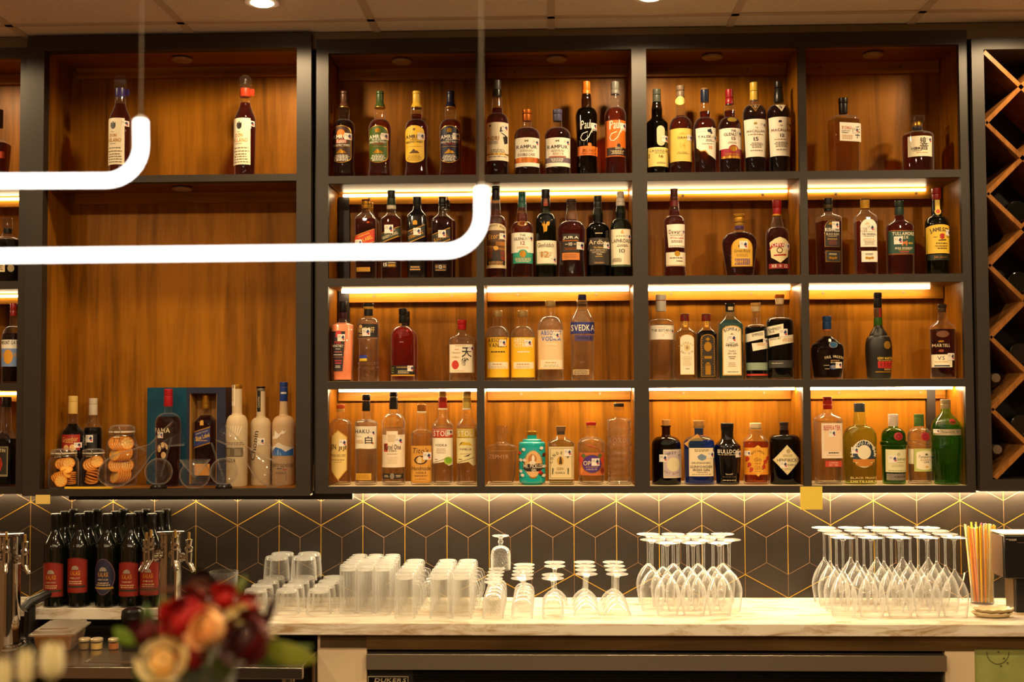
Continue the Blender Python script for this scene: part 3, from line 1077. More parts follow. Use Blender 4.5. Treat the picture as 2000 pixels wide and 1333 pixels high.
for cx, cap, band, name2, col2, lab in ((562, 'copper', 'copper', 'DOUBLE CASK', '#6a4a34', 'squat amber whisky bottle with a copper cap and copper label band'), (868, '#4d4a66', '#6a5a66', 'ASAVA', 'gold', 'squat amber whisky bottle with a slate blue cap and mauve label band')):
    l0, l1 = cx - 124, cx + 124
    it = [('L', l0, 893, l1, 1180, 'white'), ('T', 'RAMPUR', cx - 106, 966, cx + 100, 1003, 'ink'), ('T', name2, cx - (92 if name2[0] == 'D' else 50), 1048 if name2[0] == 'D' else 1040, cx + (84 if name2[0] == 'D' else 58), 1076 if name2[0] == 'D' else 1066, col2),
          ('D', cx - 80, 1012, cx + 80, 1036, 2, '#9a8468'), ('K', l0, 1090, l1, 1141, band), ('D', cx - 80, 1098, cx + 70, 1134, 3, 'white' if name2[0] == 'A' else '#d88a3a'),
          ('Q', [(cx - 22, 915), (cx - 4, 922), (cx + 14, 912), (cx, 926), (cx + 16, 938), (cx - 4, 930), (cx - 20, 940), (cx - 8, 926)], '#7a6a50'), ('S', cx + 88, 940, 62)]
    if name2[0] == 'A':
        it.append(('K', cx - 90, 1076, cx + 84, 1088, '#b04a1c'))
    else:
        it.append(('K2', cx + 70, 1098, cx + 104, 1134, '#c84a1c', 'o'))
    bottle(A2, 'whisky_bottle', lab, cx, [(702, 44), (772, 48), (868, 131, 'r'), (1235, 130)], [(590, 632, 48, 48, cap), (636, 704, 46, 45, cap)], it, liq=(786, '#b05a1c'), shelf=S1, group='whisky bottles on the top shelf')
for cx, dark, lab in ((1158, 1, 'black whisky bottle with white script, orange cap and orange band'), (1447, 0, 'orange whisky bottle with white script and a grey cap')):
    it = []
    if dark:
        it += [('L', cx - 92, 970, cx + 108, 1064, 'orange', 'r'), ('K', cx + 8, 938, cx + 48, 975, 'orange', 'o'), ('T', 'BRILLIANCE', cx - 45, 1000, cx + 85, 1030, '#3a1c08', 0, 'bi'), ('D', cx - 60, 1038, cx + 100, 1054, 2, '#6a3010')]
    else:
        it += [('L', cx - 104, 715, cx + 100, 1075, '#d86a14'), ('K', cx - 90, 985, cx + 100, 1066, '#2a1712'), ('K', cx + 8, 945, cx + 46, 990, '#2a1712', 'o'), ('T', 'GOLD', cx - 8, 980, cx + 62, 1003, 'beige'), ('D', cx - 56, 1012, cx + 86, 1054, 4, 'beige')]
    it += [('T', 'Paul', cx - 62, 715, cx + 42, 800, 'white', 6, 'i'), ('T', 'John', cx + 46, 760, cx + 104, 836, 'white', 6, 'i'),
           ('Q', [(cx + 60, 780), (cx + 68, 782), (cx + 20, 885), (cx - 20, 920), (cx - 24, 914), (cx + 14, 880)], 'white'), ('Q', [(cx - 24, 914), (cx - 20, 920), (cx - 52, 915), (cx - 66, 885), (cx - 60, 880), (cx - 48, 908)], 'white'),
           ('Q', [(cx - 66, 885), (cx - 60, 886), (cx - 40, 850), (cx + 10, 832), (cx + 8, 826), (cx - 46, 844)], 'white'),
           ('Q', [(cx - 66, 720), (cx - 60, 722), (cx - 58, 800), (cx - 66, 806)], 'white'), ('S', cx + 86, 770, 60)]
    bottle(A2, 'whisky_bottle', lab, cx, [(434, 44), (490, 50, 's'), (550, 50), (572, 54, 's'), (665, 110, 'r'), (960, 98), (1230, 106)],
           [(310, 388, 40, 41, 'orange' if dark else '#77746c'), (390, 436, 42, 45, 'orange' if dark else '#77746c')], it,
           liq=(575, '#2a1406' if dark else '#e07a1c'), tint=(.30, .20, .09) if dark else 'clear', shelf=S1, group='whisky bottles on the top shelf')

DKB = (.20, .15, .07)
bottle(A3, 'whisky_bottle', 'dark whisky bottle with a pale oval label over a wide yellow label', 275,
       [(515, 44), (590, 54, 's'), (660, 53), (735, 108, 's'), (1225, 108)], [(385, 440, 41, 41, '#4c5048'), (444, 515, 41, 43, '#4c5048')],
       [('L', 262, 770, 344, 970, 'beige', 's'), ('L', 168, 985, 383, 1175, '#e8cf7a'), ('T', 'LAGAVULIN', 196, 1008, 376, 1030, '#5a4a20'), ('T', '16', 280, 1060, 328, 1088, '#7a6428'), ('D', 220, 1036, 370, 1048, 1, '#8a7a40'), ('D', 250, 1130, 360, 1150, 2, '#8a7a40'), ('K', 175, 1045, 195, 1090, '#a08a40'), ('S', 352, 898, 66)],
       liq=(590, '#3a2410'), tint=DKB, shelf=S1, group='whisky bottles on the top shelf')
bottle(A3, 'whisky_bottle', 'amber whisky bottle with a plain yellow label and a yellow neck tag', 512,
       [(460, 44), (645, 46), (665, 50, 's'), (785, 115, 'r'), (1225, 112)], [(350, 398, 41, 41, '#7a6650'), (402, 465, 38, 40, '#7a6650')],
       [('L', 458, 462, 554, 550, '#e8cf7a', 'o'), ('L', 400, 798, 624, 1125, '#e6c45e'), ('T', 'OBAN', 466, 880, 576, 902, '#4a3a1c'), ('T', '14', 490, 940, 545, 995, '#cfae4e'), ('D', 450, 1030, 580, 1056, 2, '#9a8440'), ('Q', [(475, 862), (500, 838), (530, 842), (556, 862)], '#cfae4e'), ('S', 600, 890, 60)],
       liq=(652, '#b86424'), shelf=S1, group='whisky bottles on the top shelf')
bottle(A3, 'whisky_bottle', 'amber whisky bottle with a torn edged cream label and a navy cap', 755,
       [(514, 44), (600, 54, 's'), (655, 52), (675, 56, 's'), (790, 115, 'r'), (1225, 110)], [(378, 392, 41, 41, '#8a6a4a'), (392, 515, 41, 42, '#17203c')],
       [('P', [(653, 792), (857, 790), (855, 1108), (820, 1085), (775, 1060), (745, 1015), (700, 1020), (660, 985)], 'white'), ('T', 'TALISKER', 672, 868, 850, 893, 'ink'), ('D', 740, 905, 840, 932, 2, '#5a4a34'), ('D', 690, 945, 840, 958, 1, '#8a7a60'), ('T', '10', 778, 970, 812, 1006, 'orange'),
        ('Q', [(762, 815), (800, 800), (818, 850), (800, 856), (790, 838), (770, 838)], 'navy'), ('K', 668, 828, 745, 831, '#8a7a60'), ('Q', [(660, 985), (700, 1020), (745, 1015), (775, 1060), (770, 1066), (740, 1026), (698, 1030)], 'gold'), ('S', 850, 895, 60)],
       liq=(610, '#a8541c'), shelf=S1, group='whisky bottles on the top shelf')
bottle(A3, 'whisky_bottle', 'amber whisky bottle with a cream and crimson label and a red cap', 1003,
       [(535, 45), (600, 55, 's'), (660, 53), (675, 58, 's'), (785, 113, 'r'), (1225, 108)], [(388, 470, 39, 40, '#8e1220'), (474, 536, 40, 44, '#8e1220')],
       [('L', 968, 682, 1062, 732, '#8a7224', 'o'), ('L', 894, 795, 1117, 1000, 'white'), ('T', 'THE', 998, 813, 1048, 835, 'ink'), ('T', 'GLENLIVET', 930, 842, 1116, 872, 'ink'), ('T', '15', 1004, 882, 1044, 914, '#5a1a18'), ('D', 960, 930, 1060, 950, 2, '#8a6a50'),
        ('L', 906, 998, 1117, 1096, '#98162e'), ('K', 975, 962, 1072, 1040, '#98162e', 'o'), ('K2', 990, 972, 1058, 1028, 'gold', 'o'), ('K', 906, 1072, 1117, 1094, 'gold'), ('D', 925, 1046, 1100, 1066, 2, 'gold'), ('S', 1098, 850, 60)],
       liq=(605, '#a8521c'), shelf=S1, group='whisky bottles on the top shelf')
for cx, capc, nm, ink, lab in ((1252, '#c9a83c', '15', '#6a5a40', 'dark amber whisky bottle with a gold cap and a navy triangle on its shoulder'), (1497, '#191614', '12', '#6a1c14', 'dark amber whisky bottle with a black cap and a cream triangle on its shoulder')):
    g = nm == '15'
    x0, x1, yt, yb_ = (1140, 1366, 705, 1078) if g else (1385, 1614, 685, 1070)
    it = [('P', [(cx - 60, 556), (cx + 46, 556), (cx - 8, 634)] if g else [(cx - 48, 560), (cx + 54, 560), (cx + 6, 632)], 'gold' if g else 'cream')]
    if g:
        it.append(('Q', [(cx - 42, 566), (cx + 28, 566), (cx - 8, 618)], 'navy'))
    it += [('T', nm, cx - 18, 568, cx + 4, 590, 'beige' if g else 'grey'), ('P', [(x0, yt), (x1, yt), (x1 - 12, yb_), (x0 + 14, yb_)], 'white'), ('K', cx - 26, yt + 32, cx + 6, yt + 55, '#a08830' if g else 'ink', 'a.5'),
           ('T', 'MACALLAN', cx - 90, 812 if g else 800, cx + 82 if g else cx + 102, 838 if g else 828, ink), ('T', 'THE', cx - 14, yt + 80, cx + 14, yt + 92, ink), ('T', nm, cx - 30 if g else cx - 12, 885 if g else 852, cx + 18 if g else cx + 30, 922 if g else 884, '#3a3028'),
           ('D', cx - 80, 848 if g else 900, cx + 70, 870 if g else 915, 1, '#a08a6a'), ('D', cx - 65, yb_ - 140, cx + 75, yb_ - 85, 4, '#6a5a48'), ('D', cx - 65, yb_ - 70, cx + 70, yb_ - 50, 1, '#8a7a60'), ('S', cx + 72 if g else cx + 106, 765, 58)]
    bottle(A3, 'whisky_bottle', lab, cx, [(494 if g else 514, 48 if g else 52), (530, 50), (545, 56, 's'), (645, 119, 'r'), (1225, 100)], [(318, 402, 42, 43, capc), (406, 496, 42, 44, capc)] if g else [(310, 370, 42, 42, capc), (374, 516, 40, 52, capc)], it, liq=(560, '#7a3410'), shelf=S1, group='whisky bottles on the top shelf')

bottle(A4, 'whisky_bottle', 'square clear whisky bottle of pale amber spirit with a black cap', 391,
       [(722, 34), (748, 34), (770, 119, 'f'), (1235, 119)], [(588, 634, 40, 40, 'black'), (636, 722, 38, 37, 'black')],
       [('L', 333, 817, 537, 977, 'white'), ('T', 'TOKI', 350, 850, 437, 876, '#c4541c'), ('T', 'SUNTORY', 350, 884, 430, 894, 'ink'), ('T', 'WHISKY', 350, 900, 415, 911, 'ink'), ('D', 352, 922, 450, 962, 3, 'kraft'), ('T', '季', 472, 845, 518, 950, 'ink', 0, ''), ('S', 478, 882, 54)],
       liq=(778, '#e8c070'), sq=(.72, 9), rot=15, shelf=S1, Y=.085, group='whisky bottles on the top shelf')
bottle(A4, 'whisky_bottle', 'short faceted whisky decanter bottle with a glass stopper', 1033,
       [(808, 42), (868, 44), (885, 60, 's'), (920, 131, 'r'), (1230, 130)], [(744, 800, 65, 58, thin_glass((.85, .80, .70)), 'glass_stopper'), (800, 832, 34, 36, 'gold'), (834, 862, 43, 43, '#2a2230')],
       [('L', 925, 940, 1125, 1115, 'cream'), ('T', '響', 1012, 950, 1088, 1062, 'ink', 0, ''), ('T', 'HIBIKI', 948, 1035, 1030, 1058, 'ink'), ('D', 948, 1064, 1030, 1072, 1, 'ink'), ('D', 975, 1078, 1090, 1090, 1, 'kraft'), ('S', 1092, 975, 58)],
       liq=(915, '#c87420'), flute=(24, .012, .3), shelf=S1, Y=.085, n=48, group='whisky bottles on the top shelf')

# ---------------------------------------------------------------- row two
sqb = (1, 5)
g2 = 'bottles on the second shelf'


def slant(c, x0, x1, yl, yr, h, col, ink, txt, sub='', edge=None):
    """A label across the bottle that rises to the right."""
    out = [('P', [(x0, yl), (x1, yr), (x1, yr + h), (x0, yl + h)], col)]
    a = math.degrees(math.atan2(yl - yr, x1 - x0))
    if edge:
        out += [('Q', [(x0, yl), (x1, yr), (x1, yr + 8), (x0, yl + 8)], edge), ('Q', [(x0, yl + h - 10), (x1, yr + h - 10), (x1, yr + h), (x0, yl + h)], edge)]
    m, ym = (x0 + x1) / 2, (yl + yr) / 2
    w = (x1 - x0) * .42
    out += [('T', txt, m - w, ym + h * .42, m + w, ym + h * .7, ink, a), ('T', sub, m - w * .7, ym + h * .16, m + w * .7, ym + h * .3, ink, a)]
    return out


JW = lambda top, nb, hn, hw: [(top, hn), (nb, hn + 4), (nb + 100, hw, 's'), (1175, hw * .97)]
bottle(B1, 'whisky_bottle', 'square amber whisky bottle with a gold cap and a slanted red label', 492, JW(392, 420, 46, 120), [(292, 312, 50, 50, '#6a2010'), (312, 352, 49, 50, 'gold'), (354, 396, 50, 50, 'gold')],
       slant(0, 372, 605, 718, 634, 150, '#c8391c', 'yellow', 'RED LABEL', 'JOHNNIE WALKER', 'gold') + [('S', 425, 800, 84), ('L', 402, 1070, 557, 1118, 'gold'), ('D', 410, 1076, 550, 1112, 3, '#a87420')], liq=(520, '#b04a18'), sq=sqb, shelf=S2, group=g2)
bottle(B1, 'whisky_bottle', 'square gold capped whisky bottle hidden behind the red label one', 530, JW(430, 455, 44, 112), [(330, 375, 46, 46, 'gold'), (377, 432, 46, 46, 'gold')], [], liq=(560, '#b04a18'), sq=sqb, shelf=S2, Y=.155, group=g2)
bottle(B1, 'whisky_bottle', 'square amber whisky bottle with a slanted dark green label and white neck band', 780, [(400, 50), (440, 52), (530, 116, 's'), (1165, 113)],
       [(192, 280, 44, 46, '#1c1a14'), (282, 358, 50, 52, '#2c3a20'), (360, 402, 53, 53, 'cream')],
       slant(0, 665, 893, 690, 603, 115, '#28301c', 'beige', 'GREEN LABEL', 'JOHNNIE WALKER', 'gold') + [('S', 766, 640, 100), ('L', 695, 1010, 850, 1070, '#3a2410'), ('T', '15', 704, 1020, 745, 1058, 'white'), ('K', 756, 1034, 786, 1064, 'gold', 'o'), ('K', 782, 1034, 812, 1064, 'gold', 'o'), ('K', 808, 1034, 838, 1064, 'gold', 'o'), ('D', 756, 1010, 840, 1028, 1, 'beige')], liq=(480, '#a8551c'), sq=(1, 3.6), shelf=S2, group=g2)
bottle(B1, 'whisky_bottle', 'square black glass whisky bottle with a slanted black label and gold lines', 1072, JW(368, 395, 46, 112), [(265, 345, 50, 50, 'black'), (347, 368, 47, 47, 'black')],
       slant(0, 962, 1172, 668, 585, 140, '#15130f', 'gold', 'DOUBLE BLACK', 'JOHNNIE WALKER', 'gold') + [('S', 1083, 668, 84), ('L', 1035, 540, 1085, 590, 'gold', 'a.4'), ('L', 1000, 1050, 1120, 1110, '#14110e'), ('D', 1002, 1055, 1118, 1108, 2, 'kraft')], body=plain('#0d0c0b', .12, coat=.5), sq=sqb, shelf=S2, group=g2)
bottle(B1, 'whisky_bottle', 'square dark amber whisky bottle with a slanted black label and black cap', 1358, JW(368, 440, 46, 118), [(265, 340, 44, 46, 'black'), (342, 372, 47, 47, 'black')],
       slant(0, 1252, 1455, 700, 622, 140, '#1a1812', 'gold', 'BLACK LABEL', 'JOHNNIE WALKER', 'gold') + [('S', 1364, 695, 86), ('L', 1282, 1035, 1412, 1112, '#2a1a10'), ('T', '12', 1328, 1046, 1362, 1084, 'white'), ('D', 1286, 1050, 1322, 1080, 2, 'kraft'), ('D', 1368, 1050, 1406, 1080, 2, 'kraft'), ('D', 1284, 1095, 1408, 1110, 1, 'kraft')], liq=(488, '#9c3a16'), sq=sqb, shelf=S2, group=g2)
bottle(B1, 'whisky_bottle', 'square black capped whisky bottle hidden behind the black label one', 1400, JW(400, 460, 44, 112), [(300, 360, 44, 44, 'black'), (362, 402, 45, 45, 'black')], [], liq=(510, '#9c3a16'), sq=sqb, shelf=S2, Y=.155, group=g2)

bottle(B2, 'whisky_bottle', 'tall amber whisky bottle with a painted brown and orange picture label', 284, [(296, 48), (460, 60, 's'), (480, 62), (565, 119, 'r'), (1175, 117)], [(140, 160, 46, 46, 'black'), (161, 166, 46, 46, 'beige', 'neck_ring'), (167, 298, 45, 48, 'black')],
       [('L', 166, 575, 400, 1080, 'beige', 'a.12'), ('K', 168, 655, 398, 1040, '#5a3a26'), ('A', 'COMPASS BOX', 282, 760, 150, 128, 52, 22, 'ink'), ('K', 168, 780, 398, 880, '#b4711c'), ('K', 168, 880, 398, 1000, '#8e2c10'), ('Q', [(168, 1000), (280, 960), (398, 1000), (398, 1045), (168, 1045)], '#1c1008'), ('Q', [(240, 980), (255, 850), (285, 905), (330, 870), (310, 930), (345, 985)], '#2a1408'),
        ('K', 255, 830, 315, 880, '#e0a83a', 'o'), ('T', 'Story', 195, 690, 350, 770, '#d8a030', 8, 'bi'), ('D', 200, 1000, 370, 1050, 4, 'kraft'), ('S', 372, 720, 70)], liq=(410, '#c87a2c'), shelf=S2, group=g2)
bottle(B2, 'whisky_bottle', 'amber whisky bottle with a cream and turquoise label and a teal cap', 580, [(325, 50), (530, 65, 's'), (545, 66), (630, 126, 'r'), (1175, 124)], [(208, 245, 43, 43, '#17584c'), (247, 328, 42, 48, '#17584c'), (326, 380, 49, 53, '#2a6a58')],
       [('L', 530, 545, 640, 608, 'gold', 'o'), ('L', 456, 680, 708, 905, 'white'), ('T', 'THE', 558, 700, 620, 724, 'ink'), ('T', 'GLENLIVET', 488, 735, 700, 768, 'ink'), ('T', '12', 565, 780, 615, 820, '#8a1a1c'), ('D', 520, 835, 660, 862, 2, 'kraft'),
        ('L', 475, 908, 697, 1026, '#2a9a80'), ('K', 535, 870, 645, 960, '#2a9a80', 'o'), ('K2', 552, 882, 626, 958, 'gold', 'o'), ('K', 490, 960, 690, 963, 'gold'), ('D', 500, 968, 680, 1012, 3, 'beige'), ('S', 676, 745, 64)], liq=(448, '#c87630'), shelf=S2, group=g2)
bottle(B2, 'whisky_bottle', 'dark green whisky bottle with a gold stag mark and a cream label', 848, [(280, 50), (372, 54), (430, 56), (452, 58, 's'), (565, 119, 'r'), (1175, 120)], [(180, 280, 50, 50, '#100f0c'), (282, 372, 52, 55, '#1c1c14')],
       [('L', 823, 285, 872, 372, '#c83c1c'), ('D', 830, 295, 866, 345, 3, '#e0a060'), ('L', 730, 768, 970, 1030, 'cream'), ('T', 'Glenfiddich', 752, 795, 938, 845, '#3a3426', 0, ''), ('T', '12', 795, 890, 885, 960, 'gold', 0, ''), ('D', 760, 895, 935, 950, 3, '#b49a70'), ('K', 735, 1028, 968, 1044, '#3a4a26'),
        ('Q', [(805, 600), (812, 565), (822, 590), (832, 585), (830, 545), (838, 585), (850, 590), (860, 560), (885, 555), (895, 575), (885, 600), (850, 612), (862, 660), (850, 672), (832, 668), (826, 690), (822, 650), (836, 615)], 'gold'), ('S', 952, 985, 62)], liq=(455, '#2c3410'), tint=(.28, .42, .10), shelf=S2, group=g2)
bottle(B2, 'whisky_bottle', 'wide waisted amber whisky bottle with a charcoal and orange label', 1138, [(356, 55), (520, 70, 's'), (540, 76), (645, 158, 'r'), (760, 152, 's'), (900, 138, 's'), (1040, 146, 's'), (1175, 156)], [(292, 322, 58, 58, '#3c2416'), (324, 358, 57, 55, '#3c2416')],
       [('L', 1034, 697, 1225, 905, '#2c2622'), ('T', 'JURA', 1040, 725, 1215, 762, 'white'), ('K', 1036, 768, 1210, 780, 'copper'), ('T', '10', 1104, 795, 1144, 832, 'white'), ('D', 1062, 804, 1096, 824, 1, 'beige'), ('D', 1154, 804, 1190, 824, 1, 'beige'), ('D', 1050, 850, 1205, 880, 3, 'copper'), ('L', 1030, 908, 1226, 990, '#c8741c'), ('D', 1044, 922, 1205, 975, 3, '#8a4a10'), ('S', 1236, 830, 86)], liq=(525, '#a8481a'), shelf=S2, group=g2)
bottle(B2, 'whisky_bottle', 'black green whisky bottle with a charcoal label and ornate white initial', 1437, [(384, 48), (470, 62, 's'), (540, 60), (560, 64, 's'), (645, 132, 'r'), (1165, 131)], [(255, 315, 45, 45, '#14120f'), (317, 386, 46, 48, '#14120f')],
       [('L', 1332, 740, 1570, 1042, '#332a24'), ('T', 'Ardbeg', 1330, 762, 1570, 830, 'beige'), ('T', 'The Ultimate', 1385, 838, 1500, 858, 'yellow', 0, 'i'), ('T', 'ISLAY SINGLE MALT', 1345, 868, 1535, 886, 'beige'), ('T', 'SCOTCH WHISKY', 1365, 893, 1520, 910, 'beige'), ('T', 'TEN', 1412, 916, 1474, 936, 'beige'), ('D', 1385, 945, 1500, 955, 1, 'yellow'), ('D', 1375, 1012, 1515, 1030, 2, 'kraft'), ('D', 1385, 680, 1500, 700, 1, 'beige'), ('S', 1552, 825, 70)], liq=(560, '#141606'), tint=(.12, .16, .06), shelf=S2, group=g2)
bottle(B2, 'whisky_bottle', 'green whisky bottle with a white cap and a tall cream label', 1696, [(364, 50), (440, 60, 's'), (490, 58), (515, 62, 's'), (645, 122, 'r'), (1165, 120)], [(205, 278, 41, 42, '#cfc6b8'), (280, 322, 44, 50, '#e6dccb'), (323, 366, 50, 52, '#e6dccb')],
       [('L', 1582, 640, 1814, 1040, 'cream'), ('T', 'LAPHROAIG', 1588, 752, 1810, 795, 'ink', 0, ''), ('D', 1635, 812, 1780, 842, 2, '#6a5a40'), ('T', '10', 1672, 862, 1735, 908, 'ink', 0, ''), ('Q', [(1688, 690), (1700, 652), (1712, 650), (1722, 692)], 'kraft'), ('D', 1630, 712, 1775, 728, 1, '#8a7a58'), ('D', 1595, 965, 1700, 1012, 4, '#6a5a40'), ('K', 1582, 1040, 1812, 1062, '#4a5a40'), ('S', 1776, 725, 62)], liq=(450, '#26380c'), tint=(.22, .40, .10), shelf=S2, group=g2)

bottle(B3, 'whisky_bottle', 'tall amber whisky bottle with two cream labels and a burgundy neck band', 450, [(300, 50), (470, 62, 's'), (480, 63), (550, 117, 'r'), (1060, 117), (1155, 124, 's')], [(172, 258, 44, 44, '#5a2410'), (260, 298, 45, 45, '#5a2410')],
       [('L', 398, 306, 502, 376, '#7a1c14'), ('P', [(355, 588), (563, 582), (555, 846), (372, 846)], 'white'), ('T', "Dewar's", 376, 645, 530, 696, '#5a2a14'), ('T', 'White Label', 388, 724, 540, 752, '#a8321c'), ('D', 390, 702, 530, 716, 1, '#8a6a50'), ('D', 388, 765, 540, 795, 2, '#6a4a34'), ('D', 380, 825, 550, 838, 1, '#8a6a50'),
        ('L', 346, 900, 568, 1056, 'cream'), ('K', 435, 885, 500, 948, 'gold', 'o'), ('D', 365, 955, 555, 975, 1, '#4a3a28'), ('D', 440, 990, 545, 1010, 1, '#4a3a28'), ('K', 346, 1044, 568, 1050, 'gold'), ('S', 545, 670, 58)], liq=(405, '#b45a1e'), shelf=S2, group=g2)
bottle(B3, 'whisky_bottle', 'broad shouldered cut glass whisky bottle with a gold stopper and gold label', 1185, [(575, 50), (640, 54), (665, 66, 's'), (790, 196, 'r'), (850, 192, 's'), (1155, 150)], [(458, 492, 66, 64, 'gold'), (494, 552, 57, 60, 'gold'), (554, 590, 52, 50, plain('#b98a2e', .4, .5)), (590, 628, 52, 52, '#4a2a5a')],
       [('L', 1078, 740, 1322, 1062, 'gold', 'a.35'), ('K', 1086, 750, 1314, 1054, '#d9a62e', 'a.35'), ('T', 'Crown Royal', 1110, 866, 1290, 908, 'ink', 0, 'i'), ('D', 1120, 925, 1280, 950, 2, '#8a6414'), ('K', 1110, 972, 1292, 1042, '#5a3a7a'), ('D', 1125, 980, 1275, 1035, 4, 'gold'), ('K', 1150, 812, 1186, 850, '#4a3a20', 'd'), ('S', 1215, 818, 92)], liq=(672, '#8a3810'), sq=(.55, 2.4), flute=(18, .02, .075), n=48, shelf=S2, group=g2)
bottle(B3, 'whisky_bottle', 'amber whisky bottle with a crested shield label, a red ribbon and red cap', 1615, [(484, 50), (600, 70, 's'), (612, 74), (710, 132, 'r'), (1155, 131)], [(298, 384, 51, 51, '#9a1218'), (386, 462, 48, 49, '#9a1218'), (460, 484, 52, 53, 'gold', 'neck_ring')],
       [('P', [(1512, 790), (1560, 752), (1618, 730), (1680, 752), (1722, 790), (1700, 850), (1712, 950), (1620, 1022), (1525, 960), (1530, 850)], '#e2cf9a'), ('Q', [(1505, 880), (1535, 800), (1700, 800), (1732, 880), (1690, 845), (1540, 845)], '#a81c18'), ('T', 'CHIVAS', 1534, 800, 1690, 838, 'white'), ('K', 1580, 846, 1650, 915, '#4a1c14', 'o'), ('K2', 1590, 856, 1640, 905, '#e2cf9a', 'o'), ('Q', [(1550, 930), (1690, 920), (1690, 940), (1550, 946)], '#a81c18'), ('Q', [(1600, 868), (1632, 892), (1628, 898), (1596, 874)], '#4a1c14'), ('Q', [(1600, 894), (1632, 868), (1636, 874), (1604, 900)], '#4a1c14'),
        ('L', 1503, 1030, 1752, 1086, '#8e1a14'), ('T', 'XII', 1525, 1038, 1575, 1074, 'cream'), ('T', '12', 1668, 1038, 1706, 1074, 'cream'), ('D', 1605, 1042, 1635, 1070, 2, 'cream'), ('S', 1704, 835, 72)], liq=(625, '#b05c22'), shelf=S2, group=g2)

for cx, dark, lab in ((340, 1, 'square amber whisky bottle with black labels and a dark cap'), (757, 0, 'square amber whisky bottle with cream labels and a gold cap')):
    x0, x1 = (268, 440) if dark else (672, 858)
    c = (x0 + x1) / 2
    ink = 'beige' if dark else 'ink'
    pap = '#221b14' if dark else 'white'
    it = [('L', x0, 540 - 15 * (1 - dark), x1, 842, 'gold' if dark else 'white', 'a.3'), ('K', x0 + 3, 545 - 15 * (1 - dark), x1 - 3, 838, pap, 'a.3'), ('K', x0, 625, x1, 675, '#4a4034' if dark else '#8a7a62'), ('T', 'BUSHMILLS', x0 + 4, 630, x1 - 4, 670, 'white'), ('T', 'BLACK BUSH' if dark else 'THE ORIGINAL', x0 + 16, 686, x1 - 14, 712, ink), ('D', x0 + 30, 718, x1 - 30, 730, 1, ink),
          ('D', x0 + 25, 745, x1 - 25, 765, 2, 'kraft'), ('D', x0 + 35, 770, x1 - 25, 820, 4, '#8a3a30' if dark else '#9a8a70'), ('Q', [(c - 50, 590), (c - 25, 560), (c + 5, 570), (c + 20, 600)], 'gold' if dark else 'beige'), ('L', x0 + 8, 886, x1 + 4, 1011, 'gold' if dark else 'white'), ('K', x0 + 12, 891, x1, 1006, pap), ('D', c - 55, 912, c + 60, 936, 2, ink), ('K2', c - 45, 950, c - 10, 980, 'gold', 'o'), ('K2', c - 15, 955, c + 20, 985, 'gold', 'o'), ('K2', c + 15, 950, c + 52, 980, 'gold', 'o'), ('S', 392 if dark else 785, 598 if dark else 630, 84)]
    bottle(B4, 'whisky_bottle', lab, cx, [(420 if dark else 395, 46), (440 if dark else 408, 47), (505, 124 if dark else 118, 's'), (1140, 120 if dark else 115)], [(280, 350, 50, 50, '#161a1a' if dark else 'gold'), (352, 396, 50, 50, 'gold' if not dark else '#4a3c20'), (398, 424, 46, 46, 'black')] if dark else [(284, 300, 52, 52, '#5a4420'), (300, 396, 52, 51, '#d19a2e')],
           it, liq=(548, '#a8481c' if dark else '#b86428'), sq=(1, 5), rot=14 if dark else 0, shelf=S2, group=g2)
bottle(B4, 'whisky_bottle', 'stout amber whisky bottle with a dark green label and green cap', 1145, [(464, 52), (510, 56), (600, 148, 's'), (1130, 145)], [(305, 375, 50, 51, '#24382c'), (377, 468, 49, 52, '#24382c')],
       [('L', 1003, 660, 1297, 918, '#1f4638'), ('T', 'TULLAMORE', 1034, 674, 1280, 712, 'cream'), ('T', 'D.E.W.', 1132, 718, 1212, 752, 'cream'), ('Q', [(1130, 800), (1148, 782), (1178, 780), (1192, 768), (1198, 800), (1190, 830), (1178, 830), (1176, 808), (1150, 812), (1146, 832), (1136, 832)], '#c46a1c'), ('T', '1829', 1208, 790, 1260, 810, 'yellow'), ('T', 'IRISH WHISKEY', 1060, 845, 1258, 868, 'cream'), ('D', 1070, 870, 1255, 880, 1, 'yellow'), ('K', 1110, 890, 1210, 904, '#a8321c'), ('K', 1003, 918, 1297, 926, 'copper'), ('K', 1003, 655, 1297, 661, 'copper'), ('S', 1095, 768, 92)], liq=(480, '#a84a1c'), sq=(.8, 3), shelf=S2, group=g2)
bottle(B4, 'whisky_bottle', 'dark green whisky bottle with a yellow label and a red and yellow neck', 1568, [(294, 50), (470, 60, 's'), (485, 62), (585, 132, 'r'), (1130, 128)], [(165, 228, 50, 50, '#8e1214'), (230, 298, 48, 50, '#8e1214')],
       [('L', 1536, 300, 1590, 405, '#e2bd4a'), ('K', 1530, 398, 1600, 470, '#e2bd4a', 'o'), ('K2', 1542, 410, 1588, 458, '#b8401c', 'o'), ('L', 1437, 590, 1697, 914, '#e6be3c', 'a.1'), ('A', 'JAMESON', 1566, 1000, 335, 109, 72, 44, 'ink'), ('Q', [(1556, 700), (1582, 690), (1610, 700), (1608, 742), (1582, 756), (1558, 742)], '#b0281c'), ('Q', [(1538, 762), (1630, 755), (1626, 770), (1545, 775)], '#6a4a1c'), ('D', 1490, 722, 1530, 738, 1, '#7a5a18'), ('D', 1640, 722, 1680, 738, 1, '#7a5a18'), ('D', 1498, 792, 1665, 812, 1, 'ink'), ('D', 1488, 822, 1660, 845, 2, '#7a5a18'), ('D', 1515, 850, 1655, 868, 1, 'ink'),
        ('L', 1446, 925, 1696, 990, '#1c2416'), ('T', 'John Jameson', 1492, 940, 1640, 978, 'gold', 0, 'i'), ('S', 1682, 680, 70)], liq=(490, '#1c240a'), tint=(.18, .28, .08), shelf=S2, group=g2)
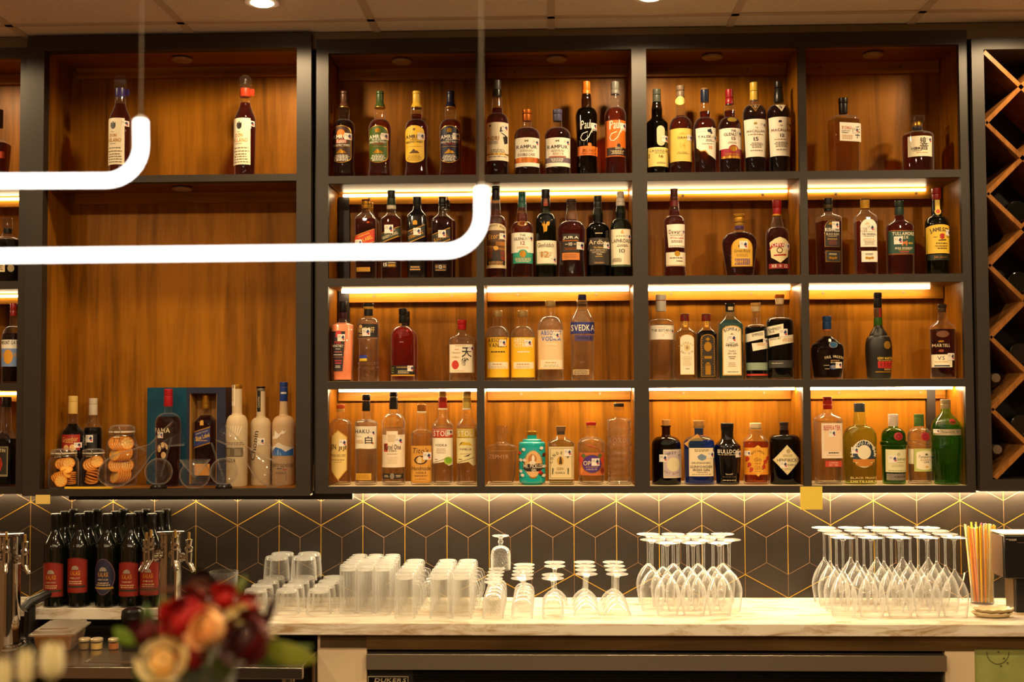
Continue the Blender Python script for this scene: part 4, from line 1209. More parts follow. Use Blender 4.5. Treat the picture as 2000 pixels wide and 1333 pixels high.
# ---------------------------------------------------------------- row three
g3 = 'bottles on the third shelf'
bottle(C1, 'vodka_bottle', 'pink vodka bottle with a dark tapering label and a black cap', 286, [(420, 44), (455, 46), (505, 126, 's'), (1142, 114)], [(230, 350, 47, 48, 'black'), (352, 425, 46, 46, '#3a1014')],
       [('P', [(176, 572), (334, 572), (304, 1016), (204, 1016)], '#2b2022'), ('K', 228, 562, 290, 640, '#c83430', 'a.5'), ('T', 'PINK', 214, 682, 292, 716, '#c83430'), ('T', 'WHITNEY', 192, 722, 314, 752, 'cream'), ('D', 225, 765, 282, 778, 1, 'cream'), ('D', 205, 795, 300, 815, 1, '#c86a5a'), ('D', 205, 828, 300, 845, 1, 'cream'), ('K', 195, 860, 315, 864, '#c86a3a'), ('D', 212, 890, 300, 945, 2, '#c83430'), ('D', 215, 955, 288, 985, 2, 'cream'), ('S', 290, 645, 84)], liq=(470, plain('#ef8a5c', .25)), sq=(1, 5), rot=8, shelf=S3, group=g3)
bottle(C1, 'vodka_bottle', 'ringed clear vodka bottle with a black band and small blue and yellow flag', 578, [(320, 52), (415, 54), (480, 122, 'r'), (640, 121), (650, 125), (660, 111), (912, 111), (932, 124, 's'), (952, 113, 's'), (966, 112), (986, 124, 's'), (1006, 117, 's'), (1142, 117)], [(250, 288, 60, 60, '#14120f'), (288, 318, 60, 60, '#b98a2e'), (318, 395, 50, 52, '#14120f'), (396, 415, 53, 54, 'gold')],
       [('L', 458, 490, 690, 640, '#1c1814'), ('T', 'NEMIROFF', 466, 525, 660, 588, '#d9b878'), ('K', 480, 497, 525, 535, '#d9b878', 'o'), ('D', 480, 600, 560, 630, 2, '#d9b878'), ('L', 487, 840, 577, 876, '#2a3ca0'), ('K', 487, 876, 577, 905, '#e6c02a'), ('S', 570, 582, 92)], liq=(430, CLEARL), shelf=S3, group=g3)
for i, (cx, top, Y, lab) in enumerate(((968, 310, .06, 'red amber embossed vodka bottle with a black and yellow band'), (1000, 340, .15, 'red amber vodka bottle standing behind the embossed one'))):
    it = [('L', 835, 958, 1106, 1060, '#1a1712'), ('K', 835, 1060, 1106, 1074, '#d9a02a'), ('D', 905, 968, 1060, 985, 1, 'kraft'), ('D', 925, 1010, 1050, 1050, 2, 'beige'), ('D', 845, 970, 880, 1050, 3, '#8a8a3a'), ('S', 1092, 990, 66)] if i == 0 else []
    bottle(C1, 'vodka_bottle', lab, cx, [(top + 160, 45), (top + 200, 47), (top + 322, 136, 'r'), (1142 if i == 0 else 1120, 136)], [(top, top + 70, 48, 48, 'black'), (top + 72, top + 165, 47, 47, 'black')], it, liq=(top + 205, '#e0561c'), shelf=S3, Y=Y, group=g3)
bottle(C1, 'vodka_bottle', 'flat clear vodka bottle with a red cap, cream label and large brush characters', 1637, [(544, 40), (582, 44), (660, 143, 's'), (1140, 141)], [(437, 487, 50, 50, '#b81c1c'), (489, 548, 48, 47, '#b81c1c')],
       [('L', 1500, 718, 1778, 1036, 'cream'), ('K', 1527, 898, 1608, 998, '#c8301c', 'o'), ('T', '天', 1640, 752, 1752, 862, 'ink', 0, 'b'), ('T', '雀', 1628, 868, 1722, 966, 'ink', 0, 'b'), ('T', 'TENJAKU', 1528, 802, 1625, 826, '#b4885a'), ('T', 'VODKA', 1532, 852, 1610, 874, '#b4885a'), ('D', 1560, 728, 1690, 740, 1, 'kraft'), ('D', 1560, 768, 1610, 785, 1, '#c8704a'), ('D', 1510, 1010, 1690, 1022, 1, 'kraft'), ('S', 1750, 765, 62)], liq=(640, CLEARL), sq=(.62, 4), shelf=S3, group=g3)
for cx, top, w, gy, pap, ink, l1, l2, lab in ((300, 333, 136, 640, '#f0ba1c', '#33260c', 'ABSOLUT', 'VANILIA', 'yellow vodka bottle lettered in black with a brass cap'), (588, 333, 137, 640, '#f2bf22', 'white', 'ABSOLUT', 'CITRON', 'yellow vodka bottle lettered in white with a brass cap'), (900, 222, 147, 556, '#eccb98', '#1f63c8', 'ABSOLUT', 'VODKA', 'tall frosted cream vodka bottle lettered in blue with a brass cap')):
    big = top < 300
    x0, x1 = cx - w + 1, cx + w - 1
    b1 = 1090 if not big else 1000
    it = [('L', x0, gy, x1, b1, pap), ('T', l1, cx - w * .74, gy + 8, cx + w * .85, gy + (56 if not big else 60), ink), ('T', l2, cx - w * .68, gy + (64 if not big else 74), cx + w * .8, gy + (112 if not big else 126), ink), ('D', cx - 70, gy + 150, cx + 90, gy + 178, 1, ink if not big else 'cream'), ('D', cx - 30, gy + 195, cx + 90, gy + 215, 1, pap if not big else 'cream'),
          ('K', cx - w * .77, 918 if not big else 893, cx + w * .88, 992 if not big else 980, 'cream'), ('D', cx - 70, 930 if not big else 912, cx + 80, 958 if not big else 938, 1, 'kraft'), ('D', cx - w * .7, 962 if not big else 945, cx + w * .8, 985 if not big else 975, 2, '#c8a878'), ('S', cx + 62, gy + 64, 76)]
    bottle(C2, 'vodka_bottle', lab, cx, [(top + 66, 48), (top + 176, 52), (top + 300 if not big else top + 322, w, 'r'), (1132, w)], [(top, top + 62, 59, 59, plain('#c9a86a', .3, .6)), (top + 60, top + 70, 50, 50, plain('#c9a86a', .3, .6))], it, liq=(top + 190, CLEARL), shelf=S3, group=g3)
bottle(C2, 'vodka_bottle', 'tall clear vodka bottle with a navy cap and a blue band of white letters', 1262, [(250, 60), (285, 62), (470, 138, 's'), (620, 140), (720, 130, 's'), (1125, 128)], [(152, 212, 49, 49, '#17183a'), (214, 232, 66, 68, thin_glass((.9, .9, .9)), 'collar'), (234, 252, 62, 60, thin_glass((.9, .9, .9)), 'collar')],
       [('L', 1126, 468, 1399, 600, '#2a2f78'), ('T', 'SVEDKA', 1134, 498, 1398, 568, 'cream'), ('L', 1170, 615, 1380, 682, '#5a4a78'), ('T', 'VODKA', 1200, 632, 1366, 662, '#1c1c50'), ('L', 1150, 1000, 1330, 1060, '#c8a878'), ('D', 1160, 1005, 1320, 1055, 4, 'grey')], liq=(330, CLEARL), shelf=S3, group=g3)

bottle(C3, 'gin_bottle', 'straight clear gin bottle with rippled lower glass and a pale cap', 300, [(340, 48), (430, 50), (480, 140, 'f'), (1122, 140)], [(155, 216, 58, 58, '#cdc4b4'), (216, 224, 58, 58, '#b02a1c', 'neck_ring'), (224, 342, 58, 58, '#cdc4b4')],
       [('L', 162, 505, 440, 665, 'white'), ('T', 'THE BOTANIST', 182, 545, 432, 576, 'ink', 0, ''), ('D', 205, 520, 370, 532, 1, 'kraft'), ('D', 300, 585, 380, 597, 1, 'kraft'), ('T', '22', 298, 606, 320, 628, 'kraft'), ('S', 430, 570, 56)], liq=(490, liquid(CLEARL, 1.36, .08)), shelf=S3, group=g3)
for cx, dark, lab in ((570, 0, 'square pale gin bottle with an arched cream label and red cap'), (811, 1, 'square dark gin bottle with an arched gold label and red cap')):
    x0, x1 = (497, 660) if not dark else (733, 892)
    it = [('L', cx - 20, 378, cx + 20, 520, 'gold'), ('D', cx - 14, 385, cx + 14, 500, 6, '#1c2a1c'), ('L', x0, 605, x1, 1062 if not dark else 1080, 'gold', 'a.12'), ('K', x0 + 6, 612, x1 - 6, 1056 if not dark else 1074, 'cream' if not dark else '#2a1c08', 'a.12')]
    c = (x0 + x1) / 2
    if dark:
        rnd = random.Random(3)
        for q in range(34):
            yy, xx = 640 + q * 12.5, (x0 + 16 if q % 2 else x1 - 16) + rnd.uniform(-7, 7)
            it.append(('K2', xx - 6, yy - 6, xx + 6, yy + 6, 'gold', 'd'))
        it += [('K2', c - 42, 690, c + 42, 800, 'gold', 'o'), ('K2', c - 28, 640, c + 28, 680, 'gold', 'd'), ('K2', c - 40, 850, c + 42, 880, 'gold'), ('K2', c - 30, 920, c + 30, 1060, 'gold', 'a.3'), ('T', 'GIN', c - 24, 935, c + 24, 960, '#3a2408')]
    else:
        it += [('A', 'BOMBAY', c - 2, 775, 62, 155, 25, 24, '#b89a5a'), ('A', 'DRY GIN', c - 2, 745, 90, 215, 325, 22, '#8a7a58'), ('K2', c - 36, 715, c + 34, 798, '#e0c890', 'o'), ('K2', c - 12, 735, c + 18, 775, '#c8a878', 'o'), ('D', c - 55, 850, c + 55, 960, 6, '#d2bc8e'), ('D', c - 20, 985, c + 25, 1005, 1, '#8a7a58')]
    bottle(C3, 'gin_bottle', lab, cx, [(450, 46), (510, 50), (605, 124 if not dark else 114, 's'), (1120, 122 if not dark else 112)], [(370, 385, 50, 50, '#5a1412'), (385, 452, 49, 50, '#7a1814')], it, liq=(560, '#f0e2a0' if not dark else '#3a1c08'), sq=(1, 5), shelf=S3, group=g3)
bottle(C3, 'gin_bottle', 'square pale blue gin bottle with an arched cream label and gold border', 1081, [(345, 50), (380, 52), (505, 136, 's'), (1118, 134)], [(250, 290, 56, 54, 'black'), (291, 345, 50, 50, '#23201a')],
       [('L', 1054, 264, 1110, 330, 'beige'), ('L', 975, 508, 1186, 1068, '#cfa24a', 'a.1'), ('K', 986, 520, 1175, 1056, 'cream', 'a.1'), ('A', 'BOMBAY', 1080, 690, 128, 128, 52, 36, 'ink'), ('K2', 1030, 600, 1130, 715, '#b6c2b0', 'o'), ('K2', 1068, 590, 1094, 622, 'gold', 'd'), ('A', 'SAPPHIRE', 1078, 590, 160, 242, 298, 32, 'ink'), ('T', 'Distilled', 1040, 784, 1120, 805, '#7a6a4a', 0, 'i'), ('T', 'DRY GIN', 1032, 815, 1128, 832, 'ink'), ('D', 1038, 850, 1125, 890, 2, '#6a5a40'), ('D', 1030, 920, 1125, 975, 3, '#b49a6a'), ('D', 1020, 1020, 1150, 1038, 1, '#6a5a40'), ('S', 1082, 655, 90)], liq=(440, '#8fd4f0'), tint=(.82, .94, .98), sq=(1, 5), shelf=S3, group=g3)
for cx, top, w, sh_, big, lab in ((1375, 245, 126, 500, 0, 'violet black gin bottle with slanted paper strips and a silver green band'), (1645, 152, 152, 420, 1, 'taller violet black gin bottle with slanted paper strips and a grey band')):
    x0, x1 = cx - w + 2, cx + w - 2
    if big:
        it = [('P', [(1487, 522), (1655, 488), (1655, 585), (1487, 620)], 'cream'), ('T', 'EMPRESS', 1505, 530, 1630, 562, 'ink', 11, ''), ('T', '1908', 1510, 572, 1560, 590, 'ink', 11, ''), ('P', [(1505, 652), (1795, 604), (1795, 692), (1512, 745)], 'cream'), ('T', 'INDIGO GIN', 1515, 648, 1618, 668, 'ink', 9, ''), ('D', 1640, 650, 1785, 690, 4, 'kraft'), ('L', 1503, 898, 1794, 982, '#3a3834'), ('D', 1515, 925, 1660, 938, 1, 'beige'), ('S', 1655, 590, 92)]
        caps = [(152, 192, 55, 53, 'copper'), (193, 262, 50, 44, plain('#d8b88a', .4), 'cork')]
    else:
        it = [('P', [(1252, 602), (1448, 562), (1440, 610), (1452, 650), (1252, 694)], 'cream'), ('T', 'EMPRESS', 1310, 590, 1432, 624, 'ink', 9, ''), ('P', [(1306, 708), (1496, 690), (1498, 762), (1318, 795)], 'cream'), ('D', 1345, 705, 1470, 735, 2, 'kraft'), ('L', 1253, 924, 1498, 1008, '#8a9a84'), ('K', 1252, 1050, 1498, 1072, '#b0341c'), ('S', 1462, 680, 60)]
        caps = [(245, 285, 55, 54, plain('#d0a052', .4, .4)), (286, 345, 52, 44, plain('#d8b88a', .45), 'cork')]
    bottle(C3, 'gin_bottle', lab, cx, [(top + 95 + 15 * big, 46), (sh_ - 10, 50), (sh_ + 58, w, 'f'), (1120 if not big else 1110, w)], caps, it, liq=(sh_ + 18, '#2c1024' if not big else '#1c0c20'), shelf=S3, group=g3)

bottle(C4, 'cognac_bottle', 'bell shaped dark brandy bottle with a blue cap and blue oval medallion', 325, [(562, 47), (612, 50), (700, 130, 's'), (780, 186, 'r'), (850, 186), (1118, 164)], [(395, 452, 50, 50, '#1c3e6a'), (454, 546, 49, 49, '#1c3e6a'), (546, 564, 48, 48, '#c46a2a', 'neck_ring')],
       [('L', 322, 688, 422, 758, 'silver', 'o'), ('K', 330, 694, 414, 752, '#1f5a86', 'o'), ('L', 318, 652, 348, 690, 'silver', 'a.5'), ('A', 'PAUL MASSON', 378, 1180, 310, 109, 71, 30, 'beige'), ('D', 330, 890, 450, 908, 1, 'kraft'), ('T', 'BRANDY', 340, 912, 430, 930, 'beige'), ('L', 328, 945, 415, 1002, '#2a4a80', 'o'), ('T', 'VSOP', 345, 958, 405, 988, 'beige'), ('K', 262, 950, 325, 956, 'beige'), ('K', 275, 990, 325, 996, 'beige'), ('S', 432, 952, 74)], liq=(625, '#4a1c0c'), sq=(.5, 2.4), shelf=S3, group='brandies on the third shelf')
bottle(C4, 'cognac_bottle', 'tall frosted black cognac bottle with a gold medallion and red label', 905, [(408, 45), (500, 47), (620, 100, 's'), (770, 147, 'r'), (800, 147), (1110, 130, 's')], [(130, 185, 45, 45, 'black'), (187, 300, 45, 45, 'black'), (302, 412, 46, 46, '#5a3a1c'), (413, 502, 46.5, 48.5, '#2c5a14', 'neck_glass')],
       [('L', 905, 308, 938, 405, '#a81c14'), ('L', 935, 680, 1018, 772, 'gold', 'o'), ('K', 948, 694, 1006, 758, '#8a6420', 'o'), ('Q', [(965, 735), (985, 700), (992, 720), (980, 745)], 'gold'), ('P', [(865, 912), (1046, 908), (1040, 984), (868, 984)], '#b81c18'), ('T', 'RÉMY MARTIN', 862, 855, 1042, 890, 'yellow'), ('D', 865, 895, 1030, 908, 1, 'kraft'), ('T', 'V.S.O.P', 890, 925, 1030, 970, '#2a0c08'), ('D', 930, 990, 1030, 1012, 2, 'kraft'), ('K', 840, 1022, 1030, 1034, 'gold'), ('S', 1032, 722, 30)][:-1], body=plain('#16120d', .4), sq=(.75, 2.2), shelf=S3, group='brandies on the third shelf')
bottle(C4, 'cognac_bottle', 'round shouldered dark amber cognac bottle with a small cream label', 1632, [(350, 46), (430, 50), (525, 138, 's'), (1110, 136)], [(262, 300, 49, 47, '#2a2018'), (302, 352, 45, 45, '#3a2a1c')],
       [('L', 1530, 565, 1660, 640, '#6a3a18', 'o'), ('T', 'MARTELL', 1500, 714, 1668, 748, 'beige'), ('K', 1545, 675, 1605, 694, 'gold', 'o'), ('K', 1548, 775, 1600, 806, '#8a3a18', 'o'), ('L', 1497, 833, 1692, 976, 'cream'), ('T', 'VS', 1536, 850, 1606, 894, 'ink', 0, ''), ('D', 1515, 908, 1640, 925, 1, 'kraft'), ('K', 1512, 952, 1662, 968, '#2a3a5a'), ('S', 1680, 858, 84)], liq=(545, '#8a3814'), shelf=S3, group='brandies on the third shelf')

# ---------------------------------------------------------------- row four
g4 = 'bottles on the bottom shelf'
bottle(D1, 'gin_bottle', 'ribbed golden gin bottle with a pointed pale gold label and orange cap', 246, [(320, 42), (400, 44), (465, 117, 'r'), (1172, 117)], [(237, 285, 48, 48, '#b5441c'), (286, 322, 48, 44, plain('#c8924a', .5), 'cork')],
       [('P', [(238, 522), (334, 600), (334, 972), (238, 1088), (138, 972), (138, 600)], '#cfa046'), ('Q', [(238, 536), (326, 606), (326, 966), (238, 1072), (146, 966), (146, 606)], '#e6c476'), ('T', 'JIN', 142, 680, 214, 760, '#3a2a1c'), ('T', 'JIJI', 240, 695, 325, 760, '#3a2a1c'), ('T', 'INDIA DRY GIN', 155, 796, 316, 812, '#4a3a24'), ('D', 155, 850, 315, 868, 1, '#8a6a34'), ('D', 185, 876, 285, 890, 1, '#a8844a'), ('K2', 150, 820, 320, 824, '#8a6a34'), ('S', 288, 668, 80)], liq=(440, '#fdf0d2'), flute=(40, .02, .19), n=80, shelf=S4, group=g4)
bottle(D1, 'vodka_bottle', 'clear rippled vodka bottle with a black cap and one large brush character', 553, [(308, 50), (400, 52), (438, 122, 's'), (1180, 121)], [(125, 192, 46, 47, '#1c1812'), (194, 312, 45, 48, '#1c1812')],
       [('P', [(436, 480), (674, 480), (674, 732), (600, 735), (500, 730), (436, 736)], 'cream'), ('T', 'HAKU', 442, 515, 606, 560, 'ink'), ('T', 'VODKA', 442, 585, 520, 602, '#b8a078'), ('D', 450, 630, 540, 675, 3, 'kraft'), ('T', '白', 556, 592, 640, 676, 'ink', 0, 'b'), ('K', 638, 662, 650, 682, '#c8301c'), ('L', 450, 1008, 628, 1084, '#d9a02a'), ('D', 462, 1020, 615, 1072, 3, '#b07c1c'), ('S', 636, 555, 60)], liq=(420, liquid(CLEARL, 1.36, .04)), sq=(1, 3), shelf=S4, group=g4)
bottle(D1, 'vodka_bottle', 'tall clear vodka bottle with a cream stepped label and black lower band', 862, [(288, 51), (340, 54), (460, 132, 'r'), (480, 133), (500, 129, 's'), (930, 130), (960, 133, 's'), (1180, 132)], [(95, 150, 46, 46, '#1c1a18'), (152, 290, 47, 48, '#1c1a18')],
       [('L', 734, 575, 993, 942, '#f3dfc0'), ('L', 795, 535, 925, 600, '#f3dfc0'), ('K', 815, 572, 905, 658, '#d9c09a'), ('T', 'Ketel One', 772, 682, 958, 742, 'ink'), ('Q', [(765, 672), (812, 672), (812, 766), (765, 766)], '#c04a2a'), ('T', 'K', 770, 680, 808, 748, 'ink'), ('T', 'VODKA', 822, 745, 912, 766, '#4a3a2a'), ('D', 795, 785, 930, 800, 1, '#a87a5a'), ('D', 800, 820, 930, 905, 5, '#e0c8a0'), ('L', 748, 1012, 980, 1070, '#241c18'), ('K', 838, 1005, 888, 1072, '#8a7a6a', 'o'), ('D', 765, 1025, 825, 1055, 2, 'beige'), ('D', 900, 1025, 965, 1055, 2, 'beige'), ('S', 935, 645, 80)], liq=(500, CLEARL), shelf=S4, group=g4)
bottle(D1, 'vodka_bottle', 'short vodka bottle with a brown kraft label, old style lettering and copper cap', 1180, [(330, 48), (500, 58, 's'), (520, 62), (610, 122, 'r'), (1172, 120)], [(235, 312, 51, 50, plain('#b5702c', .3, .5)), (314, 332, 52, 52, 'cream', 'neck_ring')],
       [('L', 1062, 700, 1298, 1114, '#d89a3a'), ('T', "Tito's", 1090, 722, 1268, 785, '#3a1c10', 0, 'i'), ('K', 1106, 812, 1252, 910, '#3a1c10', 'o'), ('K2', 1124, 826, 1234, 896, '#d89a3a', 'o'), ('K2', 1145, 820, 1190, 895, '#e0c890', 'a.4'), ('T', 'Handmade', 1074, 930, 1288, 975, '#3a1c10', 0, 'i'), ('T', 'VODKA', 1122, 992, 1242, 1014, '#3a1c10'), ('D', 1100, 1028, 1265, 1050, 2, '#5a3414'), ('D', 1092, 1068, 1270, 1082, 1, '#5a3414'), ('K', 1066, 1096, 1294, 1101, '#8a541c'), ('S', 1252, 815, 88)], liq=(560, '#f6e6c2'), sq=(.8, 3), shelf=S4, group=g4)
for cx, van, lab in ((1420, 0, 'clear vodka bottle with a red name block over a white label with a lime'), (1694, 1, 'clear vodka bottle with a yellow name block and pale yellow vanilla label')):
    x0, x1 = cx - 114, cx + 114
    pc, bc = ('#eadca0', '#d2b43c') if van else ('#f4ead2', '#c03a20')
    it = [('L', x0, 506, x1, 606, bc), ('K', x0 + 4, 518, x1 - 4, 522, 'cream'), ('T', 'STOLI', x0 + 14, 530, x1 - 30, 592, 'white'), ('P', [(x0, 612), (x1, 612), (x1, 912), (x1 - 40, 925), (x1 - 90, 880), (x0 + 10, 900), (x0, 890)], pc), ('T', 'VODKA' if not van else 'VANILLA', cx - 78, 678 if not van else 724, cx + 56, 706 if not van else 750, '#6a4a2a'), ('D', cx - 78, 725 if not van else 780, cx + 60, 788 if not van else 800, 3 if not van else 1, '#c8ae88'),
          ('Q', [(x0 + 20, 885), (x1 - 30, 828), (x1 - 30, 834), (x0 + 20, 892)], '#6a5030'), ('D', x0 + 24, 845, x0 + 70, 862, 1, '#3a2a18')]
    if van:
        it += [('Q', [(cx - 90, 690), (cx - 50, 655), (cx + 40, 665), (cx + 70, 700), (cx + 10, 690)], '#d8b020'), ('Q', [(cx - 85, 705), (cx - 60, 660), (cx - 20, 655), (cx - 50, 672)], '#2a2a18'), ('Q', [(cx - 35, 825), (cx + 25, 800), (cx + 60, 780), (cx + 25, 815)], '#2a2018')]
    else:
        it += [('K', cx + 22, 822, cx + 112, 912, '#a8c83a', 'o'), ('K2', cx + 40, 838, cx + 100, 896, '#7fae2a', 'o'), ('S', cx + 92, 548, 60)]
    bottle(D1, 'vodka_bottle', lab, cx, [(278, 50), (372, 52), (485, 118, 's'), (1180, 116)], [(85, 150, 46, 46, '#c89a3a' if not van else '#d8b85a'), (152, 278, 49, 49, '#a8281c' if not van else '#d0b050'), (278, 296, 51, 51, 'cream', 'neck_ring')], it, liq=(470, CLEARL), shelf=S4, group=g4)

TEALG = plain('#12a7a6', .1, coat=.6)
bottle(D2, 'vodka_bottle', 'empty looking clear decanter bottle with a glass stopper and faint grey letters', 350, [(575, 42), (650, 44), (685, 80, 's'), (740, 172, 'r'), (1060, 148), (1090, 140, 's'), (1175, 140)], [(478, 570, 66, 64, thin_glass((.93, .9, .86)), 'glass_stopper')],
       [('T', 'ZEPHYR', 205, 800, 430, 845, '#b48a6c', 0, '')], liq=(760, CLEARL), sq=(.55, 3), shelf=S4, group=g4)
it = [('L', 545, 715, 838, 1045, '#12a7a6'), ('L', 598, 735, 816, 1066, 'gold', 'o'), ('K', 612, 752, 802, 1050, '#e0b070', 'o'), ('K2', 650, 790, 745, 905, '#b8743c', 'o'), ('K2', 690, 800, 722, 880, '#f0e2cc', 'o'), ('K2', 664, 865, 735, 905, '#f0e2cc', 'o'), ('Q', [(592, 905), (816, 895), (822, 950), (780, 985), (640, 985), (588, 955)], '#2a1c12'), ('T', 'MR. PICKLES', 598, 902, 812, 948, '#f0e2c0'), ('T', 'GIN', 686, 955, 738, 984, '#f0e2c0')]
for q, (x, y, c_) in enumerate(((565, 860, 'white'), (600, 740, 'white'), (800, 725, 'white'), (828, 800, 'maroon'), (565, 985, 'white'), (585, 1030, 'white'), (800, 1010, 'maroon'), (830, 930, 'white'), (555, 780, '#c83a2a'), (610, 860, '#f0d0c0'), (785, 995, '#c8281c'), (825, 1035, 'white'))):
    it += [('K2', x - 20, y - 18, x + 20, y + 18, c_, 'o'), ('K', x - 30, y + 8, x + 8, y + 30, '#1c4a2a', 'd')]
bottle(D2, 'gin_bottle', 'turquoise gin bottle with a flowered gold oval label', 692, [(580, 54), (622, 56), (640, 108, 'f'), (655, 110), (685, 152, 'f'), (1085, 150), (1110, 148), (1132, 120, 's'), (1175, 118)], [(537, 582, 58, 58, 'gold')], it, body=TEALG, shelf=S4, group=g4)
bottle(D2, 'gin_bottle', 'square clear gin bottle with a cream framed label and dark stopper', 1020, [(574, 46), (600, 60, 's'), (680, 148, 's'), (1170, 146)], [(482, 538, 58, 50, '#7a5a3c'), (538, 578, 45, 46, '#4a3a2c')],
       [('L', 882, 710, 1164, 1076, '#e2cc98'), ('K', 898, 728, 1140, 732, '#6a5434'), ('K', 898, 1058, 1140, 1062, '#6a5434'), ('K', 896, 728, 900, 1062, '#6a5434'), ('K', 1138, 728, 1142, 1062, '#6a5434'), ('A', 'CONDESA', 1010, 880, 86, 195, 20, 32, '#2c2218'), ('K', 972, 818, 1048, 918, '#cf9a34', 'o'), ('Q', [(995, 905), (1002, 830), (1015, 815), (1028, 850), (1032, 905)], '#4a3414'), ('T', 'GIN', 970, 940, 1044, 972, '#9a7430'), ('T', 'CLASICA', 955, 990, 1062, 1012, '#4a3a20'), ('Q', [(920, 945), (935, 955), (928, 1020), (918, 1020)], '#4a4a30'), ('Q', [(1090, 945), (1106, 955), (1102, 1020), (1092, 1020)], '#4a4a30'), ('S', 1095, 775, 84)], liq=(640, '#dcdcb4'), sq=(.8, 5), shelf=S4, group=g4)
op = bottle(D2, 'gin_bottle', 'round shouldered clear gin bottle with a purple roundel and tasselled cord', 1362, [(470, 50), (580, 54), (612, 62, 's'), (700, 155, 'r'), (1060, 150), (1080, 146), (1160, 140)], [(435, 472, 58, 57, '#b0241c'), (474, 500, 52, 50, thin_glass((.9, .88, .84)), 'glass_stopper')],
       [('L', 1216, 775, 1510, 1030, '#c96a3a'), ('K', 1218, 790, 1265, 930, '#d8482a', 'd'), ('K', 1460, 790, 1506, 930, '#d8482a', 'd'), ('K', 1225, 930, 1270, 1025, '#e08a3a', 'd'), ('K', 1455, 930, 1505, 1025, '#8a2a1c', 'd'), ('K', 1240, 780, 1300, 840, '#5a6a3a', 'd'), ('K', 1425, 780, 1485, 840, '#5a6a3a', 'd'), ('K', 1252, 792, 1478, 1008, 'gold', 'o'), ('K2', 1260, 800, 1470, 1000, '#4f2c7c', 'o'), ('T', 'OPIHR', 1268, 868, 1452, 918, '#f0d8a0'), ('T', 'London Dry Gin', 1300, 950, 1420, 975, '#f0d8d0', 0, 'i'), ('D', 1290, 930, 1440, 942, 1, '#d8a83a'), ('K', 1335, 805, 1385, 850, '#d89a3a', 'a.5'), ('S', 1405, 880, 88)], liq=(668, CLEARL), shelf=S4, group=g4)
cordm, tasm = plain('#b8561c', .7), plain('#b81c1c', .8)
mpp = (.07 - EYE.y) / FPX / 5.797
a = MB()
pts = [(math.cos(t) * .0115 + 0, math.sin(t) * .0115, .1225 - .004 * math.sin(t + 2)) for t in [i * PI / 8 for i in range(17)]]
a.tube(pts, .0022, cordm, 8)
a.tube([(.009, -.006, .1215), (.02, -.014, .119), (.027, -.014, .108), (.0325, -.012, .092)], .0022, cordm, 8)
a.build('cord', op)
a = MB(); a.lathe([(.001, .063), (.006, .064), (.0055, .083), (.0035, .088), (.0042, .092), (.001, .095)], tasm, 12, (.0335, -.012, 0)); a.build('tassel', op)
bottle(D2, 'vodka_bottle', 'tall ringed clear bottle with faint grey letters and a silver and black cap', 1678, [(380, 52), (395, 60, 's'), (418, 134, 'f')] + [p for y in (430, 520, 600, 700, 790, 860, 930, 1010, 1080) for p in ((y, 135), (y + 14, 126), (y + 56 if y < 1000 else y + 46, 126))] + [(1160, 134)], [(222, 262, 58, 57, '#2a2622'), (263, 300, 56, 52, thin_glass((.92, .9, .87)), 'glass_stopper')],
       [('T', 'ROXOR', 1560, 610, 1795, 665, '#8a6a58', 0, 'b')], liq=(425, CLEARL), sq=(1, 3), shelf=S4, group=g4)

bottle(D3, 'gin_bottle', 'brown black apothecary gin bottle with a lilac stamp label and cork', 356, [(300, 58), (315, 58), (320, 48), (400, 48), (420, 56, 's'), (520, 163, 'r'), (990, 163)], [(235, 305, 46, 40, WOODCAP, 'cork')],
       [('L', 307, 565, 521, 885, '#d8c8ae'), ('K', 318, 580, 510, 868, '#c4b2b4'), ('A', 'MONKEY 47', 412, 720, 105, 150, 30, 30, '#3a3228'), ('K2', 345, 655, 500, 812, '#e2d2a8', 'o'), ('A', 'DRY GIN', 412, 700, 150, 225, 300, 24, '#8a6a1c'), ('S', 308, 662, 86)], liq=(470, '#160806'), tint=(.16, .07, .03), shelf=S4, group=g4)
gp = bottle(D3, 'gin_bottle', 'blue gin bottle with a cream label, a cork and a kraft swing tag', 728, [(300, 62), (325, 64), (332, 48), (405, 48), (420, 60, 's'), (505, 171, 'r'), (985, 166)], [(245, 302, 65, 52, WOODCAP, 'cork'), (330, 405, 50, 50, '#20304e')],
       [('L', 600, 548, 870, 866, '#ecd8b0'), ('D', 650, 560, 830, 590, 2, '#8a7650'), ('Q', [(690, 640), (735, 612), (790, 640), (785, 672), (740, 690), (700, 672)], '#7488a0'), ('T', 'DRUMSHANBO', 626, 704, 838, 726, '#4a3e30', 0, ''), ('T', 'GUNPOWDER', 610, 745, 856, 773, '#2c2620'), ('T', 'IRISH GIN', 640, 780, 824, 808, '#2c2620'), ('D', 670, 815, 810, 828, 1, '#6a5a40'), ('D', 625, 838, 845, 848, 1, '#6a5a40'), ('S', 842, 625, 74)], liq=(470, '#4a86f4'), tint=(.66, .78, .98), sq=(.9, 3), shelf=S4, group=g4)
mpp3 = (.07 - EYE.y) / FPX / 5.797
cx3, z3 = lambda x: (x - 728) * mpp3, lambda y: W(D3[0] + 728 / D3[2], D3[1] + y / D3[2], .07).z - S4
a = MB()
q = [(550, 500), (695, 392), (784, 492), (655, 598)]
a.add([(cx3(x), -.0345, z3(y)) for x, y in q] + [(cx3(x), -.0335, z3(y)) for x, y in q], [(0, 1, 2, 3), (7, 6, 5, 4), (0, 4, 5, 1), (1, 5, 6, 2), (2, 6, 7, 3), (3, 7, 4, 0)], plain('#d29a44', .7)); a.build('swing_tag', gp, smooth=0)
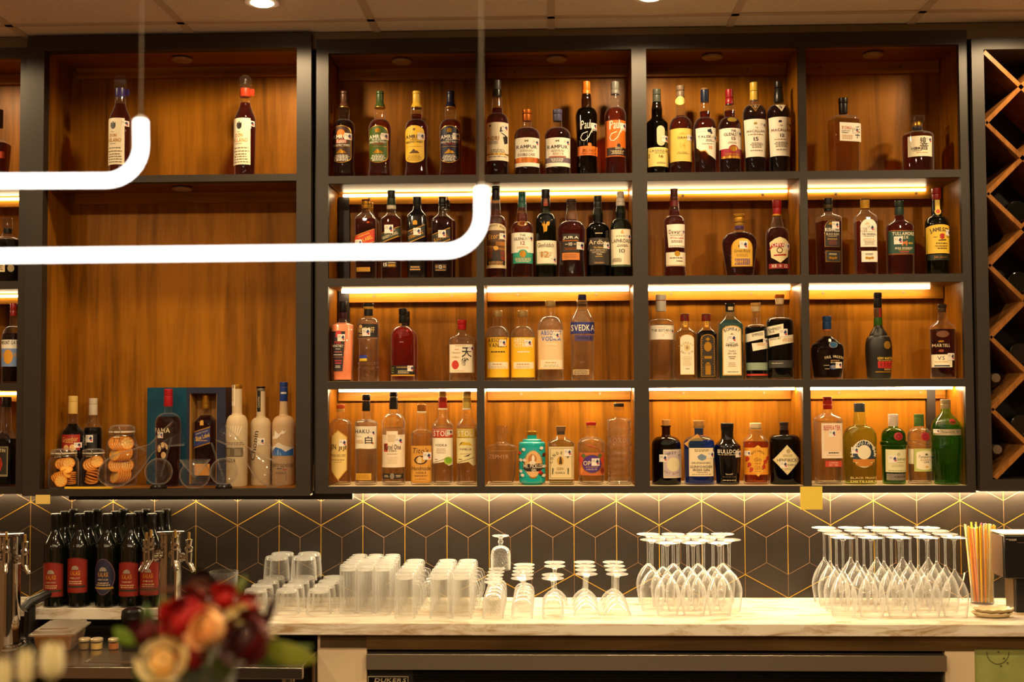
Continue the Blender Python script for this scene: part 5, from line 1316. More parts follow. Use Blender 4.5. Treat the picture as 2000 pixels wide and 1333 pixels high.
a = MB(); a.tube([(cx3(700), -.034, z3(398)), (cx3(715), -.016, z3(410)), (cx3(780), -.010, z3(415)), (cx3(810), -.006, z3(405))], .0012, plain('#a82a3a', .6), 6); a.build('string', gp)
bottle(D3, 'gin_bottle', 'glossy black gin bottle with white block letters and a wide black cap', 1050, [(368, 68), (430, 70), (545, 148, 's'), (600, 148), (980, 130, 's')], [(272, 345, 73, 73, '#0e0d0c'), (346, 372, 70, 70, '#0e0d0c')],
       [('T', 'BULLDOG', 928, 565, 1165, 610, 'cream'), ('D', 930, 618, 1155, 632, 1, 'beige'), ('Q', [(1005, 830), (1030, 840), (1060, 838), (1090, 828), (1085, 852), (1010, 852)], '#8a7a62'), ('D', 970, 868, 1130, 880, 1, '#6a5a48'), ('D', 955, 905, 1148, 920, 1, 'beige'), ('S', 1185, 620, 74)], body=plain('#0a0908', .1, coat=.6), shelf=S4, group=g4)
it = [('L', 1232, 545, 1505, 850, '#dd8a1e'), ('P', [(1375, 518), (1420, 550), (1484, 560), (1478, 690), (1440, 800), (1375, 872), (1310, 800), (1272, 690), (1268, 560), (1330, 550)], '#ecb63a'), ('A', 'MALFY GIN', 1372, 660, 70, 150, 30, 22, '#7a4a18'), ('T', 'Gin', 1330, 660, 1412, 700, '#8a5a1c', 0, 'i'), ('T', 'GIN', 1325, 748, 1420, 796, '#c88420', 0, ''), ('D', 1325, 715, 1420, 735, 1, '#a8701c'), ('D', 1335, 808, 1410, 820, 1, '#a8701c'), ('S', 1238, 610, 56)]
for x, y in ((1262, 670), (1280, 735), (1300, 790), (1455, 705), (1440, 760), (1485, 665)):
    it += [('K2', x - 20, y - 24, x + 20, y + 24, '#b83018', 'o'), ('K2', x - 24, y + 14, x, y + 36, '#8a3018', 'd')]
it[2] = ('A', 'ROSE GARDEN', 1372, 660, 70, 150, 30, 20, '#7a4a18')
bottle(D3, 'gin_bottle', 'orange gin bottle with a rose printed label and a pale wooden cap', 1370, [(330, 52), (345, 76), (372, 76), (380, 60), (490, 139, 's'), (975, 136)], [(272, 328, 66, 64, plain('#e2c496', .55, noise=.1)), (328, 345, 50, 50, plain('#d8b884', .5))], it, liq=(485, '#e08a2a'), sq=(.85, 3), shelf=S4, group=g4)
bottle(D3, 'gin_bottle', 'black apothecary gin bottle with a cream diamond label', 1694, [(350, 50), (400, 54), (460, 166, 'f'), (975, 164)], [(262, 305, 52, 48, '#2c2420'), (306, 352, 46, 46, '#2c2420')],
       [('L', 1548, 515, 1850, 852, '#dcc690', 'd'), ('K', 1566, 540, 1834, 828, '#e6d4a4', 'd'), ('T', "HENDRICK'S", 1588, 666, 1842, 706, '#2c2218', 0, ''), ('T', 'GIN', 1700, 728, 1790, 750, '#3a2e20', 0, ''), ('D', 1650, 620, 1760, 650, 2, '#a8905a'), ('D', 1660, 772, 1750, 800, 2, '#a8905a'), ('K2', 1690, 560, 1735, 610, '#b49c68', 'o'), ('S', 1660, 735, 78)], liq=(460, '#0c0604'), tint=(.12, .07, .04), sq=(.8, 2.6), shelf=S4, group=g4)

bottle(D4, 'gin_bottle', 'square clear gin bottle with a red cap and a white and red label', 335, [(288, 46), (320, 48), (405, 138, 's'), (1150, 134)], [(148, 235, 50, 51, '#9a1c14'), (237, 290, 51, 50, '#9a1c14')],
       [('L', 232, 445, 470, 838, '#f2dcc0'), ('K', 262, 520, 455, 760, '#ecc89c'), ('T', 'BEEFEATER', 256, 470, 442, 522, '#b8241c'), ('D', 290, 765, 440, 790, 1, 'ink'), ('D', 285, 798, 430, 812, 1, 'kraft'), ('L', 268, 868, 452, 934, '#c8402a'), ('T', 'LONDON', 310, 878, 410, 898, '#f0c8a0'), ('T', 'DRY GIN', 310, 905, 410, 925, '#f0c8a0'), ('S', 350, 560, 80)], liq=(430, CLEARL), sq=(1, 6), rot=4, shelf=S4, group=g4)
bottle(D4, 'gin_bottle', 'broad pale green gin bottle with a round navy and copper label', 695, [(320, 61), (460, 70), (480, 78, 's'), (620, 186, 'r'), (1152, 176)], [(220, 322, 60, 60, '#3c4448')],
       [('L', 582, 632, 842, 945, '#e8dcb8', 'o'), ('K', 588, 640, 836, 850, '#2a3a48', 'a.95'), ('K2', 636, 690, 788, 852, '#ece0be', 'o'), ('A', 'PLYMOUTH GIN', 712, 790, 108, 200, -15, 40, '#f0e6cc'), ('K', 592, 850, 834, 885, '#c87c28'), ('K', 620, 880, 806, 932, '#c87c28', 'o'), ('Q', [(680, 815), (690, 745), (712, 730), (735, 745), (742, 815)], '#a89a78'), ('T', 'BLACK FRIARS', 565, 1050, 858, 1072, '#e6d08a', 0, ''), ('T', 'DISTILLERY', 565, 1090, 858, 1112, '#e6d08a', 0, ''), ('S', 612, 750, 76)], liq=(470, '#e6e08a'), tint=(.80, .90, .55), sq=(.6, 2.3), shelf=S4, group=g4)
TQ = lambda w: [(480, 50), (500, 54), (610, w, 'r'), (648, w), (662, w + 14, 's'), (690, w + 12), (704, w, 's'), (1152, w - 8)]
bottle(D4, 'gin_bottle', 'green gin bottle with a red wax seal, cream label and white cap', 1077, TQ(134), [(345, 385, 55, 55, '#e0cdbc'), (386, 482, 55, 54, '#d8c4b0')],
       [('L', 1045, 548, 1147, 638, '#a3141c', 'o'), ('K', 1064, 565, 1128, 620, '#7a0e14', 'o'), ('L', 966, 740, 1206, 996, '#e4dcae'), ('T', 'Tanqueray', 1000, 828, 1184, 872, '#4a4a34', 0, 'i'), ('D', 1040, 880, 1165, 892, 1, '#a08a3a'), ('K', 1075, 775, 1110, 812, '#b8b088', 'o'), ('D', 1010, 905, 1170, 940, 2, '#c0b888'), ('D', 985, 972, 1190, 984, 1, '#8a8a5a'), ('L', 972, 1012, 1204, 1086, 'silver'), ('D', 1030, 1035, 1190, 1062, 1, '#4a4640'), ('S', 1032, 848, 84)], liq=(540, '#5fae1e'), tint=(.40, .72, .16), shelf=S4, group=g4)
bottle(D4, 'gin_bottle', 'clear gin bottle with a red wax seal, green bordered label and green cap', 1370, TQ(134), [(345, 385, 54, 54, '#4c6e34'), (386, 482, 54, 53, '#4c6e34')],
       [('L', 1348, 548, 1448, 642, '#a3141c', 'o'), ('K', 1366, 565, 1430, 622, '#7a0e14', 'o'), ('L', 1280, 730, 1500, 988, '#b9c26a'), ('K', 1300, 755, 1484, 968, '#f2e4c4', 'b.12'), ('T', 'Tanqueray', 1320, 806, 1475, 846, '#4a4a34', 0, 'i'), ('T', 'RANGPUR', 1342, 850, 1475, 870, '#a8844a'), ('T', 'LIME', 1376, 876, 1440, 892, '#4a4a34'), ('K2', 1390, 925, 1430, 945, '#e0a83a', 'o'), ('K2', 1390, 785, 1425, 808, '#5a5440', 'o'), ('L', 1240, 735, 1276, 905, 'cream'), ('S', 1486, 835, 56)], liq=(545, CLEARL), shelf=S4, group=g4)
bottle(D4, 'gin_bottle', 'fluted bright green gin bottle with a silver band and gold cap', 1708, [(278, 50), (320, 54), (420, 126, 's'), (520, 160, 'r'), (585, 162), (610, 158), (628, 166), (1152, 134)], [(180, 232, 56, 54, plain('#c8b68a', .3, .7)), (233, 282, 56, 56, plain('#c8b68a', .3, .7))],
       [('L', 1700, 396, 1772, 458, '#a3141c', 'o'), ('L', 1552, 512, 1864, 580, plain('#c6b694', .3, .55)), ('T', 'Tanqueray No. TEN', 1612, 530, 1810, 560, '#4a443a', 0, 'i'), ('S', 1572, 535, 44)], liq=(470, '#7cc82a'), tint=(.42, .78, .16), flute=(20, .04, .155), n=80, shelf=S4, Y=.05, group=g4)

# ---------------------------------------------------------------- wide shelf unit: the two bottles above and the row at its foot
for cx, bc, lq, lab in ((215, '#3a2a6a', '#b8742c', 'slim tequila bottle with a ball stopper and purple neck ribbon'), (1742, '#b8381c', '#a8501c', 'slim tequila bottle with a ball stopper and red neck ribbon')):
    x0, x1 = cx - 137, cx + 92
    t = bottle(A0, 'tequila_bottle', lab, cx, [(205, 62), (318, 62), (385, 64), (610, 133, 's'), (700, 133), (1262, 128)], [(168, 205, 84, 82, thin_glass((.86, .84, .78)), 'stopper_collar'), (212, 314, 66, 66, bc, 'neck_ribbon')],
               [('L', x0, 594, x1, 1158, 'cream'), ('K', cx - 75, 655, cx - 10, 728, 'ink', 'o'), ('Q', [(cx - 80, 690), (cx - 70, 640), (cx - 55, 660), (cx - 42, 628), (cx - 30, 660), (cx - 12, 642), (cx - 8, 690)], 'ink'), ('D', cx - 75, 755, cx - 20, 768, 1, '#8a7a60'), ('T', 'DON', cx - 92, 782, cx + 6, 824, '#c88a24'), ('T', 'FULANO', cx - 124, 838, cx + 62, 884, '#c88a24'), ('D', cx - 96, 898, cx, 912, 1, '#6a5a40')] +
               [('D', x0 + 10, y, x1 - 10, y + 24, 1, '#7a6a50') for y in (945, 985, 1020, 1050, 1082, 1115)] + [('S', cx + 95, 655, 70)],
               liq=(400 if bc == '#3a2a6a' else 388, lq), shelf=lz1, Y=.03, group='tequila bottles on the wide top shelf')
    m0 = (.03 - EYE.y) / FPX / 6.25
    zc_ = W(A0[0] + cx / 6.25, A0[1] + 120 / 6.25, .03).z - lz1
    a = MB(); a.lathe([(.004, zc_ - .019)] + [(.0205 * math.cos(t_), zc_ + .0205 * math.sin(t_)) for t_ in [-1.1 + i * (1.1 + PI / 2 - .05) / 10 for i in range(11)]], thin_glass((.88, .87, .82)), 24); a.build('ball_stopper', t)
    a = MB(); zr = W(A0[0] + cx / 6.25, A0[1] + 265 / 6.25, .03).z - lz1
    a.add([(.016, -.006, zr + .010), (.030, -.008, zr + .013), (.033, -.006, zr), (.029, -.004, zr - .012), (.016, -.004, zr - .006)] + [(.016, -.003, zr + .010), (.030, -.005, zr + .013), (.033, -.003, zr), (.029, -.001, zr - .012), (.016, -.001, zr - .006)],
          [(4, 3, 2, 1, 0), (5, 6, 7, 8, 9), (0, 1, 6, 5), (1, 2, 7, 6), (2, 3, 8, 7), (3, 4, 9, 8), (4, 0, 5, 9)], CAPM(bc)); a.build('ribbon_knot', t, smooth=0)

gl = 'bottles at the foot of the wide bay'
bottle(E1, 'liqueur_bottle', 'dark liqueur bottle with a red label and pale yellow cap behind the fruit jars', 452, [(434, 50), (545, 52), (655, 122, 's'), (1240, 122)], [(245, 310, 51, 51, '#dcb668'), (312, 438, 51, 52, '#dcb668')],
       [('L', 370, 660, 560, 830, '#9e2418'), ('T', 'Greenbar', 384, 682, 548, 738, '#e0b25a', 4, 'i'), ('D', 420, 740, 510, 752, 1, '#e0b25a'), ('K', 400, 770, 460, 840, '#e0b070', 'o'), ('K', 468, 765, 530, 840, '#e0b070', 'o'), ('S', 562, 775, 58)], liq=(548, '#2a0e06'), shelf=lzb, Y=.126, group=gl)
bottle(E1, 'liqueur_bottle', 'dark liqueur bottle with a white cap and white lettering behind the fruit jars', 672, [(450, 47), (500, 49), (620, 98, 's'), (1240, 97)], [(270, 336, 47, 47, '#cdbfa8'), (338, 452, 47, 48, '#cdbfa8')],
       [('L', 585, 655, 745, 830, '#1a1512'), ('T', 'bar', 592, 672, 640, 728, 'beige', 14), ('T', 'old', 584, 735, 640, 782, 'beige', 14), ('S', 668, 705, 84)], liq=(588, '#2a0e06'), shelf=lzb, Y=.172, group=gl)
bottle(E2, 'liqueur_bottle', 'deep red pomegranate liqueur bottle with a red cap before the blue box lid', 378, [(354, 38), (430, 42), (540, 137, 'r'), (1225, 130)], [(168, 245, 46, 47, '#a31420'), (247, 358, 47, 48, '#a31420')],
       [('T', 'PAMA', 256, 588, 440, 640, 'beige'), ('D', 350, 262, 405, 285, 1, 'cream'), ('K', 300, 770, 345, 850, '#c8a06a', 'o'), ('K', 345, 740, 385, 800, '#c8a06a', 'o'), ('K', 345, 845, 400, 915, '#c8a06a', 'o'), ('Q', [(385, 740), (420, 780), (415, 830), (395, 800)], '#c8a06a'), ('S', 335, 665, 66)], liq=(470, '#c4142c'), shelf=lzb, Y=.10, group=gl)
bottle(E2, 'vodka_bottle', 'tall frosted vodka bottle with a white neck strip and gold cap', 1126, [(168, 52), (430, 54), (450, 60, 's'), (560, 116, 'r'), (1240, 114)], [(122, 168, 53, 53, 'gold')],
       [('L', 1070, 125, 1118, 352, 'cream'), ('T', 'BELVEDERE', 1080, 180, 1098, 300, 'kraft', 0, 'v'), ('L', 1010, 800, 1215, 900, '#6a5a44'), ('D', 1000, 740, 1225, 780, 2, '#8a7a60'), ('K', 1030, 815, 1080, 890, '#8a7a60'), ('K', 1130, 815, 1195, 890, '#8a7a60'), ('T', 'VODKA', 1020, 915, 1140, 960, '#2a2018')] +
       [('Q', [(1112 + q * 16, 680), (1108 + q * 30, 570), (1116 + q * 31, 566), (1118 + q * 16, 680)], 'cream') for q in (-3, -2, -1, 0, 1, 2, 3)], body=plain('#cdb590', .55), shelf=lzb, Y=.095, group=gl)
bottle(E2, 'vodka_bottle', 'slim frosted vodka bottle with a black neck strip and upright script', 1384, [(190, 46), (460, 48), (480, 54, 's'), (580, 113, 'r'), (1240, 110)], [(142, 162, 48, 48, 'black'), (163, 192, 48, 48, 'silver')],
       [('L', 1351, 165, 1392, 415, '#14120f'), ('T', 'CHOPIN', 1362, 255, 1382, 372, 'beige', 0, 'v'), ('T', 'Chopin', 1310, 620, 1385, 940, '#2a2018', -8, 'v'), ('D', 1275, 1080, 1370, 1140, 5, '#a89070'), ('S', 1412, 735, 76)], body=plain('#c9b08a', .55), shelf=lzb, Y=.145, group=gl)
it = [('P', [(1508, 800), (1540, 790), (1600, 742), (1650, 770), (1700, 790), (1752, 800), (1752, 890), (1508, 890)], '#e2d6c4'), ('Q', [(1512, 850), (1570, 795), (1640, 815), (1680, 845), (1750, 805), (1750, 888), (1512, 888)], '#2a64b0'), ('Q', [(1560, 880), (1600, 815), (1625, 850), (1650, 885)], '#8ab0d8'), ('T', 'GREY GOOSE', 1516, 975, 1750, 1010, '#2a2a3a', 0, ''), ('T', 'VODKA', 1570, 1060, 1690, 1085, '#4a4038', 0, ''), ('K', 1580, 1022, 1640, 1030, '#2a4a8a'), ('K', 1650, 1032, 1690, 1042, '#b02a2a')]
for x, y, k in ((1595, 660, 1.0), (1660, 632, .5), (1552, 690, .45)):
    it.append(('Q', [(x - 55 * k, y + 40 * k), (x - 10 * k, y + 5 * k), (x - 35 * k, y - 45 * k), (x + 10 * k, y - 5 * k), (x + 50 * k, y - 40 * k), (x + 25 * k, y + 15 * k), (x - 10 * k, y + 45 * k)], 'white'))
it += [('D', 1605, 195, 1670, 232, 1, 'white'), ('S', 1632, 205, 40)][:1]
bottle(E2, 'vodka_bottle', 'frosted vodka bottle with white birds, blue mountains and a blue cap', 1632, [(302, 43), (440, 48), (460, 54, 's'), (565, 125, 'r'), (1240, 123)], [(95, 148, 44, 44, '#1e3f86'), (150, 304, 44, 44, '#1e3f86')], it, body=plain('#c8a67c', .5), shelf=lzb, Y=.145, group=gl)

# the far-left unit's bottles, cut by the picture edge
bottle(F0, 'whisky_bottle', 'dark amber bottle cut by the picture edge on the top shelf', -3, [(250, 8), (272, 9), (284, 21, 's'), (338, 18)], [(215, 250, 8, 8, 'black')], [('L', -18, 300, 16, 313, '#b0401c')], liq=(282, '#8a2c10'), sq=(1, 4), shelf=Z1T, group='bottles in the far left unit')
bottle(F0, 'whisky_bottle', 'wide dark bourbon bottle with a clear neck and pale label, far left second shelf', 14, [(455, 9), (464, 11, 's'), (478, 31, 'r'), (548, 30)], [(427, 447, 10, 10, thin_glass((.8, .75, .65)), 'glass_stopper'), (447, 457, 8, 8, 'black')], [('L', -10, 517, 21, 534, 'beige'), ('D', -5, 520, 18, 531, 3, '#6a5a40'), ('K', 26, 519, 38, 534, '#a08a60', 'o')], liq=(470, '#3a1408'), sq=(.8, 3), shelf=Z2T, Y=.05, group='bottles in the far left unit')
bottle(F0, 'rum_bottle', 'dark rum bottle with a white and blue label and red cap, far left', 25, [(617, 6), (638, 7), (662, 21, 'r'), (750, 21)], [(593, 606, 6, 6, '#a01c1c'), (607, 618, 6, 6, '#a01c1c')], [('L', 6, 665, 44, 682, 'white'), ('T', 'MOUNT GAY', 9, 667, 42, 674, 'ink'), ('L', 6, 682, 44, 717, '#7a94c8'), ('T', 'ECLIPSE', 9, 691, 40, 698, '#e0a83a'), ('K', 16, 684, 34, 712, '#e09a2a', 'o')], liq=(652, '#7a3010'), shelf=Z3T, Y=.05, group='bottles in the far left unit')
bottle(F0, 'rum_bottle', 'dark rum bottle cut by the picture edge beside the red capped one', -22, [(626, 6), (645, 7), (668, 21, 'r'), (750, 21)], [(600, 626, 6, 6, 'black')], [], liq=(660, '#7a3010'), shelf=Z3T, Y=.09, group='bottles in the far left unit')
bottle(F0, 'whisky_bottle', 'dark whiskey bottle with a grey framed picture label at the far left', 12, [(794, 9), (840, 10), (862, 23, 's'), (960, 23)], [(776, 796, 9, 9, 'black')], [('L', -9, 872, 26, 930, '#8a7a5a'), ('K', -7, 874, 24, 926, '#262019'), ('T', 'AUSTIN', -6, 876, 21, 883, 'beige'), ('K', 8, 892, 16, 920, '#b83018', 'd'), ('K', -6, 892, 3, 922, '#b83018', 'd')], liq=(858, '#3a1408'), sq=(1, 4), shelf=Z4T, Y=.05, group='bottles in the far left unit')
bottle(F0, 'whisky_bottle', 'red capped bottle behind the picture labelled whiskey at the far left', -1, [(790, 7), (835, 8), (858, 20, 's'), (956, 20)], [(776, 790, 7, 7, '#a01c1c')], [], liq=(845, '#7a3010'), shelf=Z4T, Y=.115, group='bottles in the far left unit')
# ---------------------------------------------------------------- things at the foot of the wide bay
def wpt(view, x, y, Y):
    return W(view[0] + x / view[2], view[1] + y / view[2], Y)


def px2m(view, n, Y):
    return n / view[2] * (Y - EYE.y) / FPX


WIRE = plain('#b8b0a0', .25, metal=1.0)
RIND, FLESH, PITH = plain('#d98214', .55), plain('#e8a02c', .45), plain('#f2cf7a', .6)


def slice_mesh():
    a = MB()
    a.lathe([(.0205, -.0012), (.0205, .0012)], FLESH, 22)
    ring = [(.0195 + .0022 * math.cos(t), .0022 * math.sin(t)) for t in [2 * PI * i / 8 for i in range(9)]]
    a.lathe(ring, RIND, 22, close0=False, close1=False)
    for k in range(9):
        t = 2 * PI * k / 9
        c, s = math.cos(t), math.sin(t)
        for z in (-.0014, .0014):
            p = [(c * .003 - s * .0007, s * .003 + c * .0007, z), (c * .003 + s * .0007, s * .003 - c * .0007, z), (c * .019 + s * .0009, s * .019 - c * .0009, z), (c * .019 - s * .0009, s * .019 + c * .0009, z)]
            a.add(p, [(0, 1, 2, 3)], PITH)
    return a


slice_proto = None


def orange_slice(loc, rot, label, group, sc=1.0):
    global slice_proto
    if slice_proto is None:
        o = slice_proto = slice_mesh().build('dried_orange_slice')
    else:
        o = slice_proto.copy()
        COL.objects.link(o)
    o.location, o.rotation_euler, o.scale = loc, rot, (sc, sc, sc)
    tag(o, label, 'fruit slice', group)
    return o


def clip_jar(cx, y_top, r, Y, label, zn=None):
    x = wpt(E1, cx, 1200, Y).x
    h = wpt(E1, cx, y_top, Y).z - lzb
    t = thing('clip_top_jar', label, 'jar', (x, Y, lzb + .0004), 'clip top jars of dried orange')
    a = MB(); a.lathe([(r * .9, 0), (r, .006), (r, h * .66), (r * .95, h * .72), (r * .84, h * .77), (r * .82, h * .86)], GLASS, 32, close1=False); a.build('glass_body', t)
    a = MB(); a.lathe([(r * .80, h * .868), (r * .86, h * .87), (r * .86, h * .892), (r * .80, h * .895)], plain('#d8c8b0', .6), 32, close0=False, close1=False); a.build('rubber_seal', t)
    a = MB(); a.lathe([(r * .84, h * .90), (r * .87, h * .93), (r * .8, h * .97), (r * .5, h * .995), (.001, h)], GLASSF, 32); a.build('lid', t)
    a = MB()
    a.tube([(r * .87 * math.cos(q), r * .87 * math.sin(q), h * .82) for q in [2 * PI * i / 24 for i in range(25)]], .0012, WIRE, 6)
    a.tube([(-.012, -r * .88, h * .81), (-.012, -r * .95, h * .9), (-.006, -r * .92, h * .97), (.006, -r * .92, h * .97), (.012, -r * .95, h * .9), (.012, -r * .88, h * .81)], .0012, WIRE, 6)
    a.tube([(-.008, -r * .9, h * .72), (-.010, -r * .98, h * .8), (.010, -r * .98, h * .8), (.008, -r * .9, h * .72)], .0012, WIRE, 6)
    a.build('wire_clip', t)
    return x, h


j1x, j1h = clip_jar(356, 815, .048, .030, 'clip top glass jar of dried orange slices at the corner of the bay')
j2x, j2h = clip_jar(678, 815, .0415, .093, 'smaller clip top jar of dried orange slices between the other two')
j3x, j3h = clip_jar(985, 555, .050, .143, 'tall clip top jar of dried orange slices behind the big glass decanter')
gs = ['dried orange slices in the corner jar', 'dried orange slices in the smaller jar', 'dried orange slices in the tall jar']
L1, L2, L3 = 'dried orange slice inside the clip top jar at the corner of the bay', 'dried orange slice inside the smaller middle clip top jar', 'dried orange slice inside the tall clip top jar behind the decanter'
for i in range(9):
    orange_slice((j1x - .022 + i * .0048, .034, lzb + .030 + i * .0018), (0, math.radians(62), .15), L1, gs[0])
for i in range(7):
    orange_slice((j1x + .018, .040, lzb + .012 + i * .0058 + .002), (.06, -.05, i), L1, gs[0], .85)
orange_slice((j1x + .006, -.006, lzb + .026), (math.radians(84), .1, .15), 'dried orange slice standing upright against the front of the corner jar', gs[0], .95)
orange_slice((j1x + .012, .022, lzb + .062), (math.radians(40), .1, .3), L1, gs[0], .95)
for i in range(6):
    orange_slice((j2x - .006 + .001 * i, .092, lzb + .018 + i * .0062), (.35, .15, i * .7), L2, gs[1])
for i in range(4):
    orange_slice((j2x - .010 + i * .0075, .085 + .001 * i, lzb + .072 + .0035 * i), (math.radians(68), .2, .2), L2, gs[1])
for k in range(4):
    for i in range(6):
        orange_slice((j3x - .017 + i * .0068, .128 + .003 * i, lzb + .030 + k * .037), (math.radians(72), .12 * (k - 1.5), (-.55, .45, -.35, .5)[k]), L3, gs[2], 1.1)
for i in range(7):
    orange_slice((j1x - .020 + i * .0062, .012, lzb + .030 + i * .003), (0, math.radians(58), -.2), L1, gs[0], .8)
for i in range(4):
    orange_slice((j1x - .012 + i * .008, .040, lzb + .078 + i * .001), (math.radians(60), .1, .3), L1, gs[0], .95)


def horn(name, label, view, pts, Y, handle=None, cat='decanter'):
    base = wpt(view, pts[0][0], 1225, Y)
    t = thing(name, label, cat, (base.x, Y, lzb + .0004), 'blown glass decanters')
    P = []
    for x, y, r in pts:
        w = wpt(view, x, y, Y)
        P.append((Vector((w.x - base.x, 0, w.z - lzb)), px2m(view, r, Y)))
    # smooth the spine
    Q = []
    for i in range(len(P) - 1):
        p0, p1, p2, p3 = P[max(i - 1, 0)], P[i], P[i + 1], P[min(i + 2, len(P) - 1)]
        for k in range(6):
            u = k / 6
            f = lambda a, b, c, d: .5 * (2 * b + (c - a) * u + (2 * a - 5 * b + 4 * c - d) * u * u + (3 * b - a - 3 * c + d) * u ** 3)
            Q.append((Vector([f(p0[0][j], p1[0][j], p2[0][j], p3[0][j]) for j in range(3)]), max(.002, f(p0[1], p1[1], p2[1], p3[1]))))
    Q.append(P[-1])
    lowest = min(q[0].z - q[1] * .92 for q in Q)
    dz = -lowest
    a = MB(); a.tube([q[0] + Vector((0, 0, dz)) for q in Q], [q[1] for q in Q], GLASS, 28, caps=False); a.build('glass_body', t, smooth=80)
    if handle:
        a = MB(); H = [wpt(view, x, y, Y) for x, y in handle]
        a.tube([(w.x - base.x, 0, w.z - lzb + dz) for w in H], .0035, GLASSF, 10); a.build('handle', t, smooth=80)
    return t


horn('glass_decanter', 'large tilted blown glass decanter flaring up towards the red capped bottle', E1,
     [(770, 1120, 30), (800, 1090, 110), (890, 1030, 165), (1010, 960, 165), (1130, 880, 130), (1240, 800, 80), (1310, 755, 55), (1370, 715, 65), (1470, 650, 100), (1600, 590, 150)], -.004,
     [(880, 890), (890, 800), (950, 715), (1050, 680), (1140, 720), (1200, 760), (1240, 770)])
horn('glass_decanter', 'tilted blown glass decanter with its mouth up towards the blue box', E2,
     [(1640, 1120, 30), (1600, 1090, 95), (1520, 1040, 140), (1420, 970, 135), (1330, 890, 100), (1250, 810, 66), (1190, 755, 50), (1120, 700, 62), (1040, 640, 82), (950, 580, 100)], .010,
     [(1275, 760), (1330, 710), (1400, 690), (1470, 710), (1520, 770), (1545, 860)])
for cx, (sx0, sy0, sx1, sy1), lab in ((277, (300, 1120, 415, 700), 'glass globe sipper on a black stand before the red capped bottle'), (985, (970, 1110, 850, 755), 'glass globe sipper on a black stand between the bowl and the frosted bottles')):
    Y = .008
    c = wpt(E2, cx, 1050, Y)
    t = thing('globe_glass', lab, 'glass', (c.x, Y, lzb + .0004), 'globe glasses on black stands')
    a = MB(); a.lathe([(.027, 0), (.027, .006), (.023, .010), (.021, .014)], BLACK, 28); a.build('stand', t)
    a = MB(); rr = .0445
    zc0 = .0145 + rr * math.cos(.48)
    a.lathe([(rr * math.sin(q), zc0 - rr * math.cos(q)) for q in [.48 + i * (2.95 - .48) / 16 for i in range(17)]], GLASS, 32, close1=False); a.build('globe', t)
    p0, p1 = wpt(E2, sx0, sy0, Y), wpt(E2, sx1, sy1, -.055)
    a = MB(); a.tube([(p0.x - c.x, 0, p0.z - lzb), (p1.x - c.x, -.055 - Y, p1.z - lzb)], .0028, GLASSF, 10); a.build('glass_straw', t)
c = wpt(E2, 668, 1235, .02)
t = thing('cocktail_bowl_glass', 'round glass bowl with a cone cup set inside, before the open blue box', 'glass', (c.x, .02, lzb + .0004))
a = MB(); a.lathe([(.02, 0), (.024, .002), (.040, .014), (.049, .032), (.050, .045), (.045, .062), (.038, .072), (.040, .078), (.050, .092)], GLASS, 32, close1=False); a.build('bowl', t)
a = MB(); a.lathe([(.003, .034), (.006, .036), (.046, .086), (.0495, .0915)], GLASSF, 32, close1=False); a.build('cone_cup', t)
p0, p1 = wpt(E1, 395, 1222, -.008), wpt(E1, 890, 1212, -.008)
a = MB(); a.box(p0.x, p1.x, -.017, -.003, lzb + .0004, lzb + .007, plain('#e6b428', .4)); a.lathe([(.008, 0), (.008, .007)], plain('#e6b428', .4), 16, (p0.x, -.010, lzb + .0004))
tag(a.build('plastic_knife_sheath', bevel=.001), 'flat yellow plastic strip lying along the front of the shelf by the jars', 'strip')

# open gift box
NAVY, TEALB, TAN = plain('#161c38', .45), plain('#134a62', .35, noise=.35), plain('#b07c34', .6)
t = thing('gift_box', 'open dark blue gift box with a gold lined hollow holding a bottle', 'box', (0, 0, 0))
bx = lambda x, Y: wpt(E2, x, 700, Y).x
x0, x1, x2, x3 = bx(582, .118), bx(612, .118), bx(905, .118), bx(1003, .118)
zt_, zh = wpt(E2, 800, 150, .118).z, wpt(E2, 800, 215, .118).z
z0 = lzb + .0004
a = MB(); a.box(x0, x1, .118, .203, z0, zt_, NAVY); a.box(x2, x3, .118, .203, z0, zt_, NAVY); a.box(x1, x2, .118, .203, zh, zt_, NAVY); a.box(x1, x2, .198, .203, z0 + .004, zh, NAVY); a.box(x1, x2, .118, .203, z0, z0 + .004, NAVY); a.build('box_shell', t, smooth=0)
a = MB(); a.box(x1, x1 + .002, .120, .197, z0 + .0045, zh - .0005, TAN); a.box(x2 - .002, x2, .120, .197, z0 + .0045, zh - .0005, TAN); a.box(x1 + .002, x2 - .002, .195, .1975, z0 + .0045, zh - .0005, TAN); a.build('gold_lining', t, smooth=0)
dx0, dy1 = bx(150, .19), .19
a = MB()
n = Vector((x0 - dx0, .119 - dy1, 0)).normalized().cross(Vector((0, 0, 1))) * .003
q = [(dx0, dy1), (x0 - .0005, .119)]
vv = [(q[0][0], q[0][1]), (q[1][0], q[1][1]), (q[1][0] - n.x, q[1][1] - n.y), (q[0][0] - n.x, q[0][1] - n.y)]
a.add([(x, y, z0) for x, y in vv] + [(x, y, zt_) for x, y in vv], [(3, 2, 1, 0), (4, 5, 6, 7), (0, 1, 5, 4), (1, 2, 6, 5), (2, 3, 7, 6), (3, 0, 4, 7)], TEALB)
a.build('box_lid', t, smooth=0)
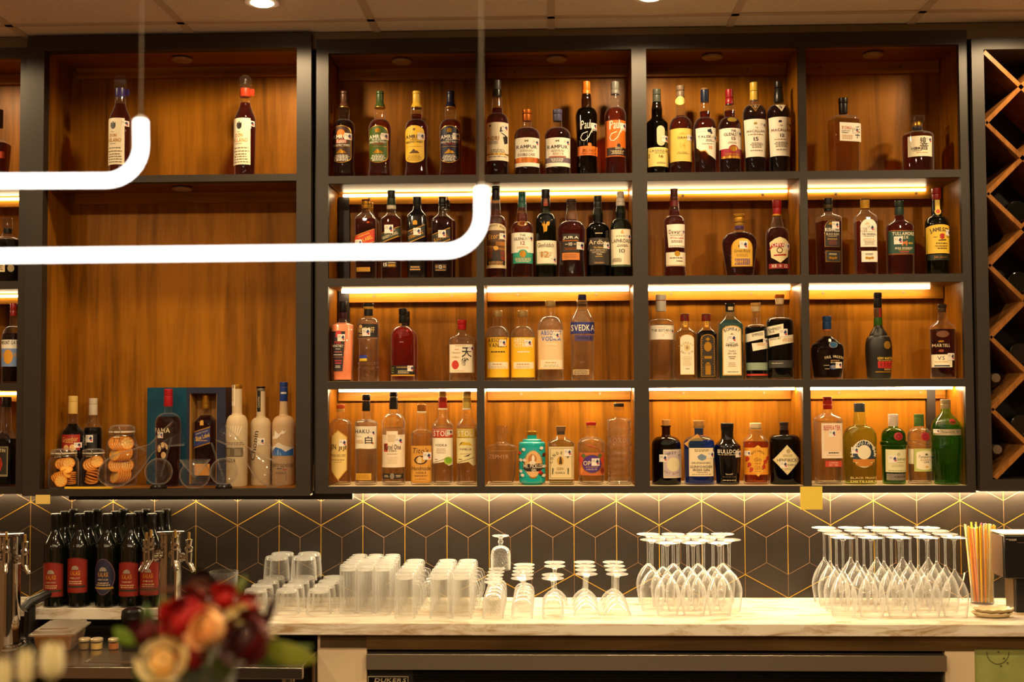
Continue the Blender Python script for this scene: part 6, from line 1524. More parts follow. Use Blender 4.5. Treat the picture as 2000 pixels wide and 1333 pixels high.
bottle(E2, 'whisky_bottle', 'square amber whisky bottle with a slanted blue label standing inside the open blue box', 787, [(376, 40), (395, 42), (450, 62, 's'), (530, 112, 's'), (1225, 108)], [(235, 330, 42, 43, 'gold'), (331, 380, 43, 43, 'gold')],
       [('P', [(670, 632), (865, 572), (865, 756), (670, 816)], 'gold'), ('Q', [(670, 645), (865, 585), (865, 742), (670, 803)], '#232c66'), ('T', 'Blue Label', 708, 660, 862, 705, '#e0b23a', 17), ('T', 'JOHNNIE WALKER', 705, 630, 845, 648, 'beige', 17, ''), ('D', 700, 716, 840, 735, 1, '#c89a3a'), ('K', 674, 690, 702, 780, '#3a7a8a', 'o'), ('L', 755, 505, 795, 560, '#c8922e', 'a.4'), ('L', 680, 975, 862, 1100, '#c8862a')], liq=(455, '#a85a1c'), sq=(1, 5), shelf=z0 + .0045, Y=.157, group=gl)

# wine bottles lying in the lattice
WG = plain('#0a0d08', .12, coat=.4)


def wine_profile(s=1.0):
    return [(.033 * s, 0), (.0365 * s, .004), (.0368 * s, .19), (.034 * s, .205), (.024 * s, .225), (.0165 * s, .24), (.0145 * s, .25), (.0145 * s, .292), (.016 * s, .294), (.016 * s, .30), (.0145 * s, .303)]


FOILD = plain('#1c1a18', .3, .3)
rw = .035
zk = lambda k: zl0 - k * LP
LAY = [(wxi + rw + .0012, zk(4) + rw + .0012 + (rw + .0102) * 1.4142, 1, 'wine bottle lying in the lattice with its capped neck outwards, upper one'), (wxi + rw + .0012, zk(5) + rw + .0012 + (rw + .0102) * 1.4142, 1, 'wine bottle lying in the lattice with its capped neck outwards, lower one')]
LAY += [(wxi + LP / 2, zk(k + .5) + (rw + .0102) * 1.4142, 0, f'wine bottle lying base outwards in the lattice, {n}') for k, n in ((1, 'highest one'), (2, 'second from the top'), (3, 'third from the top'), (4, 'lowest one'))]
for wx_, wz_, out, lab in LAY:
    Yf = .03
    w = Vector((wx_, 0, wz_))
    t = thing('wine_bottle', lab, 'bottle', (w.x, 0, w.z), 'wine bottles lying in the lattice')
    a = MB()
    a.lathe([(r, z) for r, z in wine_profile(.95)[:-4]], WG, 28)
    b_ = MB(); b_.lathe([(.0138, .25), (.0152, .252), (.0152, .296), (.0135, .299)] if not out else [(.0138, .25), (.0152, .252), (.0152, .296), (.0135, .299), (.006, .2995)], FOILD if not out else plain('#8a7a68', .3, .6), 24)
    L_ = .175
    for m in (a, b_):
        m.v = [(x, (Yf + (z * L_ / .30) if not out else Yf + (.3 - z) * L_ / .30), y) for x, y, z in m.v]
        if not out: m.f = [list(reversed(f)) for f in m.f]
    a.build('glass_body', t); b_.build('foil_cap', t)

# sticky notes
a = MB(); p, q = W(1563, 951, -.003), W(1607, 996, -.003); a.box(p.x, q.x, -.0012, -.0004, q.z, p.z, plain('#e2c64a', .7)); tag(a.build('sticky_note', smooth=0), 'yellow sticky note stuck below the bottom shelf of black and clear gin bottles', 'note')
a = MB(); p, q = W(70, 969.5, YL), W(98, 985, YL); a.box(p.x, q.x, YL - .0012, YL - .0004, q.z, p.z + .004, plain('#e6c46a', .7)); tag(a.build('sticky_note', smooth=0), 'small pale note hanging under the corner of the wide shelf unit', 'note')
# ---------------------------------------------------------------- the back counter
ZCT = W(1500, 1168, YW).z
ZCB = ZCT - .037
YCF = EYE.y + (EYE.z - ZCT) / ((EYE.z - W(1240, 1219, 0).z) / -EYE.y)      # front edge


def ctop(px, Y):
    """A point of the counter top at depth Y, under pixel column px near the counter."""
    return W(px, 1190, Y).x


xcl = W(478, 1230, YCF).x
a = MB(); a.box(xcl, XB, YCF, YW - .0005, ZCB, ZCT, MARBLE)
tag(a.build('countertop', bevel=.0025), 'long pale veined countertop under the lit wall, crowded with upturned glasses', 'countertop')
YLG = EYE.y + (EYE.z - ZCT) / ((EYE.z - W(190, 1189, 0).z) / -EYE.y)
xl0, xl1 = W(68, 1200, YLG).x, xcl - .002
a = MB(); a.box(xl0, xl1, YLG, YW - .0005, ZCB, ZCT, MARBLE)
tag(a.build('stone_ledge', bevel=.002), 'narrow pale stone ledge carrying the rows of wine bottles', 'ledge')
a = MB(); a.box(W(-200, 1200, .06).x, W(66, 1200, .06).x, .07, YW - .0005, ZCB, ZCT, MARBLE)
tag(a.build('stone_ledge', bevel=.002), 'short pale stone ledge behind the beer tower at the far left', 'ledge')
# frame under the counter
APR = wood('apron_wood', '#3a2a18', '#7a5e38', 'x', plank=5.0)
POST = plain('#d9c2a0', .65, noise=.06)
ya = YCF + .035
t = thing('counter_frame', 'beige posts and rough brown board carrying the long countertop', 'counter frame')
xp0, xp1 = W(620, 1290, ya).x, W(716, 1290, ya).x
xr0, xr1 = W(1846, 1290, ya).x, W(1904, 1290, ya).x
za0, za1 = W(1000, 1270, ya).z, ZCB - .0006
a = MB(); a.box(xp1, xr1, ya, ya + .03, za0, za1, APR); a.build('apron_board', t)
a = MB(); a.box(xr1, XB - .02, ya, ya + .03, W(1950, 1268, ya).z, za1, APR); a.build('apron_board', t)
a = MB(); a.box(xp0, xp1, ya + .002, ya + .14, 0.0004, W(660, 1267, ya).z, POST); a.box(xp0, xp0 + .008, ya + .002, ya + .14, W(660, 1267, ya).z, za1, POST); a.build('post', t)
a = MB(); a.box(xp0 + .009, xp1 - .001, ya + .006, ya + .1, W(660, 1266.5, ya).z, za1, plain('#5a4426', .8, noise=.4)); a.build('rough_core', t)
a = MB(); a.box(xr0, xr1, ya + .002, ya + .14, .0004, za0 - .0005, POST); a.build('post', t)
a = MB(); a.box(xr1 + .001, XB - .02, ya + .01, ya + .03, .0004, W(1950, 1268.5, ya).z, plain('#9aa05a', .5, noise=.35))
w = W(1951, 1268, ya)
STAIN = plain('#3e3a18', .6)
a.tube([(w.x + .033 * math.cos(q), ya + .0095, w.z - .012 + .036 * math.sin(q)) for q in [PI + i * PI / 20 for i in range(21)]], .0011, STAIN, 5)
for sx, sy in ((1952, 1276), (1963, 1288), (1957, 1303), (1970, 1297)):
    s_ = W(sx, sy, ya); a.lathe([(.0035, 0), (.002, .002)], STAIN, 8, (s_.x, ya + .0085, s_.z))
a.build('green_panel', t)
# refrigerator under it
yr = YCF + .012
rx0, rx1 = xp1 + .002, xr0 - .002
t = thing('undercounter_refrigerator', 'black undercounter refrigerator with a brushed steel front rail', 'refrigerator')
zr0, zr1 = W(1000, 1310, yr).z, W(1000, 1279.5, yr).z
a = MB(); a.box(rx0, rx1, yr, ya + .1, zr0, zr1, plain('#d8cdbc', .34, metal=1.0)); a.build('steel_rail', t, bevel=.001)
a = MB(); a.box(rx0 + .004, rx1 - .004, ya + .012, YW - .03, .06, zr0 - .0006, BLACKM); a.box(rx0 + .004, rx1 - .004, ya + .1005, YW - .03, zr0 - .0006, zr1 - .002, BLACKM); a.build('body', t)
hz = W(1000, 1318, ya).z
for i in range(5):
    a = MB(); a.box(rx0 + .14, rx1 - .01, ya + .004, ya + .0115, zr0 - .008 - i * .008, zr0 - .004 - i * .008, BLACK); a.build('door_trim', t)
for fx in (.12, .5, .88):
    a = MB(); a.box(rx0 + (rx1 - rx0) * fx - .03, rx0 + (rx1 - rx0) * fx + .03, ya + .05, YW - .08, .0004, .06, BLACKM); a.build('foot', t)
a = MB(); q0, q1 = W(718, 1323, ya), W(797, 1352, ya)
a.box(q0.x, q1.x, ya + .006, ya + .0118, q1.z, q0.z, plain('#c8b898', .4)); a.box(q0.x + .002, q1.x - .002, ya + .0055, ya + .0062, q1.z + .002, q0.z - .002, BLACK)
V, F = text_flat('DUKERS', 1, .15)
a.add([(q0.x + .02 + u * (q1.x - q0.x - .026), ya + .0052, q0.z - .017 + v * .012) for u, v in V], F, plain('#d8c8a8', .4))
a.build('badge', t, smooth=0)
# steel work top at the left
yst = W(0, 0, 0).y - .38
ZST = W(300, 1302, yst).z
sx0, sx1 = W(-260, 1300, yst).x, xp0 - .004
t = thing('steel_drainboard', 'stainless steel work top below the beer towers', 'work top')
a = MB(); a.box(sx0, sx1, yst, YW - .01, ZST - .003, ZST, STEEL); a.build('top_sheet', t)
a = MB(); a.box(sx0, sx1, yst, yst + .02, W(300, 1327, yst).z, ZST - .0032, STEEL); a.build('front_rail', t, bevel=.002)
a = MB()
dx0, dx1 = W(175, 1290, -.3).x, W(330, 1290, -.3).x
a.box(dx0, dx1, -.34, -.20, ZST + .0003, ZST + .002, plain('#cfc8ba', .15, metal=1.0))
for i in range(9):
    a.box(dx0 + .008, dx1 - .008, -.332 + i * .0145, -.326 + i * .0145, ZST + .002, ZST + .0035, STEEL)
a.build('drain_grate', t)
for x in (sx0 + .06, sx1 - .06):
    a = MB(); a.lathe([(.02, 0), (.02, ZST - .004)], STEEL, 16, (x, yst + .08, .0004)); a.build('leg', t)
    a = MB(); a.lathe([(.02, 0), (.02, ZST - .004)], STEEL, 16, (x, YW - .1, .0004)); a.build('leg', t)
a = MB(); a.box(xl0, xl1, YLG + .12, YW - .02, ZST + .0005, ZCB - .0005, plain('#2c2018', .8)); tag(a.build('ledge_support', smooth=0), 'dark board carrying the stone ledge above the steel work top', 'board')
a = MB(); a.box(xcl + .01, xp0 - .004, ya + .2, YW - .02, ZST + .0005, ZCB - .0005, plain('#2c2018', .8)); tag(a.build('ledge_support', smooth=0), 'dark board under the open end of the long countertop', 'board')
a = MB(); a.box(W(-190, 1200, .1).x, W(60, 1200, .1).x, .16, YW - .02, ZST + .0005, ZCB - .0005, plain('#2c2018', .8)); tag(a.build('ledge_support', smooth=0), 'dark board carrying the short ledge at the far left', 'board')

# ---------------------------------------------------------------- wine bottles on the ledge
WREDS = plain('#b02a14', .5)
wine_labels = [(108, '#8a1e0e', 'a.1', 'CABERNET FRANC', 'standing wine bottle with a red label at the open end of the front row', 1130, 1163), (155, '#8a1e0e', 'a.1', 'MERLOT', 'standing wine bottle with a higher red label, second in the front row', 1116, 1155), (209, '#26243e', 'o', 'HERITAGE', 'standing wine bottle with an oval blue label in the front row', 1115, 1158), (255, '#8a1e0e', 'a.1', 'CABERNET', 'standing wine bottle with a red label beside the oval blue one, nearer the tower', 1130, 1162), (296, '#8a1e0e', 'a.1', 'SHIRAZ', 'standing wine bottle with a red label half hidden by the beer tower', 1128, 1161)]
YR = [YLG + .043, YLG + .117, YLG + .191]
for r in range(3):
    for i, (px, lc, shp, sub, lab, y0, y1) in enumerate(wine_labels):
        X = W(px, 1110, YR[0]).x
        t = thing('wine_bottle', lab if r == 0 else f'plain dark wine bottle in the {ORD[r]} row on the ledge, {ORD[i]} from the open end', 'bottle', (X, YR[r], ZCT + .0004), 'wine bottles standing on the stone ledge')
        prof = wine_profile(1.0)
        a = MB(); a.lathe(prof[:7], WG, 32); a.build('glass_body', t)
        a = MB(); a.lathe([(.0148, .25), (.0150, .291), (.0162, .293), (.0162, .300), (.0150, .3025)], plain('#14110e', .28, .2), 28); a.build('foil_cap', t)
        if r:
            continue
        sh = Shape([(z, rr) for rr, z in prof[:7]], 1, 2)
        v = (0, 0, 1)
        mz = lambda y: W(px, y, YR[0]).z - ZCT
        m1 = (YR[0] - EYE.y) / FPX
        wl = Wall(sh, lambda x: (x - px) * m1, mz, m1)
        lb = MB()
        ya_, yb_ = (1096, 1164) if i == 0 else (1087, 1156) if i == 1 else (1089, 1160) if i == 2 else (1095, 1163) if i == 3 else (1093, 1161)
        cx = px
        wl.area(lb, shp, (cx - 20, ya_, cx + 20, yb_), paint('#5e140a' if shp != 'o' else '#6a4a52'), .0006)
        wl.area(lb, shp, (cx - 18.5, ya_ + 1.5, cx + 18.5, yb_ - 1.5), paint(lc), .0009)
        m = (ya_ + yb_) / 2
        wl.area(lb, 'a.9', (cx - 7, m - 19, cx + 7, m - 11), paint('#9a8a78'), .0012)
        wl.text(lb, 'KALASI', cx - 9.5, m - 9, cx + 9.5, m + 0, paint('#d8962a'), .0014)
        wl.text(lb, sub, cx - 10, m + 4, cx + 10, m + 7, paint('beige'), .0014, 0, '')
        wl.lines(lb, cx - 14, m + 10, cx + 14, m + 18, 2, paint('#c8a878'), .0013)
        wl.area(lb, 'r', (cx - 18, m + 20, cx + 18, m + 24), paint('#2c2a14' if shp != 'o' else '#a8822a'), .0012)
        lb.build('label', t, smooth=60)

# ---------------------------------------------------------------- beer towers
BRASS = plain('#c8a05a', .3, metal=.9)


def faucet(parent, ang, z, r):
    f = bpy.data.objects.new('faucet', None)
    c, s = math.cos(ang), math.sin(ang)
    P = lambda d, zz: (c * d, s * d, zz)
    a = MB()
    a.tube([P(r * .9, z), P(r + .030, z)], [.011, .009], CHROME, 16)
    a.tube([P(r + .006, z), P(r + .012, z)], .0145, CHROME, 16)
    a.tube([P(r + .036, z - .014), P(r + .036, z + .016)], [.010, .0115], CHROME, 16)
    o = a.build('faucet', parent)
    a = MB(); a.tube([P(r + .034, z - .012), P(r + .044, z - .024), P(r + .054, z - .042)], [.0085, .008, .0072], CHROME, 14); a.build('spout', o)
    a = MB(); a.lathe([(.009, .016), (.0128, .022), (.0128, .030), (.008, .036), (.0095, .040), (.0115, .056), (.008, .057)], CHROME, 16, P(r + .036, z)); a.build('tap_collar', o)
    a = MB(); a.lathe([(.0042, .056), (.0042, .078), (.003, .079)], BRASS, 12, P(r + .036, z)); a.build('tap_stem', o)
    return o


for px, Y, yt, angs, lab in ((332, -.11, 1038, (-2.75, -2.2, -1.05, -.35), 'chrome beer tower with four faucets in front of the red labelled wine bottles'), (17, -.14, 1042, (-2.7, -2.1, -1.25, -.45), 'chrome beer tower with faucets cut by the picture edge')):
    w = W(px, 1150, Y)
    H = W(px, yt, Y).z - ZST
    t = thing('beer_tower', lab, 'beer tower', (w.x, Y, ZST + .0004), 'chrome beer towers')
    R = .0355
    a = MB(); a.lathe([(R, .012), (R, H - .010)], CHROME, 40); a.build('column', t)
    a = MB(); a.lathe([(R * 1.0, H - .0098), (R * 1.22, H - .006), (R * 1.22, H - .001), (R * 1.1, H)], CHROME, 40); a.build('top_cap', t)
    a = MB(); a.lathe([(.062, 0), (.062, .006), (.05, .010), (R * 1.04, .0118)], CHROME, 40); a.build('base_flange', t)
    for k in range(4):
        q = PI / 4 + k * PI / 2
        a = MB(); a.lathe([(.006, 0), (.006, .004), (.003, .006)], STEEL, 8, (.054 * math.cos(q), .054 * math.sin(q), .0085)); a.build('bolt', t)
    for g in angs:
        faucet(t, g, H - .068 - (.012 if abs(g + PI / 2) > .9 else 0), R)

# black dispensing arm, dark upturned tumbler, tubs
Yd = -.03
w = W(58, 1240, Yd)
t = thing('soda_dispenser', 'black column with a speckled black arm beside the beer tower at the far left', 'dispenser', (w.x, Yd, ZST + .0004))
h = W(58, 1185, Yd).z - ZST
a = MB(); a.lathe([(.03, 0), (.03, .008), (.018, .012), (.017, h)], BLACK, 24); a.build('column', t)
a = MB(); a.tube([(-.012, -.02, h - .006), (.0, .0, h + .012), (.03, .05, h + .028), (.042, .068, h + .032)], [.016, .017, .015, .012], plain('#100e0c', .35, noise=.4), 14); a.build('arm', t)
w = W(259, 1215, -.055)
t = thing('shaker_cup', 'dark upturned cup with a glossy domed end before the stone ledge', 'cup', (w.x, -.055, ZST + .0004))
h = W(259, 1190, -.055).z - ZST
a = MB(); a.lathe([(.036, 0), (.036, .003), (.0345, h * .72)], thin_glass((.30, .27, .24), 0.0, .1), 28); a.build('cup_body', t)
a = MB(); a.lathe([(.0345, h * .7205), (.036, h * .76), (.034, h * .94), (.026, h), (.001, h * 1.01)], BLACK, 28); a.build('cup_end', t)
w = W(118, 1262, -.12)
t = thing('deli_container', 'clear plastic tub of brown crumbs with a ridged lid on the steel top', 'container', (w.x, -.12, ZST + .0004), None, .12)
a = MB(); h = .05
sq_ = lambda hx, hy, z: [(x, y, z) for x, y in ((-hx, -hy), (-hx * .6, -hy * 1.05), (hx * .6, -hy * 1.05), (hx, -hy), (hx, hy), (-hx, hy))]
a.loft([sq_(.050, .075, 0), sq_(.058, .085, h)], GLASSF, True, False); a.build('tub', t, smooth=0)
a = MB(); a.loft([sq_(.048, .073, .002), sq_(.055, .082, h * .86)], plain('#9a6424', .8, noise=.6)); tag(a.build('crumbs', t, smooth=0), None, None, None, 'stuff')
a = MB()
for k, (s_, z_) in enumerate(((1.18, h + .001), (1.18, h + .006), (1.04, h + .007), (1.0, h + .015), (.86, h + .0155), (.84, h + .019))):
    pass
a.loft([sq_(.068, .097, h + .0008), sq_(.068, .097, h + .006), sq_(.060, .088, h + .007), sq_(.056, .083, h + .015), sq_(.044, .070, h + .016), sq_(.042, .068, h + .020)], thin_glass((.72, .62, .48), .35, .8, 1.2)); a.build('lid', t, smooth=0)
for px, py, r_, c_, lab in ((165, 1262, .0175, '#8a6a3c', 'small jar of brown spice beside the clear tub'), (189, 1262, .018, '#e0b060', 'small jar with a torn gold label between two spice jars'), (222, 1262, .016, '#b4682a', 'small jar of orange spice apart from the other two')):
    w = W(px, py, -.16)
    t = thing('spice_jar', lab, 'jar', (w.x, -.16, ZST + .0004), 'small spice jars on the steel top')
    a = MB(); a.lathe([(r_, 0), (r_ * 1.02, .003), (r_ * 1.02, .024), (r_ * .96, .026)], GLASSF, 24); a.build('glass_body', t)
    a = MB(); a.lathe([(r_ * .93, .002), (r_ * .93, .019)], plain(c_, .7, noise=.5), 20); tag(a.build('spice', t), None, None, None, 'stuff')
    a = MB(); a.lathe([(r_ * 1.05, .0262), (r_ * 1.05, .032), (r_ * .9, .034)], plain('#d8c29a', .3, .5), 24); a.build('lid', t)

# ---------------------------------------------------------------- upturned glasses
WALL_T = .0016


def shell(prof, th=WALL_T):
    """Outer outline (r, z) of a vessel, closed end last in the list; returns outline with an inner wall."""
    inn = [(max(r - th, .0005), z - (th * 1.6 if i == len(prof) - 1 else 0)) for i, (r, z) in enumerate(prof)]
    return prof, inn


def vessel(mb, prof, mat, n=28, th=WALL_T):
    """An upturned open vessel: rim at the bottom, closed top, with inside and outside walls."""
    inner = [(max(r - th, .0006), min(z, prof[-1][1] - th * 2.2)) for r, z in prof]
    mb.lathe(list(reversed(inner)) + prof, mat, n)


GL2 = thin_glass((0.995, 0.994, 0.99), 0.0, 0.85, 3.0, .016)
GRIB = thin_glass((0.993, 0.992, 0.985), 0.06, 0.85, 3.0, .016)
GLF = thin_glass((0.99, 0.99, 0.98), 0.0, 0.9, 2.5, .04)


def make_tumbler(loc, label, group, r=.0400, h=.077, name='tumbler'):
    t = thing(name, label, 'glass', loc, group)
    a = MB(); vessel(a, [(r, .0), (r * 1.0, .004), (r * .965, h * .5), (r * .9, h * .86), (r * .84, h * .97), (r * .78, h), (.001, h)], GL2); a.build('glass_wall', t)
    a = MB(); a.lathe([(r * .76, h * .86), (r * .80, h * .90), (r * .74, h * .975), (.001, h * .978)], GLF, 28); a.build('thick_base', t)
    return t


def make_highball(loc, label, group):
    t = thing('highball_glass', label, 'glass', loc, group)
    r, h, n = .0262, .153, 40
    a = MB()
    prof = [(r, 0), (r, h * .9), (r * .97, h * .97), (r * .9, h)]
    rings = []
    for rr, z in [(r - .002, .0), (r - .002, h * .88)]:
        pass
    inner = [[((r - .0028) * math.cos(2 * PI * j / n), (r - .0028) * math.sin(2 * PI * j / n), z) for j in range(n)] for z in (h * .88, 0)]
    outer = [[(rr * (1 + (.03 if j % 4 < 2 else -.03)) * math.cos(2 * PI * j / n), rr * (1 + (.03 if j % 4 < 2 else -.03)) * math.sin(2 * PI * j / n), z) for j in range(n)] for rr, z in prof]
    a.loft(inner + outer, GL2); a.build('glass_wall', t, smooth=50)
    a = MB(); a.lathe([(r * .86, h * .885), (r * .86, h * .965), (.001, h * .97)], GLF, 24); a.build('thick_base', t)
    return t


def make_mug(loc, label, group, rotz=0.0):
    t = thing('beer_mug', label, 'mug', loc, group, rotz)
    r, h = .0322, .139
    a = MB(); n = 40
    R = lambda rr, z, k: [(rr * (1 + k * (1 if j % 5 < 3 else -1)) * math.cos(2 * PI * j / n), rr * (1 + k * (1 if j % 5 < 3 else -1)) * math.sin(2 * PI * j / n), z) for j in range(n)]
    inn = [R(q - .003, z, 0) for q, z in ((.003, h * .90), (r * .9, h * .89), (r * .95, h * .84), (r * .95, h * .14), (r, h * .10), (r, 0))]
    out = [R(q, z, k) for q, z, k in ((r, 0, 0), (r, h * .10, 0), (r * .96, h * .14, .02), (r * .96, h * .84, .03), (r * .99, h * .90, .03), (r * .96, h * .97, .01), (r * .86, h, 0), (.001, h, 0))]
    a.loft(inn + out, GRIB); a.build('glass_wall', t, smooth=30)
    a = MB(); a.lathe([(r * .80, h * .87), (r * .84, h * .9), (r * .80, h * .975), (.001, h * .978)], GLF, 24); a.build('thick_base', t)
    a = MB(); a.tube([(r * .92, 0, h * .20), (r + .014, 0, h * .22), (r + .0205, 0, h * .34), (r + .0205, 0, h * .62), (r + .014, 0, h * .76), (r * .92, 0, h * .79)], [.006, .0052, .005, .005, .0052, .006], GLF, 10); a.build('handle', t)
    return t


def stemmed(name, loc, label, group, bowl, stem, foot, cat='glass', bumps=False, n=28):
    """bowl: outline rim (z 0) to its closed top; stem: outline; foot: outline, all from the table up."""
    t = thing(name, label, cat, loc, group)
    a = MB()
    vessel(a, bowl, GL2 if not bumps else GRIB, n, .0011)
    if bumps:
        rr = [r for r, z in bowl]
        for k in range(6):
            z = bowl[0][1] + .008 + k * .0075
            for j in range(20):
                q = 2 * PI * (j + .5 * (k % 2)) / 20
                R = .0318
                a.lathe([(.0036, -.0004), (.0026, .0012), (.0004, .0018)], GRIB, 6, (0, 0, 0))
                for i in range(len(a.v) - 18, len(a.v)):
                    x, y, zz = a.v[i]
                    o_ = R + zz
                    a.v[i] = (o_ * math.cos(q) - x * math.sin(q), o_ * math.sin(q) + x * math.cos(q), z + y)
    a.build('bowl', t)
    a = MB(); a.lathe(stem, GLF, 14); a.build('stem', t)
    a = MB(); a.lathe(foot, GL2, n); a.build('foot', t)
    return t


def block(maker, cols, Y0, dY, nrow, what, group, zbase=None, hexpack=0.0, skip=(), note=''):
    """Rows of identical glasses. cols: pixel columns of the front row; every further row stands behind it."""
    first = None
    k = 0
    for r in range(nrow):
        cc = cols if not (hexpack and r % 2) else cols
        for c, px in enumerate(cols):
            if (r, c) in skip:
                continue
            X = W(px, 1190, Y0).x + (hexpack if r % 2 else 0.0)
            loc = (X, Y0 + dY * r, (zbase or ZCT) + .0004)
            lab = f'{what}, {ORD[c] + " column from left, " if len(cols) > 1 else ""}{ORD[r]} row back'
            if first is None:
                first = maker(loc, lab, group)
            else:
                dup(first, loc, lab, group)
    return first


block(make_tumbler, [499, 561, 623], -.063, .0828, 4, 'low upturned tumbler behind the flowers', 'low tumblers on the counter')
tp = make_tumbler((W(540, 1134, .10).x, .103, ZCT + .0778), 'tumbler stacked on the low tumblers, nearer one behind the flowers', 'tumblers stacked on top', .0435, .079)
dup(tp, (W(593, 1134, .10).x, .103, ZCT + .0778), 'tumbler stacked on the low tumblers, nearer one by the tall ribbed glasses')
dup(tp, (W(540, 1134, .10).x, .1868, ZCT + .0778), 'tumbler stacked on the low tumblers, rear one behind the flowers')
dup(tp, (W(593, 1134, .10).x, .1868, ZCT + .0778), 'tumbler stacked on the low tumblers, rear one by the tall ribbed glasses')
wt = W(437, 1180, .06)
t = thing('water_glass', 'upright glass with a wavy rim standing behind the flowers', 'glass', (wt.x, .06, ZCT + .0004))
a = MB(); a.lathe([(.034, 0), (.036, .004), (.044, .06), (.047, .113), (.0455, .113), (.043, .06), (.033, .012), (.001, .012)], GL2, 28); a.build('glass_wall', t)
block(make_highball, [680, 714, 748], -.058, .0555, 5, 'tall ribbed upturned highball glass', 'ribbed highball glasses on the counter')
mg1 = lambda l, a_, b_: make_mug(l, a_, b_, 0.0)
block(mg1, [791], -.135, .0685, 5, 'upturned beer mug in the column beside the highballs', 'beer mugs on the counter')
block(lambda l, a_, b_: make_mug(l, a_, b_, PI), [859], -.135, .0685, 5, 'upturned beer mug in the middle mug column', 'beer mugs on the counter')
block(mg1, [902], -.135, .0685, 5, 'upturned beer mug in the column beside the hobnail goblets', 'beer mugs on the counter')
GOB = ([(.0318, 0), (.0322, .004), (.0322, .050), (.031, .060), (.025, .070), (.014, .0765), (.006, .078), (.001, .078)], [(.006, .0775), (.0055, .084), (.0085, .088), (.0085, .093), (.0055, .097), (.006, .102)], [(.006, .1015), (.010, .106), (.025, .1085), (.0275, .110), (.0275, .1118), (.022, .113), (.001, .1125)])
gob = lambda l, a_, b_: stemmed('hobnail_goblet', l, a_, b_, *GOB, bumps=True)
g0 = block(gob, [963], -.135, .0665, 5, 'upturned hobnail goblet', 'hobnail goblets on the counter')
dup(g0, (W(978, 1110, .10).x, .098, ZCT + .114), 'hobnail goblet stacked upside down on top of the other goblets')
SH = ([(.0315, 0), (.0335, .006), (.034, .030), (.031, .048), (.022, .058), (.009, .0625), (.001, .063)], [(.0065, .0625), (.0048, .072), (.0045, .105), (.0062, .114)], [(.006, .1135), (.012, .118), (.030, .1205), (.0345, .122), (.0345, .1235), (.028, .125), (.001, .1245)])
shr = lambda l, a_, b_: stemmed('sherry_glass', l, a_, b_, *SH)
block(shr, [1020], -.138, .0705, 5, 'upturned sherry glass in the long column by the goblets', 'short stemmed glasses on the counter')
block(shr, [1080], -.138, .0705, 2, 'upturned sherry glass in the short column', 'short stemmed glasses on the counter')
MA = ([(.0415, 0), (.0418, .004), (.040, .010), (.034, .020), (.022, .032), (.008, .040), (.001, .041)], [(.008, .0405), (.0055, .050), (.0052, .105), (.007, .119)], [(.0068, .1185), (.013, .1235), (.030, .126), (.0345, .1275), (.0345, .129), (.028, .1307), (.001, .130)])
mar = lambda l, a_, b_: stemmed('margarita_glass', l, a_, b_, *MA)
block(mar, [1146, 1206], -.088, .0842, 4, 'upturned margarita glass with a thick stem', 'margarita glasses on the counter')
block(mar, [1084], .075, .0842, 2, 'upturned margarita glass behind the short sherry column', 'margarita glasses on the counter')
WN = ([(.032, 0), (.0345, .012), (.0385, .038), (.0405, .060), (.0395, .074), (.034, .092), (.022, .112), (.010, .124), (.005, .128), (.001, .1285)], [(.0055, .1275), (.0042, .140), (.0042, .195), (.0058, .214)], [(.0058, .2135), (.012, .219), (.031, .2225), (.0375, .2240), (.0375, .2252), (.030, .2268), (.001, .2262)])
wn = lambda l, a_, b_: stemmed('wine_glass', l, a_, b_, *WN)
block(wn, [1304, 1355, 1406], -.080, .0722, 4, 'stout upturned wine glass in the middle cluster', 'stout wine glasses on the counter', hexpack=.0413)
X4 = W(1304, 1190, -.08).x - .0413
first = [o for o in scene.objects if o.name == 'wine_glass'][0]
for r in (1, 3):
    dup(first, (X4, -.080 + .0722 * r, ZCT + .0004), f'stout upturned wine glass at the left flank of the middle cluster, {ORD[r]} row back')
TN = ([(.0335, 0), (.036, .012), (.0405, .045), (.0412, .062), (.038, .080), (.029, .103), (.015, .124), (.006, .138), (.0038, .146), (.001, .1465)], [(.0042, .1455), (.0034, .16), (.0034, .215), (.0048, .233)], [(.0048, .2325), (.011, .2385), (.030, .2415), (.0390, .2430), (.0390, .2441), (.031, .2457), (.001, .2452)])
tn = lambda l, a_, b_: stemmed('tall_wine_glass', l, a_, b_, *TN, cat='glass')
block(tn, [1648, 1703, 1758, 1812, 1866], -.1, .0845, 4, 'thin stemmed tall upturned wine glass', 'tall wine glasses by the straws')

# ---------------------------------------------------------------- straws, printer, dishes
Ys = .13
w = W(1918, 1150, Ys)
t = thing('straw_jar', 'tall clear glass cup packed with coloured drinking straws', 'cup', (w.x, Ys, ZCT + .0004))
hj = W(1918, 1090, Ys).z - ZCT
a = MB(); a.lathe([(.034, 0), (.036, .003), (.0365, hj), (.0350, hj), (.0345, .008), (.001, .008)], GL2, 28); a.build('glass_wall', t)
rs = random.Random(4)
SC = ['#f0c030', '#f2e2b0', '#e86a8a', '#f09a30', '#a8d838', '#e8d8c0', '#f08a5a', '#f0d84a', '#d84a78', '#f4e8d0']
SN = ['yellow', 'cream', 'pink', 'orange', 'lime green', 'white', 'coral', 'lemon yellow', 'magenta', 'ivory']
cnt = {}
pos = [(0, 0)] + [(.0115 * math.cos(q), .0115 * math.sin(q)) for q in [i * PI / 3 for i in range(6)]] + [(.0225 * math.cos(q), .0225 * math.sin(q)) for q in [i * PI / 6 + .2 for i in range(12)]] + [(.0298 * math.cos(q), .0298 * math.sin(q)) for q in [i * PI / 8 for i in range(16)]]
